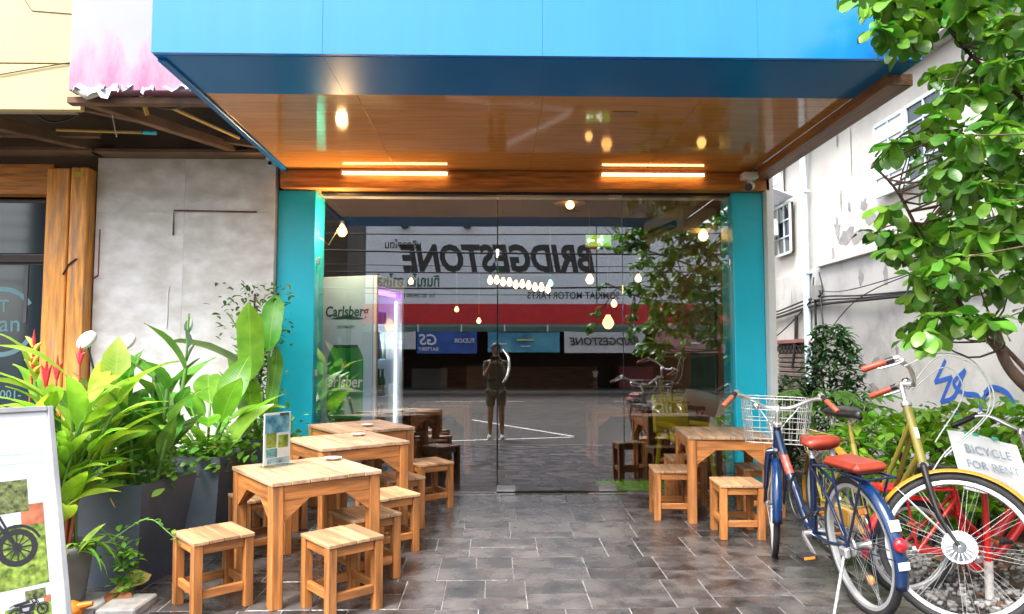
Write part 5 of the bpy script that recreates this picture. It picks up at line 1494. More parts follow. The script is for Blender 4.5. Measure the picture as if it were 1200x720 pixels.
bushy('dark_shrub', (3.15, 8.0, 0), 'lower dark shrub left of the dense narrow leaved one', 700, fd2, lf_d, l_dark, 32, 'shrub', 5, .2, .7, 10)
# papaya like seedlings with lobed leaves
def lobed(m):
    b = MB()
    for k, (a, s_) in enumerate(((0, 1), (.7, .9), (-.7, .9), (1.4, .7), (-1.4, .7), (2.2, .5), (-2.2, .5))):
        b.mesh(leaf_mesh(.16, .06, .5, .2, 'lance', 4, .004, name='leaf'), LM((0, 0, 0), a, .1, 0, s_))
    return withmat(b.make('leaf'), m)
lob = lobed(l_ban)
def papaya(x, y, h, label, n_, seed, spread=.32):
    t = plant('papaya_plant', (x, y, -.02), label, 'plant', 'young papaya plants in the garden'); qq = random.Random(seed)
    stem(t, [(0, 0, 0), (.02, 0, h * .5), (.0, .02, h)], .02)
    for k in range(n_):
        a = k * 2.4 + qq.uniform(-.3, .3); z = h * qq.uniform(.65, 1); L = qq.uniform(.6, 1) * spread
        e_ = Vector((L * math.cos(a), L * math.sin(a), z + qq.uniform(.02, .16)))
        stem(t, [(0, 0, z), (e_.x * .5, e_.y * .5, e_.z + .03), e_], .006)
        add_leaf(t, lob, e_, a, qq.uniform(-.5, .1), qq.uniform(-.3, .3), qq.uniform(.9, 1.25))
papaya(2.72, 6.35, .92, 'young papaya plant with lobed leaves right behind the wire basket', 13, 1)
papaya(3.15, 6.6, .85, 'young papaya plant with lobed leaves above the black saddle', 12, 2)
papaya(2.95, 5.9, .55, 'low papaya plant between the two bicycles', 10, 3)
papaya(3.3, 8.4, .7, 'young papaya plant farther back by the shutter', 10, 4)
# red flowered plant in the hedge
hr = plant('red_heliconia', (3.75, 4.75, 0), 'upright plant with one red heliconia flower beside the rental notice')
stem(hr, [(0, 0, 0), (.01, 0, .5), (0, 0, .86)], .007)
for (dx, dz) in ((-.05, .10), (.03, .13), (-.02, .17), (.07, .12), (0, .2)):
    b = MB(); b.tube([(0, 0, .84), (dx * .5, 0, .84 + dz * .6), (dx * 1.3, 0, .84 + dz)], [.008, .012, .001], 6); O('bract', b, m_brct, parent=hr)
for k in range(6):
    add_leaf(hr, gl[k % 3], (0, 0, .2 + .08 * k), k * 2.3, 1.1, .2, .9)
# pebbles under the bicycles: a bed of loose stones
pb = MB(); qq = random.Random(12)
for i in range(1500):
    x, y = qq.uniform(2.25, 3.6), qq.uniform(3.3, 5.3)
    if x < 2.62: z = fz(y) + .012
    else: z = -.015
    r0 = qq.uniform(.010, .024)
    T = Matrix.Translation((x, y, z)) @ Matrix.Rotation(qq.uniform(0, 6), 4, 'Z') @ Matrix.Diagonal((r0 * qq.uniform(.8, 1.5), r0, r0 * .7, 1))
    b8 = [(-.7, -.7, -.7), (.7, -.7, -.7), (.7, .7, -.7), (-.7, .7, -.7), (-.5, -.5, .6), (.6, -.4, .7), (.5, .6, .6), (-.6, .5, .7)]
    pb.add(b8, [(3, 2, 1, 0), (4, 5, 6, 7), (0, 1, 5, 4), (1, 2, 6, 5), (2, 3, 7, 6), (3, 0, 4, 7)], 0, True, T)
tag(O('gravel', pb, pm('pebble', (.26, .25, .24), rough=.8, var=.2, sc=8, orand=.45, island=True), kind='stuff'), 'grey loose pebbles under the parked bicycles', 'gravel')
lt2 = MB()
for i in range(160):
    lt2.mesh(lf_m, LM((qq.uniform(2.5, 3.8), qq.uniform(3.6, 5.2), .02), qq.uniform(0, 6), qq.uniform(-.1, .2), qq.uniform(-.4, .4), qq.uniform(.6, 1.2)))
tag(O('leaf_litter', withmat(lt2.make('leaf_litter'), pm('litter', (.12, .06, .03), rough=.8, orand=.5, island=True)), None, kind='stuff'), 'brown fallen leaves on the garden soil', 'leaves')

# ------------------------------------------------------------------ tree at the right
tree = E('garden_tree', (3.45, 3.55, -.05), 'broad leaved tree leaning over the bicycles and canopy corner', 'tree')
TB = Vector((3.45, 3.55, -.05))
def tlocal(p): return Vector(p) - TB
limbs = []
def limb(pts, r0, r1, name='limb'):
    P = spline(pts, 5); n_ = len(P)
    b = MB(); b.tube([tlocal(p) for p in P], [r0 + (r1 - r0) * i / (n_ - 1) for i in range(n_)], 8)
    O(name, b, m_bark, parent=tree); limbs.extend(P[3:])
limb([TB, (3.38, 3.58, .35), (3.15, 3.70, .72), (2.92, 3.85, 1.00), (2.78, 3.95, 1.20), (2.74, 4.02, 1.45)], .06, .022, 'trunk')
limb([(3.32, 3.6, .45), (3.42, 3.45, 1.2), (3.4, 3.35, 2.0), (3.3, 3.4, 2.8), (3.1, 3.5, 3.5)], .05, .014)
limb([(2.80, 3.93, 1.18), (2.66, 4.1, 1.5), (2.5, 4.2, 1.9), (2.32, 4.15, 2.2), (2.15, 4.1, 2.35)], .016, .006)
limb([(3.4, 3.4, 1.8), (3.1, 3.6, 2.2), (2.8, 3.7, 2.55), (2.45, 3.65, 2.8), (2.15, 3.5, 3.0)], .018, .006)
limb([(3.4, 3.5, 1.0), (3.1, 2.9, 1.7), (2.6, 2.3, 2.0), (2.1, 1.9, 2.2), (1.7, 1.7, 2.4)], .03, .007)
limb([(3.4, 3.35, 2.0), (3.0, 2.5, 2.5), (2.5, 2.0, 2.8), (2.0, 1.8, 3.0)], .025, .007)
limb([(3.4, 3.45, 1.3), (3.8, 3.3, 2.0), (4.1, 3.4, 2.7), (4.3, 3.5, 3.2)], .03, .008)
limb([(2.98, 3.8, .95), (2.85, 4.2, 1.4), (2.72, 4.5, 1.7), (2.6, 4.7, 1.9)], .016, .006)
limb([(3.3, 3.4, 2.6), (3.0, 3.9, 2.9), (2.9, 4.3, 3.3), (2.8, 4.6, 3.6)], .016, .006)
TIPS = [(3.49,4.76,1.78,1),(2.5,4.08,2.87,1),(2.27,3.49,3.12,1),(2.54,3.49,2.71,1),(3.21,4.32,2.23,1),(1.97,3.36,2.74,1),(2.12,3.13,1.41,1),(2.9,4.14,2.6,1),(3.35,4.46,3.16,1),(3.5,4.8,3.76,1),(3.51,4.76,2.88,1),(2.33,3.67,2.56,1),(1.8,3.37,2.92,1),(2.73,3.86,2.31,1),(2.02,3.33,1.44,1),(2.74,3.88,3.12,1),(2.98,3.98,2.35,1),(2.47,3.62,2.2,1),(2.02,3.26,2.37,1),(2.57,4.5,1.63,1),(2.98,4.47,1.94,1),(2.63,4.34,1.66,1),(2.66,4.08,3.44,1),(2.14,3.93,1.84,1),(3.18,4.54,2.0,1),(2.53,4.43,1.98,1),(3.29,4.62,2.8,1),(3.47,4.86,1.93,1),(3.01,4.05,2.22,1),(2.66,4.39,1.86,1),(3.1,4.5,3.24,1),(2.45,3.86,1.84,1),(2.34,3.39,3.04,1),(2.08,3.49,1.82,1),(2.11,3.17,1.8,1),(1.83,3.39,3.02,1),(2.28,3.53,1.94,1),(2.84,3.83,3.33,1),(1.84,3.31,2.24,1),(2.25,3.17,2.27,1),(2.69,4.08,3.24,1),(3.23,4.56,2.6,1),(2.21,3.36,2.34,1),(3.09,4.82,2.27,1),(2.77,3.73,1.95,1),(2.44,3.29,3.04,1),(2.12,3.35,1.86,1),(3.63,4.83,2.79,1),(2.6,3.57,1.94,1),(2.89,3.85,2.22,1),(2.36,3.63,2.27,1),(3.02,4.78,3.07,1),(2.51,3.58,2.67,1),(2.76,4.26,2.37,1),(2.82,4.06,2.73,1),(2.71,4.44,2.71,1),(2.32,3.55,3.1,1),(2.88,4.5,3.66,1),(3.1,4.74,2.48,1),(2.72,4.63,2.69,1),(2.93,3.96,3.07,1),(2.33,3.69,2.17,1),(2.18,3.15,1.74,1),(3.16,4.62,3.62,1),(2.58,4.81,2.04,1),(2.48,3.63,2.93,1),(3.12,4.2,3.16,1),(3.09,4.74,2.41,1),(2.25,3.57,1.89,1),(2.83,4.45,3.0,1),(1.97,3.42,1.64,1),(2.19,3.25,1.77,1),(2.24,3.33,2.88,1),(2.79,4.53,2.84,1),(1.94,3.53,2.92,1),(3.02,4.22,3.2,1),(3.25,4.63,2.58,1),(2.56,4.13,2.06,1),(2.25,3.27,2.26,1),(3.24,4.47,2.41,1),(2.56,3.94,2.39,1),(2.74,4.68,2.72,1),(2.97,4.76,3.75,1),(3.19,4.8,2.52,1),(2.24,3.39,1.65,1),(1.91,3.52,3.1,1),(2.85,3.88,1.89,1),(2.45,3.21,2.99,1),(2.21,3.18,2.21,1),(1.89,3.23,2.82,1),(3.48,4.78,2.47,1),(2.13,3.56,3.06,1),(2.52,4.06,2.49,1),(2.27,3.13,2.55,1),(2.59,4.13,2.31,1),(2.55,4.41,2.03,1),(2.88,3.91,2.66,1),(2.36,3.31,2.61,1),(2.07,3.61,3.02,1),(1.86,3.25,2.76,1),(1.94,3.49,2.97,1),(1.79,3.22,2.88,1),(3.23,4.71,2.27,1),(2.54,4.28,1.54,1),(3.21,4.36,1.77,1),(2.74,4.81,1.46,1),(3.24,4.79,2.59,1),(2.6,3.67,2.99,1),(2.84,3.88,2.31,1),(2.84,4.79,1.71,1),(2.99,4.69,2.46,1),(2.59,3.73,2.74,1),(2.71,3.82,1.94,1),(3.05,4.33,2.77,1),(3.24,4.54,2.06,1),(2.07,3.49,3.12,1),(2.31,3.82,1.75,1),(3.53,4.76,1.58,1),(2.71,4.07,1.86,1),(2.93,4.17,2.62,1),(2.4,3.61,2.1,1),(3.06,4.46,3.48,1),(2.92,4.43,1.5,1),(3.56,4.85,3.2,1),(1.96,3.1,2.21,1),(2.36,3.77,1.72,1),(2.67,3.65,2.77,1),(2.59,4.71,2.09,1),(2.34,4.48,2.02,1),(1.99,3.62,3.08,1),(2.75,3.85,1.71,1),(2.38,3.15,2.62,1),(2.88,4.41,1.87,1),(3.47,4.63,2.9,1),(2.62,3.96,1.47,1),(2.49,3.29,2.84,1),(2.67,4.44,1.89,1),(2.0,3.39,2.85,1),(3.23,4.83,2.46,1),(3.36,4.47,3.49,1),(2.26,3.31,2.47,1),(2.72,4.43,2.73,1),(2.67,3.62,2.4,1),(2.76,4.52,1.86,1),(2.38,3.71,2.61,1),(2.27,3.19,2.01,1),(2.17,3.13,2.28,1),(2.21,3.49,3.04,1),(2.96,3.95,2.37,1),(2.13,3.19,2.03,1),(2.25,3.88,1.6,1),(2.09,3.14,2.89,1),(3.24,4.67,2.65,1),(3.52,4.71,1.73,1),(2.0,3.68,3.21,1),(3.1,4.5,2.7,1),(2.25,3.3,2.87,1),(1.94,3.57,2.0,1),(2.08,3.34,1.64,1),(1.89,3.12,1.66,1),(2.78,4.01,2.44,1),(2.12,3.64,3.18,1),(2.85,4.76,2.01,1),(1.84,3.24,2.69,1),(2.42,4.05,1.71,1),(2.09,3.35,1.45,1),(2.71,3.6,2.65,1),(2.46,3.57,1.65,1),(2.68,3.8,1.92,1),(3.41,4.71,2.59,1),(1.71,3.19,2.72,1),(2.12,3.12,1.92,1),(3.05,4.16,3.42,1),(1.68,3.25,2.88,1),(2.32,3.23,1.64,1),(2.15,3.32,1.43,1),(2.52,3.64,2.67,1),(2.46,3.38,2.16,1),(2.03,3.73,3.08,1),(2.38,3.9,1.8,1),(3.12,4.29,2.18,1),(2.71,4.61,1.65,1),(2.02,3.57,2.96,1),(2.03,3.58,1.35,1),(3.13,4.82,2.06,1),(3.15,4.85,3.74,1),(2.56,4.4,2.0,1),(2.04,3.69,2.36,1),(1.88,3.21,1.37,1),(2.04,3.6,2.81,1),(2.39,3.29,2.06,1),(2.11,3.29,2.47,1),(2.92,3.89,2.12,1),(3.12,4.24,2.6,1),(3.36,4.56,2.85,1),(2.88,3.9,2.3,1),(2.92,4.0,2.08,1),(2.52,4.19,1.67,1),(3.38,4.9,3.61,1),(2.78,4.64,2.08,1),(2.89,4.17,2.68,1),(3.06,4.67,2.44,1),(2.73,3.7,2.64,1),(2.82,3.86,3.04,1),(2.74,3.86,1.85,1),(2.62,3.71,1.8,1),(2.98,4.38,2.33,1),(2.83,4.52,3.7,1),(2.17,3.18,1.43,1),(2.08,3.31,2.12,1),(2.04,3.51,1.83,1),(1.97,3.49,3.12,1),(2.65,3.88,2.21,1),(2.42,3.57,3.06,1),(2.31,3.2,2.71,1),(2.66,2.13,3.14,0),(2.71,2.29,1.31,0),(3.62,2.76,2.72,0),(3.73,2.47,2.93,0),(3.78,2.47,1.3,0),(3.87,3.18,1.72,0),(2.4,1.47,1.77,0),(3.43,2.04,1.64,0),(4.07,3.0,2.87,0),(1.97,2.06,2.31,0),(2.51,1.35,2.32,0),(3.54,2.62,3.27,0),(3.3,2.75,3.3,0),(3.96,2.81,2.23,0),(3.23,2.55,3.32,0),(3.38,2.14,1.7,0),(2.28,1.78,2.85,0),(3.54,1.66,2.5,0),(3.74,1.99,1.47,0),(3.08,1.99,1.59,0),(2.17,1.31,1.6,0),(2.56,1.5,1.26,0),(2.92,3.12,3.21,0),(3.07,2.74,2.37,0),(3.64,2.16,3.41,0),(3.08,2.32,1.65,0),(2.57,2.14,3.18,0),(2.0,1.86,3.17,0),(3.25,2.43,1.47,0),(3.43,2.07,2.0,0),(3.79,2.78,1.98,0),(3.28,1.53,2.47,0),(1.59,2.52,3.4,0),(3.16,1.38,2.46,0),(2.69,2.14,1.61,0),(2.14,2.15,1.42,0),(3.27,1.76,1.93,0),(1.61,1.87,3.44,0),(2.18,1.48,2.06,0),(4.04,1.47,2.05,0),(3.31,2.16,3.3,0),(1.52,1.73,1.92,0),(2.34,2.26,3.24,0),(2.97,2.16,2.79,0),(3.1,2.07,2.25,0),(1.73,2.13,3.32,0),(2.22,1.99,2.67,0),(3.03,1.63,2.3,0),(3.44,1.38,1.51,0),(3.5,3.02,1.41,0),(3.22,1.37,2.32,0),(1.81,1.93,2.88,0),(2.8,2.92,3.23,0),(3.12,2.91,1.67,0),(2.7,1.91,2.72,0),(3.58,3.09,3.46,0),(2.46,2.93,3.59,0),(1.72,2.72,2.96,0),(2.65,1.83,1.66,0),(2.52,3.07,2.19,0),(2.08,2.48,2.28,0),(3.1,2.16,1.92,0),(1.45,2.85,2.8,0),(2.04,2.25,2.62,0),(2.79,3.01,3.08,0),(2.22,1.94,2.69,0),(2.77,1.82,2.49,0),(1.48,1.73,3.57,0),(3.6,1.72,2.32,0),(1.44,1.53,1.7,0),(4.16,1.89,1.83,0),(1.54,1.51,3.59,0),(3.46,3.05,3.21,0),(3.58,1.78,1.65,0),(2.12,1.42,1.66,0),(3.4,2.23,1.27,0),(2.22,2.91,3.25,0),(3.43,2.69,3.39,0),(2.94,2.03,2.6,0),(2.15,1.37,1.86,0),(2.65,1.53,1.44,0),(2.05,2.0,3.5,0),(2.74,2.89,3.0,0),(3.04,1.91,2.17,0),(2.25,2.51,3.26,0),(3.6,1.86,1.6,0),(2.15,2.69,1.74,0),(3.98,1.53,2.64,0),(3.36,2.69,2.39,0),(3.83,2.5,2.87,0),(1.58,1.65,2.34,0),(2.9,1.48,2.99,0),(2.34,2.2,2.48,0),(3.74,1.87,2.57,0),(3.08,2.55,1.98,0),(2.15,2.19,2.66,0),(3.19,1.55,2.3,0),(2.95,1.67,1.49,0),(4.0,1.34,2.42,0),(2.19,1.36,1.88,0),(2.96,3.8,4.0,0),(2.77,3.7,3.53,0),(3.97,3.04,2.5,0),(3.17,3.96,3.07,0),(2.93,4.33,3.59,0),(3.65,4.07,3.7,0),(4.7,4.23,2.1,0),(3.71,4.32,2.73,0),(4.11,3.74,3.36,0),(3.95,4.34,4.04,0),(4.16,4.42,3.55,0),(3.68,4.05,3.59,0),(4.28,3.94,4.07,0),(3.57,4.13,4.18,0),(3.31,4.43,4.1,0),(3.79,4.58,3.89,0),(4.14,4.92,3.77,0),(4.42,3.13,2.94,0),(4.61,4.89,3.66,0),(4.07,4.27,3.9,0),(4.17,4.94,3.09,0),(3.69,4.31,3.24,0),(3.7,3.08,2.42,0),(4.64,3.55,2.66,0),(4.39,3.48,3.47,0),(3.85,4.79,3.05,0),(3.32,3.52,2.8,0),(2.6,3.24,2.33,0),(3.29,4.54,4.07,0),(3.38,3.5,2.65,0),(3.98,3.96,2.26,0),(3.75,3.54,2.32,0),(4.33,3.21,2.97,0),(4.29,4.09,3.92,0),(4.57,3.85,2.01,0),(4.22,4.62,2.01,0),(3.28,3.93,4.0,0),(4.6,3.3,4.17,0),(3.82,3.61,2.18,0),(3.54,4.04,3.0,0),(3.53,3.21,2.52,0),(4.79,4.24,3.15,0),(4.08,4.34,3.15,0),(3.41,3.29,2.06,0),(4.08,3.67,2.51,0),(3.29,3.99,2.46,0),(4.48,3.97,2.15,0),(4.56,4.87,3.46,0),(2.71,3.85,3.84,0),(3.91,3.42,2.52,0)]
lt_a = [leaf_mesh(.122, .064, .75, .18, 'obov', 6, .004, seed=i, name='leaf') for i in range(4)]
lt_m = [withmat(m.copy(), l_tree) for m in lt_a]
tq = random.Random(21)
big, rest, twig = 0, MB(), MB()
order = sorted(range(len(TIPS)), key=lambda i: 0 if TIPS[i][3] else 1)
for idx in order:
    x, y, z, vis = TIPS[idx]
    p = Vector((x, y, z))
    near = min(limbs, key=lambda c: (c - p).length + max(0, c.z - p.z) * .5)
    mid = (near + p) / 2 + Vector((tq.uniform(-.05, .05), tq.uniform(-.05, .05), tq.uniform(-.08, .02)))
    twig.tube([tlocal(v) for v in spline([near, mid, p], 3)], [.007 - .0007 * k for k in range(7)], 5, caps=False)
    outd = (p - near).normalized() if (p - near).length > .05 else Vector((0, 0, 1))
    nl = tq.randint(9, 14)
    a0 = tq.uniform(0, 6.28)
    for k in range(nl):
        a = a0 + k * 2.4
        back = tq.uniform(0, .16) if k > 4 else tq.uniform(0, .03)
        pos = p - outd * back
        el = tq.uniform(-1.0, .25) if k > 3 else tq.uniform(-.5, .6)
        sc = tq.uniform(.7, 1.15)
        M = LM(tlocal(pos), a, el, tq.uniform(-.75, .75), sc)
        if vis and big < 300 and k < 5:
            O('leaf', lt_m[k % 4], None, parent=tree, M=M); big += 1
        else:
            rest.mesh(lt_a[k % 4], M)
me = rest.make('foliage'); withmat(me, l_tree)
for p in me.polygons: p.use_smooth = True
O('foliage', me, None, parent=tree, kind='stuff')
O('twigs', twig, m_bark, parent=tree, kind='stuff')
# ------------------------------------------------------------------ bicycles
m_navyp = pm('navy_bike_paint', (.004, .015, .055), rough=.22, coat=.25, var=.05)
m_bluef = pm('blue_mudguard', (.004, .026, .095), rough=.22, coat=.25, var=.05)
m_olive = pm('olive_gold_paint', (.23, .19, .022), rough=.28, coat=.5, var=.1)
m_yelf = pm('yellow_mudguard', (.46, .25, .02), rough=.35, coat=.4, var=.08)
m_redp = pm('red_bike_paint', (.62, .014, .010), rough=.28, coat=.5, var=.08)
m_brick = pm('brick_red_leather', (.25, .030, .013), rough=.36, var=.12, sc=12, bump=.15, bsc=120)
m_grip = pm('brown_grip', (.24, .065, .03), rough=.5, var=.15)
m_redgrip = pm('red_brown_grip', (.38, .055, .03), rough=.45, var=.15)
m_alu = pm('aluminium', (.72, .73, .74), rough=.28, metal=.9, var=.06, sc=20)
m_rimw = pm('pale_rim', (.50, .51, .52), rough=.3, metal=.4, var=.06)
m_spk = pm('spoke_steel', (.48, .49, .50), rough=.35, metal=.6, var=.03)
m_blk = m_black
m_orng = pm('orange_reflector', (.80, .22, .02), rough=.15, coat=.8); m_redr = pm('red_reflector', (.55, .01, .02), rough=.12, coat=.8)
m_cabw = pm('pale_cable', (.66, .70, .66), rough=.4)

def make_wheel(t, R, M, spokes=32, hub=(.018, .05), rimw=.024, tyr=.019, m_rim=m_rimw, disc=None, refl=False):
    b = MB()
    ri = R - 2 * tyr - .001
    # box section rim, spun about the y axis
    prof = [(ri - .016, -rimw / 2 + .003), (ri - .013, -rimw / 2), (ri + .004, -rimw / 2), (ri + .004, rimw / 2), (ri - .013, rimw / 2), (ri - .016, rimw / 2 - .003), (ri - .016, -rimw / 2 + .003)]
    AX = Matrix.Rotation(PI / 2, 4, 'X')
    b.lathe(prof, 56, AX, 0, False)
    w = O('wheel', b, m_rim, parent=t, M=M)
    b = MB(); b.tube([(math.cos(2 * PI * i / 56) * (R - tyr), 0, math.sin(2 * PI * i / 56) * (R - tyr)) for i in range(56)], tyr, 10, closed=True)
    O('tyre', b, m_rubber, parent=w)
    b = MB(); hr, hw = hub
    b.lathe([(.004, -hw - .02), (.007, -hw - .02), (.008, -hw), (hr * 1.35, -hw + .003), (hr * 1.35, -hw + .008), (hr * .8, -hw + .014), (hr * .8, hw - .014), (hr * 1.35, hw - .008), (hr * 1.35, hw - .003), (.008, hw), (.007, hw + .02), (.004, hw + .02)], 18, AX)
    O('hub', b, m_alu, parent=w)
    if disc:
        b = MB()
        b.lathe([(.020, -.055), (disc, -.05), (disc + .002, -.045), (disc, -.04), (.02, -.04)], 32, AX)
        for k in range(24):
            a = 2 * PI * k / 24
            b.box((0, 0, 0), (.012, .010, .016), Matrix.Translation((disc * math.cos(a), -.047, disc * math.sin(a))) @ Matrix.Rotation(-a, 4, 'Y'), .002)
        for k in range(16):
            a = 2 * PI * k / 16
            b.box((0, 0, 0), (.035, .004, .006), Matrix.Translation((.045 * math.cos(a), -.055, .045 * math.sin(a))) @ Matrix.Rotation(-a, 4, 'Y'), .001)
        O('hub_disc', b, pm('pale_disc', (.50, .54, .57), rough=.25, var=.05), parent=w)
    hr2 = hr * 1.25
    for s_ in (-1, 1):
        b = MB(); d_ = .5
        b.tube([(hr2, s_ * (hw - .006), 0), ((ri - .014) * math.cos(d_), s_ * .004, (ri - .014) * math.sin(d_))], .0008, 4, caps=False); me_a = b.make('spoke'); withmat(me_a, m_spk)
        b = MB()
        b.tube([(hr2, s_ * (hw - .006), 0), ((ri - .014) * math.cos(-d_), s_ * .004, (ri - .014) * math.sin(-d_))], .0008, 4, caps=False); me_b = b.make('spoke'); withmat(me_b, m_spk)
        n_ = spokes // 2
        for k in range(n_):
            a = 2 * PI * (k + (.5 if s_ > 0 else 0)) / n_
            O('spoke', me_a if k % 2 else me_b, None, parent=w, rot=(0, a, 0))
    if refl:
        b = MB(); b.lathe([(.001, -.008), (.022, -.008), (.024, 0), (.022, .008), (.001, .008)], 16, Matrix.Translation((ri * .55 * math.cos(-1.9), 0, ri * .55 * math.sin(-1.9))) @ AX); O('spoke_reflector', b, m_orng, parent=w)
        b = MB(); b.box((0, 0, 0), (.07, .012, .03), Matrix.Translation((ri * .62 * math.cos(1.9), 0, ri * .62 * math.sin(1.9))) @ Matrix.Rotation(.3, 4, 'Y'), .004); O('spoke_reflector', b, m_orng, parent=w)
    return w
def fender_mb(c, R, a0, a1, w, M=None, n=26, dep=.018):
    b = MB(); k = 6
    vs, fs = [], []
    for i in range(n + 1):
        a = a0 + (a1 - a0) * i / n
        for (rr, rev) in ((0.0, False), (-.003, True)):
            row = []
            for j in range(k + 1):
                s_ = -1 + 2 * j / k
                r_ = R + rr - dep * s_ * s_
                row.append((c[0] + r_ * math.cos(a), c[1] + s_ * w / 2, c[2] + r_ * math.sin(a)))
            vs += row[::-1] if rev else row
    m_ = 2 * (k + 1)
    for i in range(n):
        for j in range(m_):
            fs.append((i * m_ + j, i * m_ + (j + 1) % m_, (i + 1) * m_ + (j + 1) % m_, (i + 1) * m_ + j))
    fs += [tuple(range(m_))[::-1], tuple(range(n * m_, n * m_ + m_))]
    return b.add(vs, fs, 0, True, M)

class Bike:
    def __init__(s, name, label, pos, head, R, wb, steer, lean=0.0, ang_=70, rake=.055):
        s.t = E(name, (pos[0], pos[1], pos[2]), label, 'bicycle', group='bicycles parked by the shop', rot=(lean, 0, head))
        s.R, s.wb = R, wb
        an = math.radians(ang_)
        s.A = Vector((-math.cos(an), 0, math.sin(an))); s.F = Vector((math.sin(an), 0, math.cos(an)))
        s.B = Vector((wb, 0, R)) - s.F * rake
        s.S = Matrix.Translation(s.B) @ Matrix.Rotation(steer, 4, s.A) @ Matrix.Translation(-s.B)
        s.ax = Vector((wb, 0, R))
    def h(s, t, side=0.0, fwd=0.0):          # point on the unsteered frame, t along the steering axis
        return s.B + s.A * t + s.F * fwd + Vector((0, side, 0))
    def p(s, name, mb, m, parent=None, label=None): return O(name, mb, m, parent=parent or s.t, label=label)
    def tube(s, name, pts, r, m, parent=None, steer=False, k=0, n=8):
        b = MB(); b.tube(spline(pts, k) if k else pts, r, n, M=s.S if steer else None); return s.p(name, b, m, parent)
    def front(s, m_fork, tf, m_fend, fend=(.35, 2.6), fr=.018, **w):
        s.fw = make_wheel(s.t, s.R, s.S @ Matrix.Translation(s.ax), **w)
        fk = MB(); hw = .055
        for sd in (-1, 1):
            fk.tube(spline([s.h(tf, sd * .045), s.h(tf * .72, sd * .052), s.h(tf * .35, sd * hw, .012), s.ax + Vector((0, sd * hw, 0))], 5), [fr] * 6 + [fr * .8] * 5 + [fr * .55] * 5, 8, M=s.S)
        fk.tube([s.h(tf, -.05), s.h(tf + .012, 0), s.h(tf, .05)], fr * 1.05, 8, M=s.S)
        fk.tube([s.h(tf, 0), s.h(tf + .05, 0)], fr * 1.1, 10, M=s.S)
        s.fork = s.p('fork', fk, m_fork)
        if m_fend:
            s.p('mudguard', fender_mb(s.ax, s.R + .022, fend[0], fend[1], .056, s.S), m_fend)
            b = MB()
            for sd in (-1, 1):
                a = fend[1] - .25
                b.tube([s.ax + Vector((0, sd * .058, 0)), s.ax + Vector((s.R * math.cos(a) * 1.05, sd * .026, s.R * math.sin(a) * 1.05))], .0025, 5, M=s.S)
            s.p('mudguard_stay', b, m_spk, s.fork)
    def bars(s, t0, t1, pts, m_bar, m_g, r=.0115, grip=.12, lever=True, m_lev=None):
        b = MB(); b.tube([s.h(t0), s.h(t1)], .0125, 10, M=s.S); b.tube([s.h(t1 - .02), s.h(t1 + .012), s.h(t1, 0, .05)], .015, 8, M=s.S)
        hb = s.p('handlebar', b, m_bar)
        full = [s.h(t1 + d, -sd, f) for (sd, f, d) in pts[::-1]] + [s.h(t1 + d, sd, f) for (sd, f, d) in pts]
        b = MB(); P = spline(full, 6); b.tube(P, r, 9, M=s.S); s.p('bar', b, m_bar, hb)
        for sg in (-1, 1):
            e_ = [s.h(t1 + d, sg * sd, f) for (sd, f, d) in pts[-2:]]
            d_ = (e_[1] - e_[0]).normalized()
            g0, g1 = e_[1] - d_ * grip * .85, e_[1] + d_ * .015
            b = MB(); b.tube([g0, g0 + d_ * .01, (g0 + g1) / 2, g1 - d_ * .008, g1], [.014, .0165, .0155, .0165, .012], 10, M=s.S); s.p('grip', b, m_g, hb)
            b = MB(); b.tube([g0 - d_ * .035, g0], .017, 10, M=s.S); s.p('grip_collar', b, m_blk, hb)
            if lever:
                l0 = g0 - d_ * .05
                b = MB(); b.tube(spline([l0, l0 + s.F * .03 - s.A * .012, l0 + d_ * .05 + s.F * .045 - s.A * .02, l0 + d_ * .13 + s.F * .035 - s.A * .015], 4), .0055, 7, M=s.S)
                b.tube([l0 - d_ * .012, l0 + d_ * .012], .018, 8, M=s.S); s.p('brake_lever', b, m_lev or m_alu, hb)
        return hb
    def cranks(s, bb, L, a, m=m_alu, m_ped=m_orng, ring=.075):
        b = MB(); b.tube([bb + Vector((0, -.06, 0)), bb + Vector((0, .06, 0))], .02, 10)
        for sd, aa in ((-1, a), (1, a + PI)):
            e_ = bb + Vector((L * math.cos(aa), sd * .075, L * math.sin(aa)))
            b.bar(bb + Vector((0, sd * .065, 0)), e_, .012, .022)
        b.lathe([(ring - .01, -.003), (ring, -.003), (ring, .003), (ring - .01, .003), (ring - .01, -.003)], 28, Matrix.Translation(bb + Vector((0, -.05, 0))) @ Matrix.Rotation(PI / 2, 4, 'X'))
        ck = s.p('crank', b, m)
        for sd, aa in ((-1, a), (1, a + PI)):
            e_ = bb + Vector((L * math.cos(aa), sd * .125, L * math.sin(aa)))
            b = MB(); b.box(e_, (.075, .085, .022), bev=.004); pd_ = s.p('pedal', b, m_blk, ck)
            b = MB(); b.box(e_ + Vector((.038, 0, 0)), (.006, .06, .014), bev=.001); b.box(e_ - Vector((.038, 0, 0)), (.006, .06, .014), bev=.001); s.p('pedal_reflector', b, m_ped, ck)
    def saddle(s, c, m, L=.26, W=.19, under=m_alu):
        prof = [(-.5, .80, .0), (-.42, .98, .012), (-.25, 1.0, .014), (-.05, .72, .004), (.15, .34, .0), (.38, .22, .002), (.5, .12, -.008)]
        vs, fs = [], []; k = 10
        for (x, w, z) in prof:
            for j in range(k):
                a = 2 * PI * j / k
                y = math.cos(a) * w * W / 2; zz = math.sin(a) * (.028 if math.sin(a) > 0 else .034 * (.6 + .4 * w))
                vs.append((c[0] + x * L, c[1] + y, c[2] + z + zz))
        for i in range(len(prof) - 1):
            for j in range(k):
                fs.append((i * k + j, (i + 1) * k + j, (i + 1) * k + (j + 1) % k, i * k + (j + 1) % k))
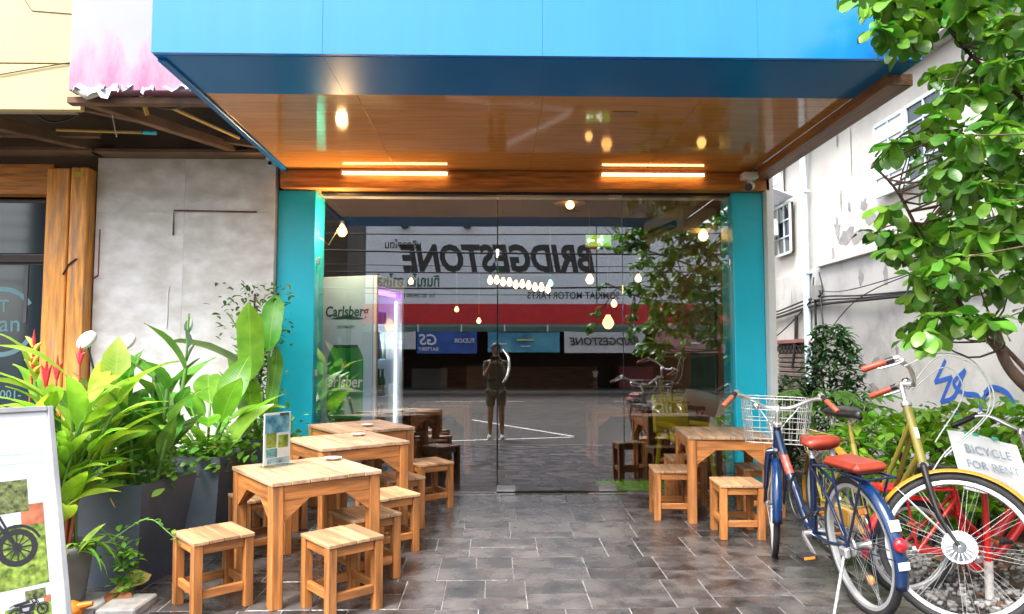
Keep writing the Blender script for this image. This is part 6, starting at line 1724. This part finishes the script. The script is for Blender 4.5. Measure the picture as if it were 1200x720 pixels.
        fs += [tuple(range(k)), tuple(range((len(prof) - 1) * k, len(prof) * k))[::-1]]
        b = MB(); b.add(vs, fs, 0, True); sd_ = s.p('saddle', b, m)
        b = MB()
        for y in (-1, 1):
            b.tube(spline([(c[0] - .10, c[1] + y * .05, c[2] - .02), (c[0] - .05, c[1] + y * .022, c[2] - .055), (c[0] + .05, c[1] + y * .022, c[2] - .055), (c[0] + .11, c[1], c[2] - .015)], 4), .0035, 6)
            H = [(c[0] - .09 + .016 * math.cos(i * 1.0), c[1] + y * .055 + .016 * math.sin(i * 1.0), c[2] - .03 - .0011 * i) for i in range(36)]
            b.tube(H, .0025, 5)
        s.p('saddle_spring', b, under, sd_)
        return sd_
    def stand(s, p, q, m=m_alu): return s.tube('kickstand', [p, q], .0085, m)

V = Vector
# --- navy step through bicycle
bk1 = Bike('city_bicycle', 'navy blue step through bicycle with wire basket and brick red saddle', (1.83, 3.66, fz(3.66)), R_(92.5), .335, 1.06, R_(-22), lean=R_(-6))
s = bk1; R = s.R
bb = V((.50, 0, .28)); st = V((.40, 0, .70))
make_wheel(s.t, R, Matrix.Translation((0, 0, R)), 36, refl=True, rimw=.03)
s.front(m_navyp, .385, m_bluef, fend=(.5, 3.3), spokes=36, fr=.020)
fm = MB()
fm.tube([s.h(.41), s.h(.56)], .022, 12)
fm.tube(spline([s.h(.53), V((.77, 0, .66)), V((.64, 0, .44)), V((.57, 0, .32)), bb], 6), .024, 12)
fm.tube([bb - V((-.0, 0, .03)), st], .0185, 10)
fm.tube([st, V((.382, 0, .765))], .013, 8)
fm.tube(spline([V((.60, 0, .40)), V((.50, 0, .37)), V((.41, 0, .43))], 4), .012, 8)
for sd in (-1, 1):
    fm.tube([bb + V((-.02, sd * .02, 0)), V((.22, sd * .055, .30)), V((0, sd * .062, R))], .010, 8)
    fm.tube([st - V((0, 0, .03)) + V((0, sd * .015, 0)), V((.16, sd * .055, .53)), V((0, sd * .062, R))], .008, 8)
s.p('frame', fm, m_navyp)
for t_ in (.565, .405):
    b = MB(); b.tube([s.h(t_), s.h(t_ + .016)], .026, 12); s.p('headset_ring', b, m_alu)
b = MB(); b.tube([V((.79, 0, .693)) , V((.715, 0, .568))], .0252, 12); s.p('frame_badge', b, pm('badge_red', (.35, .07, .05), rough=.4, var=.5, sc=30))
s.bars(.56, .665, [(.0, .03, .0), (.07, .035, .002), (.15, .02, .05), (.22, -.02, .095), (.265, -.07, .10), (.305, -.15, .085)], m_alu, m_grip, lever=True)
s.tube('lock_cable', [V((.40, .03, .42)), V((.52, .07, .36)), V((.62, .06, .48)), V((.58, .03, .60)), V((.45, .03, .62))], .008, m_blk, k=5)
s.p('mudguard', fender_mb((0, 0, R), R + .022, R_(-12 + 180 - 0) - PI + R_(95) - R_(0), R_(200), .062), m_bluef)
b = MB()
for sd in (-1, 1):
    b.tube([V((0, sd * .066, R)), V((-.345, sd * .03, R + .02))], .003, 5); b.tube([V((0, sd * .066, R)), V((-.20, sd * .066, .68))], .007, 6)
s.p('mudguard_stay', b, m_navyp)
# carrier with cushioned seat
cr = MB()
for sd in (-1, 1):
    cr.tube([V((.30, sd * .05, .69)), V((.16, sd * .065, .705)), V((-.28, sd * .065, .70))], .006, 7); cr.tube([V((.0, sd * .068, R)), V((.06, sd * .066, .70))], .007, 6)
for x in (.12, 0, -.14, -.27):
    cr.tube([V((x, -.065, .703)), V((x, .065, .703))], .005, 6)
car = s.p('carrier', cr, m_navyp)
b = MB(); b.box((-.04, 0, .738), (.33, .165, .048), bev=.02); s.p('pillion_cushion', b, m_brick, car)
s.saddle((.37, 0, .80), m_brick, .27, .21)
b = MB(); b.lathe([(.001, .018), (.026, .014), (.034, 0), (.034, -.008), (.001, -.008)], 18, Matrix.Translation((-.353, 0, .42)) @ Matrix.Rotation(-PI / 2, 4, 'Y') @ Matrix.Diagonal((1, .9, 1, 1))); s.p('rear_reflector', b, m_redr)
b = MB(); b.box((0, 0, 0), (.006, .05, .05), Matrix.Translation((-.325, 0, .50)) @ Matrix.Rotation(.35, 4, 'Y'), .002); s.p('mudguard_sticker', b, m_whitepl); b = MB(); b.box((0, 0, 0), (.006, .052, .035), Matrix.Translation((-.358, 0, .33)) @ Matrix.Rotation(.05, 4, 'Y'), .002); s.p('mudguard_sticker', b, m_whitepl)
b = MB(); b.lathe([(.001, .0), (.045, 0), (.05, .006), (.045, .012), (.001, .012)], 20, Matrix.Translation((0, .055, R)) @ Matrix.Rotation(PI / 2, 4, 'X')); s.p('hub_brake', b, m_alu)
s.cranks(bb, .165, R_(28), ring=.07)
cb = MB()
for k in range(2):
    cb.tube([bb + V((0, -.05, .07 * (1 - 2 * k))), V((0, -.05, R + .03 * (1 - 2 * k)))], .004, 5)
cb.lathe([(.022, -.003), (.033, -.003), (.033, .003), (.022, .003), (.022, -.003)], 18, Matrix.Translation((0, -.05, R)) @ Matrix.Rotation(PI / 2, 4, 'X'))
s.p('chain', cb, m_blk)
s.stand(V((.03, .07, R - .03)), V((-.06, .22, .005)))
b = MB(); b.box((.02, .075, R - .03), (.07, .03, .05), bev=.008); s.p('stand_bracket', b, m_alu)
# wire basket in front of the bars
bw = MB()
def ring_(x0, x1, w, z):
    P = []
    for (cx_, cy_, a0) in ((x1 - .04, w - .04, 0), (x0 + .03, w - .03, PI / 2), (x0 + .03, -w + .03, PI), (x1 - .04, -w + .04, 1.5 * PI)):
        for i in range(5):
            a = a0 + PI / 2 * i / 4; P.append(V((cx_ + .035 * math.cos(a), cy_ + .035 * math.sin(a), z)))
    return P
lv = [(.0, .175), (.25, .185), (.5, .195), (.75, .20), (1.0, .205)]
bx0 = s.ax.x - .17
for f, w in lv:
    bw.tube(ring_(bx0, bx0 + .22 + .06 * f, w, .73 + .27 * f), .0035 if f in (0, 1) else .0024, 5, closed=True, M=s.S)
top = ring_(bx0, bx0 + .28, .205, 1.0); bot = ring_(bx0, bx0 + .22, .175, .73)
for i in range(0, 20):
    bw.tube([bot[i], top[i]], .0018, 4, M=s.S)
for k in range(1, 8):
    y = -.2 + .4 * k / 8
    bw.tube([V((bx0, y * .87, .73)), V((bx0, y, 1.0))], .0018, 4, M=s.S); bw.tube([V((bx0 + .22, y * .87, .73)), V((bx0 + .28, y, 1.0))], .0018, 4, M=s.S); bw.tube([V((bx0, y * .87, .73)), V((bx0 + .22, y * .87, .73))], .0018, 4, M=s.S)
s.p('basket', bw, pm('basket_wire', (.42, .42, .41), rough=.4, metal=.5))
s.tube('brake_cable', [s.h(.72, .16, .05), s.h(.64, .12, .12), s.h(.54, .04, .07), s.h(.45, .02, .04)], .0035, m_cabw, steer=True, k=5)
s.tube('brake_cable', [s.h(.72, -.16, .05), s.h(.62, -.12, .12), s.h(.52, -.03, .06), s.h(.42, -.02, .03)], .0035, m_cabw, steer=True, k=5)
b = MB(); b.sphere(s.h(.69, .12, -.01), .022, 10, 7, M=s.S); s.p('bell', b, m_chrome)

# --- olive bicycle, front wheel turned across the picture
bk2 = Bike('city_bicycle', 'olive gold bicycle with yellow mudguards, its big front wheel turned sideways', (2.10, 4.60, fz(4.60)), R_(-88.5), .345, 1.16, R_(60), lean=R_(2), rake=.055)
s = bk2; R = s.R
bb = V((.44, 0, .28)); st = V((.30, 0, .72))
make_wheel(s.t, R, Matrix.Translation((0, 0, R)), 32, rimw=.028)
s.front(m_blk, .385, m_yelf, fend=(.45, 2.75), spokes=36, disc=.068, hub=(.022, .05), rimw=.032, fr=.015)
fm = MB()
fm.tube([s.h(.405), s.h(.69)], .021, 12)
for sd in (-1, 1):
    fm.tube(spline([s.h(.60, sd * .012), V((.70, sd * .03, .60)), V((.52, sd * .035, .42)), V((.30, sd * .04, .36)), V((.0, sd * .062, R))], 5), .0125, 9)
    fm.tube([bb + V((0, sd * .02, 0)), V((0, sd * .062, R))], .010, 8); fm.tube([st + V((0, sd * .015, -.05)), V((0, sd * .062, R))], .0085, 8)
fm.tube(spline([s.h(.45), V((.72, 0, .50)), V((.56, 0, .34)), bb], 5), .018, 10)
fm.tube([bb, st], .017, 10); fm.tube([st, V((.275, 0, .86))], .0135, 8)
s.p('frame', fm, m_olive)
for t_ in (.695, .386):
    b = MB(); b.tube([s.h(t_), s.h(t_ + .018)], .0255, 12); s.p('headset_ring', b, m_alu)
b = MB(); b.box((0, 0, 0), (.003, .02, .055), Matrix.Translation(s.h(.55, .0, .0215)) @ Matrix.Rotation(R_(-20), 4, 'Y'), .001); s.p('head_badge', b, m_whitepl)
hb = s.bars(.69, .80, [(.0, .05, .0), (.06, .06, .01), (.16, .05, .05), (.235, .0, .07), (.262, -.04, .065), (.275, -.145, .045)], m_alu, m_redgrip, r=.012)
s.saddle((.27, 0, .895), m_blk, .27, .22)
s.p('mudguard', fender_mb((0, 0, R), R + .022, .3, 3.4, .06), m_yelf)
cr = MB()
for sd in (-1, 1):
    cr.tube([V((.26, sd * .05, .72)), V((-.28, sd * .06, .735))], .007, 7); cr.tube([V((0, sd * .066, R)), V((-.12, sd * .06, .73))], .006, 6); cr.tube([V((0, sd * .066, R)), V((-.22, sd * .06, .735))], .006, 6)
for x in (.15, .05, -.06, -.17, -.27): cr.tube([V((x, -.06, .732)), V((x, .06, .732))], .006, 6)
cr.tube(spline([V((-.27, -.06, .735)), V((-.31, 0, .75)), V((-.27, .06, .735))], 4), .007, 6)
s.p('carrier', cr, m_olive)
b = MB(); b.box((.22, -.055, .30), (.50, .022, .11), bev=.009); s.p('chain_guard', b, m_yelf)
s.cranks(bb, .165, R_(200))
s.stand(V((.04, .07, R - .05)), V((-.02, .2, .005)))
s.tube('brake_cable', [s.h(.83, .22, .03), s.h(.95, .10, .22), s.h(.80, .0, .36), s.h(.60, -.02, .33), s.h(.45, .0, .12), s.h(.36, .02, .03)], .0032, m_cabw, steer=True, k=6)
s.tube('brake_cable', [s.h(.84, -.22, .03), s.h(.90, -.12, .20), s.h(.84, -.05, .34), s.h(.62, -.03, .36), s.h(.42, .0, .10)], .0032, m_cabw, steer=True, k=6)
s.tube('gear_cable', [s.h(.82, .20, .05), s.h(.88, .08, .22), s.h(.72, .02, .26), s.h(.50, .02, .08)], .003, m_cabw, steer=True, k=6)
b = MB(); b.sphere(s.h(.86, .17, .03), .026, 12, 8, M=s.S); s.p('bell', b, m_chrome, hb)

# --- small red bicycle behind
bk3 = Bike('small_bicycle', 'small red bicycle half hidden behind the olive one and carrying the paper notice', (2.22, 4.0, fz(4.0) - .03), R_(7), .26, .93, R_(8), lean=R_(4))
s = bk3; R = s.R
bb = V((.36, 0, .20)); st = V((.25, 0, .56))
make_wheel(s.t, R, Matrix.Translation((0, 0, R)), 28)
s.front(m_redp, .31, m_redp, fend=(.5, 2.7), spokes=28, fr=.017)
fm = MB()
fm.tube([s.h(.33), s.h(.48)], .021, 12); fm.tube(spline([s.h(.44), V((.62, 0, .46)), V((.46, 0, .26)), bb], 5), .028, 12); fm.tube(spline([s.h(.36), V((.66, 0, .36)), V((.50, 0, .20)), bb], 5), .024, 12)
fm.tube([bb - V((0, 0, .03)), st], .022, 10); fm.tube([st, V((.23, 0, .64))], .013, 8)
for sd in (-1, 1):
    fm.tube([bb, V((0, sd * .06, R))], .013, 8); fm.tube([st + V((0, sd * .02, -.04)), V((0, sd * .06, R))], .011, 8); fm.tube([V((.47, sd * .02, .25)), V((.26, sd * .03, .44))], .013, 8)
s.p('frame', fm, m_redp)
b = MB(); b.tube([bb + V((0, -.035, -.02)), bb + V((0, .035, -.02))], .055, 16); s.p('bottom_bracket', b, m_redp)
s.bars(.48, .66, [(.0, .02, .0), (.08, .02, .03), (.17, -.0, .08), (.24, -.05, .085), (.28, -.14, .07)], m_alu, m_blk)
s.saddle((.21, 0, .66), m_blk, .25, .18)
cr = MB()
for y in (-.06, -.03, 0, .03, .06): cr.tube([V((.20, y, .575)), V((-.20, y, .59))], .007, 6)
for x in (.18, .0, -.19): cr.tube([V((x, -.065, .58)), V((x, .065, .58))], .008, 6)
for sd in (-1, 1): cr.tube([V((0, sd * .06, R)), V((-.08, sd * .06, .585))], .007, 6)
s.p('carrier', cr, m_redp)
s.cranks(bb, .14, R_(60))
s.p('mudguard', fender_mb((0, 0, R), R + .02, .6, 3.3, .055), m_redp)
fb_ = MB()
for y in (-.13, .13):
    for z in (.62, .72, .83): fb_.tube([V((.86, y, z)), V((1.10, y, z))], .005, 5)
for x in (.86, .94, 1.02, 1.10):
    for y in (-.13, .13): fb_.tube([V((x, y, .62)), V((x, y, .83))], .004, 5)
    for z in (.62, .83): fb_.tube([V((x, -.13, z)), V((x, .13, z))], .005, 5)
s.p('basket', fb_, m_blk)
# notice taped to the basket
c = Vector((2.56, 3.79, .70))
nM = Matrix.Translation(c) @ Matrix.Rotation(R_(8), 4, 'Z') @ Matrix.Rotation(R_(11), 4, 'Y') @ Matrix.Rotation(R_(58), 4, 'X') @ Matrix.Scale(1.08, 4)
nt_ = E('paper_notice', (0, 0, 0), 'white paper notice reading BICYCLE FOR RENT taped to the red bicycle', 'notice'); nt_.matrix_world = nM
b = MB(); nx_ = 9; vs = []
for sgn, zz in ((0, .0), (1, -.0012)):
    for j in range(2):
        for i in range(nx_ + 1):
            u = i / nx_; vs.append((-.20 + .40 * u, -.15 + .30 * j - (.01 * math.sin(u * 7) if j == 0 else 0), zz + .012 * math.sin(u * 5.0) - (.008 if j == 0 else 0)))
m_ = nx_ + 1; fs = []
for i in range(nx_):
    fs += [(i, i + 1, m_ + i + 1, m_ + i), (2 * m_ + i, 3 * m_ + i, 3 * m_ + i + 1, 2 * m_ + i + 1)]
    fs += [(i, 2 * m_ + i, 2 * m_ + i + 1, i + 1), (m_ + i, m_ + i + 1, 3 * m_ + i + 1, 3 * m_ + i)]
b.add(vs, fs, 0, True); O('sheet', b, m_paper, parent=nt_)
m_gi = pm('grey_blue_ink', (.33, .38, .44), rough=.7)
for (tx, z, sz) in (('BICYCLE', .055, .062), ('FOR RENT', -.025, .057)):
    b = MB(); b.mesh(text_mesh(tx, sz, 0, .008, .0004, spacing=1.1), Matrix.Translation((-.02, z, .016))); O('lettering', b, m_gi, parent=nt_)
m_gt = pm('green_tape', (.05, .45, .30), rough=.4)
for x in (-.10, -.055, .055):
    b = MB(); b.box((x, .147, .012), (.035, .016, .004), bev=.001); O('tape', b, m_gt, parent=nt_)
# red and white stake behind the wheel
b = MB(); b.tube([(0, 0, 0), (0, 0, .22)], .022, 10); b2 = MB(); b2.tube([(0, 0, .22), (-.004, 0, .62)], .016, 10)
sk = E('stake', (2.56, 3.86, -.02), 'red and white painted stake in the soil behind the turned wheel', 'stake')
O('lower_part', b, pm('chipped_white', (.6, .58, .55), rough=.6, var=.1, stain=(.3, .12, .1), ssc=14, samt=.8), parent=sk); O('upper_part', b2, m_redp, parent=sk)

# ------------------------------------------------------------------ motor scooter behind the plants
ms = E('motorbike', (-3.55, 5.15, 0), 'dark motorbike hidden behind the ginger, only its mirrors and bars showing', 'motorbike', rz=R_(4))
def mp_(name, mb, m, parent=None): return O(name, mb, m, parent=parent or ms)
m_mbk = pm('black_bike_paint', (.012, .013, .018), rough=.2, coat=.7)
for x in (0, 1.22):
    make_wheel(ms, .29, Matrix.Translation((x, 0, .29)), 20, hub=(.04, .06), rimw=.06, tyr=.04, m_rim=m_alu)
b = MB(); b.sphere((.35, 0, .62), .22, 16, 10, sc=(1.5, .62, .85)); b.sphere((.62, 0, .50), .2, 14, 9, sc=(1.0, .5, 1.1)); mp_('body', b, m_mbk)
b = MB(); b.box((.12, 0, .80), (.72, .24, .09), bev=.035); mp_('seat', b, m_black)
b = MB()
for sd in (-1, 1): b.tube([(1.22, sd * .08, .29), (1.02, sd * .08, .86)], .02, 8)
b.tube([(1.03, 0, .82), (.98, 0, .98)], .03, 8); mp_('fork', b, m_alu)
b = MB(); b.sphere((1.10, 0, .88), .10, 14, 9, sc=(.9, 1, 1)); mp_('headlight', b, m_chrome)
b = MB(); b.tube(spline([(.80, -.37, 1.0), (.88, -.25, 1.02), (.98, -.08, .97), (.98, .08, .97), (.88, .25, 1.02), (.80, .37, 1.0)], 5), .014, 8); hb = mp_('handlebar', b, m_mbk)
for sd in (-1, 1):
    b = MB(); b.tube([(.87, sd * .26, 1.02), (.79, sd * .38, 1.0)], .019, 10); mp_('grip', b, m_rubber, hb)
    b = MB(); b.tube(spline([(.92, sd * .22, 1.02), (.90, sd * .27, 1.16), (.87, sd * .30, 1.32)], 4), .007, 6); mp_('mirror_stem', b, m_mbk, hb)
    b = MB()
    MM = Matrix.Translation((.86, sd * .31, 1.37)) @ Matrix.Rotation(R_(62), 4, 'Z') @ Matrix.Rotation(R_(14), 4, 'Y') @ Matrix.Rotation(-PI / 2, 4, 'Y') @ Matrix.Rotation(.5, 4, 'Z')
    b.lathe([(.001, .012), (.072, .012), (.078, .004), (.07, -.02), (.001, -.03)], 20, MM @ Matrix.Diagonal((.68, 1.05, 1, 1))); mi_ = mp_('mirror', b, m_whitepl)
    b = MB(); b.lathe([(.001, .0135), (.066, .0135)], 20, MM @ Matrix.Diagonal((.68, 1.05, 1, 1))); mp_('mirror_glass', b, m_chrome, mi_)
b = MB(); b.tube([(.45, -.14, .28), (-.2, -.16, .33)], .04, 10); mp_('exhaust', b, m_chrome)
for x, a0, a1 in ((0, .5, 2.9), (1.22, .6, 2.6)): mp_('mudguard', fender_mb((x, 0, .29), .32, a0, a1, .1), m_mbk)

# ------------------------------------------------------------------ people (seen in the glass)
def skinned(name, nodes, edges, mat, parent, sub=2):
    me = bpy.data.meshes.new(name); me.from_pydata([n[0] for n in nodes], edges, []); me.update()
    o = bpy.data.objects.new(name, me); COL.objects.link(o)
    md = o.modifiers.new('skin', 'SKIN'); md.use_smooth_shade = True
    for i, n in enumerate(nodes):
        sv = me.skin_vertices[0].data[i]; r_ = n[1]
        sv.radius = r_ if isinstance(r_, tuple) else (r_, r_); sv.use_root = (i == 0)
    ss = o.modifiers.new('sub', 'SUBSURF'); ss.levels = sub; ss.render_levels = sub
    me.materials.append(mat); o.parent = parent
    return o
m_skin = pm('skin', (.28, .14, .08), rough=.5, var=.08); m_hair = pm('hair', (.012, .010, .009), rough=.5, var=.2)
m_shirt = pm('olive_shirt', (.045, .055, .028), rough=.8, var=.15, sc=8); m_short = pm('khaki_shorts', (.10, .10, .05), rough=.8, var=.15, sc=8); m_shoe = pm('pale_shoe', (.55, .54, .48), rough=.6)
def person(loc, label, arms, k=1.0, shirt=m_shirt, shorts=m_short, rz=0):
    t = E('person', loc, label, 'person', rz=rz)
    t.scale = (k, k, k)
    sh, el, ha = arms          # shoulder, elbow and wrist of the right arm; the left one mirrors it
    mx_ = lambda p: (-p[0], p[1], p[2])
    N_ = [((0, 0, .92), (.145, .10)), ((0, 0, 1.08), (.125, .09)), ((0, .01, 1.25), (.14, .10)), ((0, 0, 1.38), (.10, .075)), ((0, .0, 1.44), .052), ((0, .015, 1.50), .055),
          (sh, .055), (el, .040), (ha, .028), (mx_(sh), .055), (mx_(el), .040), (mx_(ha), .028),
          ((.095, 0, .86), .088), ((.10, .015, .50), .058), ((.105, -.01, .34), .054), ((.11, -.02, .08), .034), ((.12, .10, .03), .032),
          ((-.095, 0, .86), .088), ((-.10, .015, .50), .058), ((-.105, -.01, .34), .054), ((-.11, -.02, .08), .034), ((-.12, .10, .03), .032),
          ((0, .02, 1.58), (.074, .088)), ((0, .025, 1.66), (.068, .082)), ((0, .015, 1.70), (.035, .045))]
    E_ = [(0, 1), (1, 2), (2, 3), (3, 4), (4, 5), (3, 6), (6, 7), (7, 8), (3, 9), (9, 10), (10, 11), (0, 12), (12, 13), (13, 14), (14, 15), (15, 16), (0, 17), (17, 18), (18, 19), (19, 20), (20, 21), (5, 22), (22, 23), (23, 24)]
    bo = skinned('body', N_, E_, m_skin, t)
    for sg in (1, -1):        # hands: palm, four fingers curled and a thumb, each finger its own chain
        w_ = Vector(ha if sg > 0 else mx_(ha)); e_ = Vector(el if sg > 0 else mx_(el))
        d_ = (w_ - e_).normalized(); sd = Vector((0, 0, 1)).cross(d_).normalized(); up_ = d_.cross(sd)
        inn = Vector((-sg, 0, 0))
        nodes = [(tuple(w_), .024), (tuple(w_ + d_ * .05), (.034, .017)), (tuple(w_ + d_ * .085), (.034, .015))]; ed = [(0, 1), (1, 2)]
        for f in range(4):
            b0 = w_ + d_ * .09 + up_ * (.030 - .020 * f); L = (.062, .072, .068, .052)[f]
            i0 = len(nodes)
            nodes += [(tuple(b0), .010), (tuple(b0 + d_ * L * .45 + inn * .006), .0095), (tuple(b0 + d_ * L * .6 + inn * L * .35), .009), (tuple(b0 + d_ * L * .5 + inn * L * .6), .0075)]
            ed += [(2, i0), (i0, i0 + 1), (i0 + 1, i0 + 2), (i0 + 2, i0 + 3)]
        i0 = len(nodes); tb = w_ + d_ * .03 + up_ * .03
        nodes += [(tuple(tb), .012), (tuple(tb + d_ * .03 + up_ * .022 + inn * .012), .011), (tuple(tb + d_ * .055 + up_ * .026 + inn * .03), .008)]; ed += [(1, i0), (i0, i0 + 1), (i0 + 1, i0 + 2)]
        skinned('hand', nodes, ed, m_skin, t, 1)
    # face
    b = MB(); b.tube([(0, .098, 1.615), (0, .128, 1.578)], [.008, .014], 8); b.sphere((0, .105, 1.545), .016, 8, 6, sc=(1.4, .5, .35))
    for x in (-.078, .078): b.sphere((x, .01, 1.595), .026, 8, 6, sc=(.35, .7, 1.1))
    O('face_detail', b, m_skin, parent=bo)
    b = MB()
    for x in (-.03, .03): b.sphere((x, .098, 1.615), .010, 8, 6)
    O('eye', b, m_ink, parent=bo)
    b = MB(); b.sphere((0, -.005, 1.65), .092, 16, 10, sc=(.98, 1.1, .92)); b.sphere((0, -.03, 1.58), .08, 12, 8, sc=(1, .85, 1)); O('hair', b, m_hair, parent=t)
    ms_ = lambda p, q, f: tuple(Vector(p) + (Vector(q) - Vector(p)) * f)
    S_ = [((0, 0, .94), (.165, .12)), ((0, 0, 1.08), (.145, .11)), ((0, .01, 1.25), (.16, .118)), ((0, 0, 1.385), (.115, .085)), (sh, .074), (ms_(sh, el, .62), .06), (mx_(sh), .074), (ms_(mx_(sh), mx_(el), .62), .06), ((0, 0, .86), (.16, .115))]
    skinned('shirt', S_, [(0, 1), (1, 2), (2, 3), (3, 4), (4, 5), (3, 6), (6, 7), (0, 8)], shirt, t)
    P_ = [((0, 0, .92), (.155, .112)), ((.095, 0, .83), .108), ((.10, .012, .56), .085), ((-.095, 0, .83), .108), ((-.10, .012, .56), .085)]
    skinned('shorts', P_, [(0, 1), (1, 2), (0, 3), (3, 4)], shorts, t)
    for x in (-.115, .115):
        b = MB(); b.sphere((x, .05, .035), .05, 12, 8, sc=(.95, 2.5, .9)); b.box((x, .05, .008), (.09, .25, .016), bev=.006); O('shoe', b, m_shoe, parent=t)
    return t
person((.02, -.44, -.20), 'person in olive shirt and khaki shorts holding up a phone at the road edge', ((.17, .0, 1.36), (.20, .10, 1.12), (.085, .30, 1.38)))
ph = E('phone', (0, -.045, 1.25), 'black phone held up in both hands by the person at the road edge', 'phone')
b = MB(); b.box((0, 0, 0), (.155, .008, .075), bev=.003); O('body', b, m_black, parent=ph)
b = MB(); b.box((0, -.0048, 0), (.146, .0012, .068)); O('screen', b, pm('phone_screen', (.05, .07, .08), rough=.1), parent=ph)
b = MB(); b.box((-.055, .005, .018), (.03, .003, .03), bev=.001); O('camera_block', b, m_dg, parent=ph)
person((4.55, -20.6, -.1), 'small child in pale top standing on the far pavement across the road', ((.17, .0, 1.36), (.20, .0, 1.1), (.19, .06, .88)), k=.55, shirt=pm('pale_top', (.6, .6, .5), rough=.8), shorts=m_ink, rz=PI)
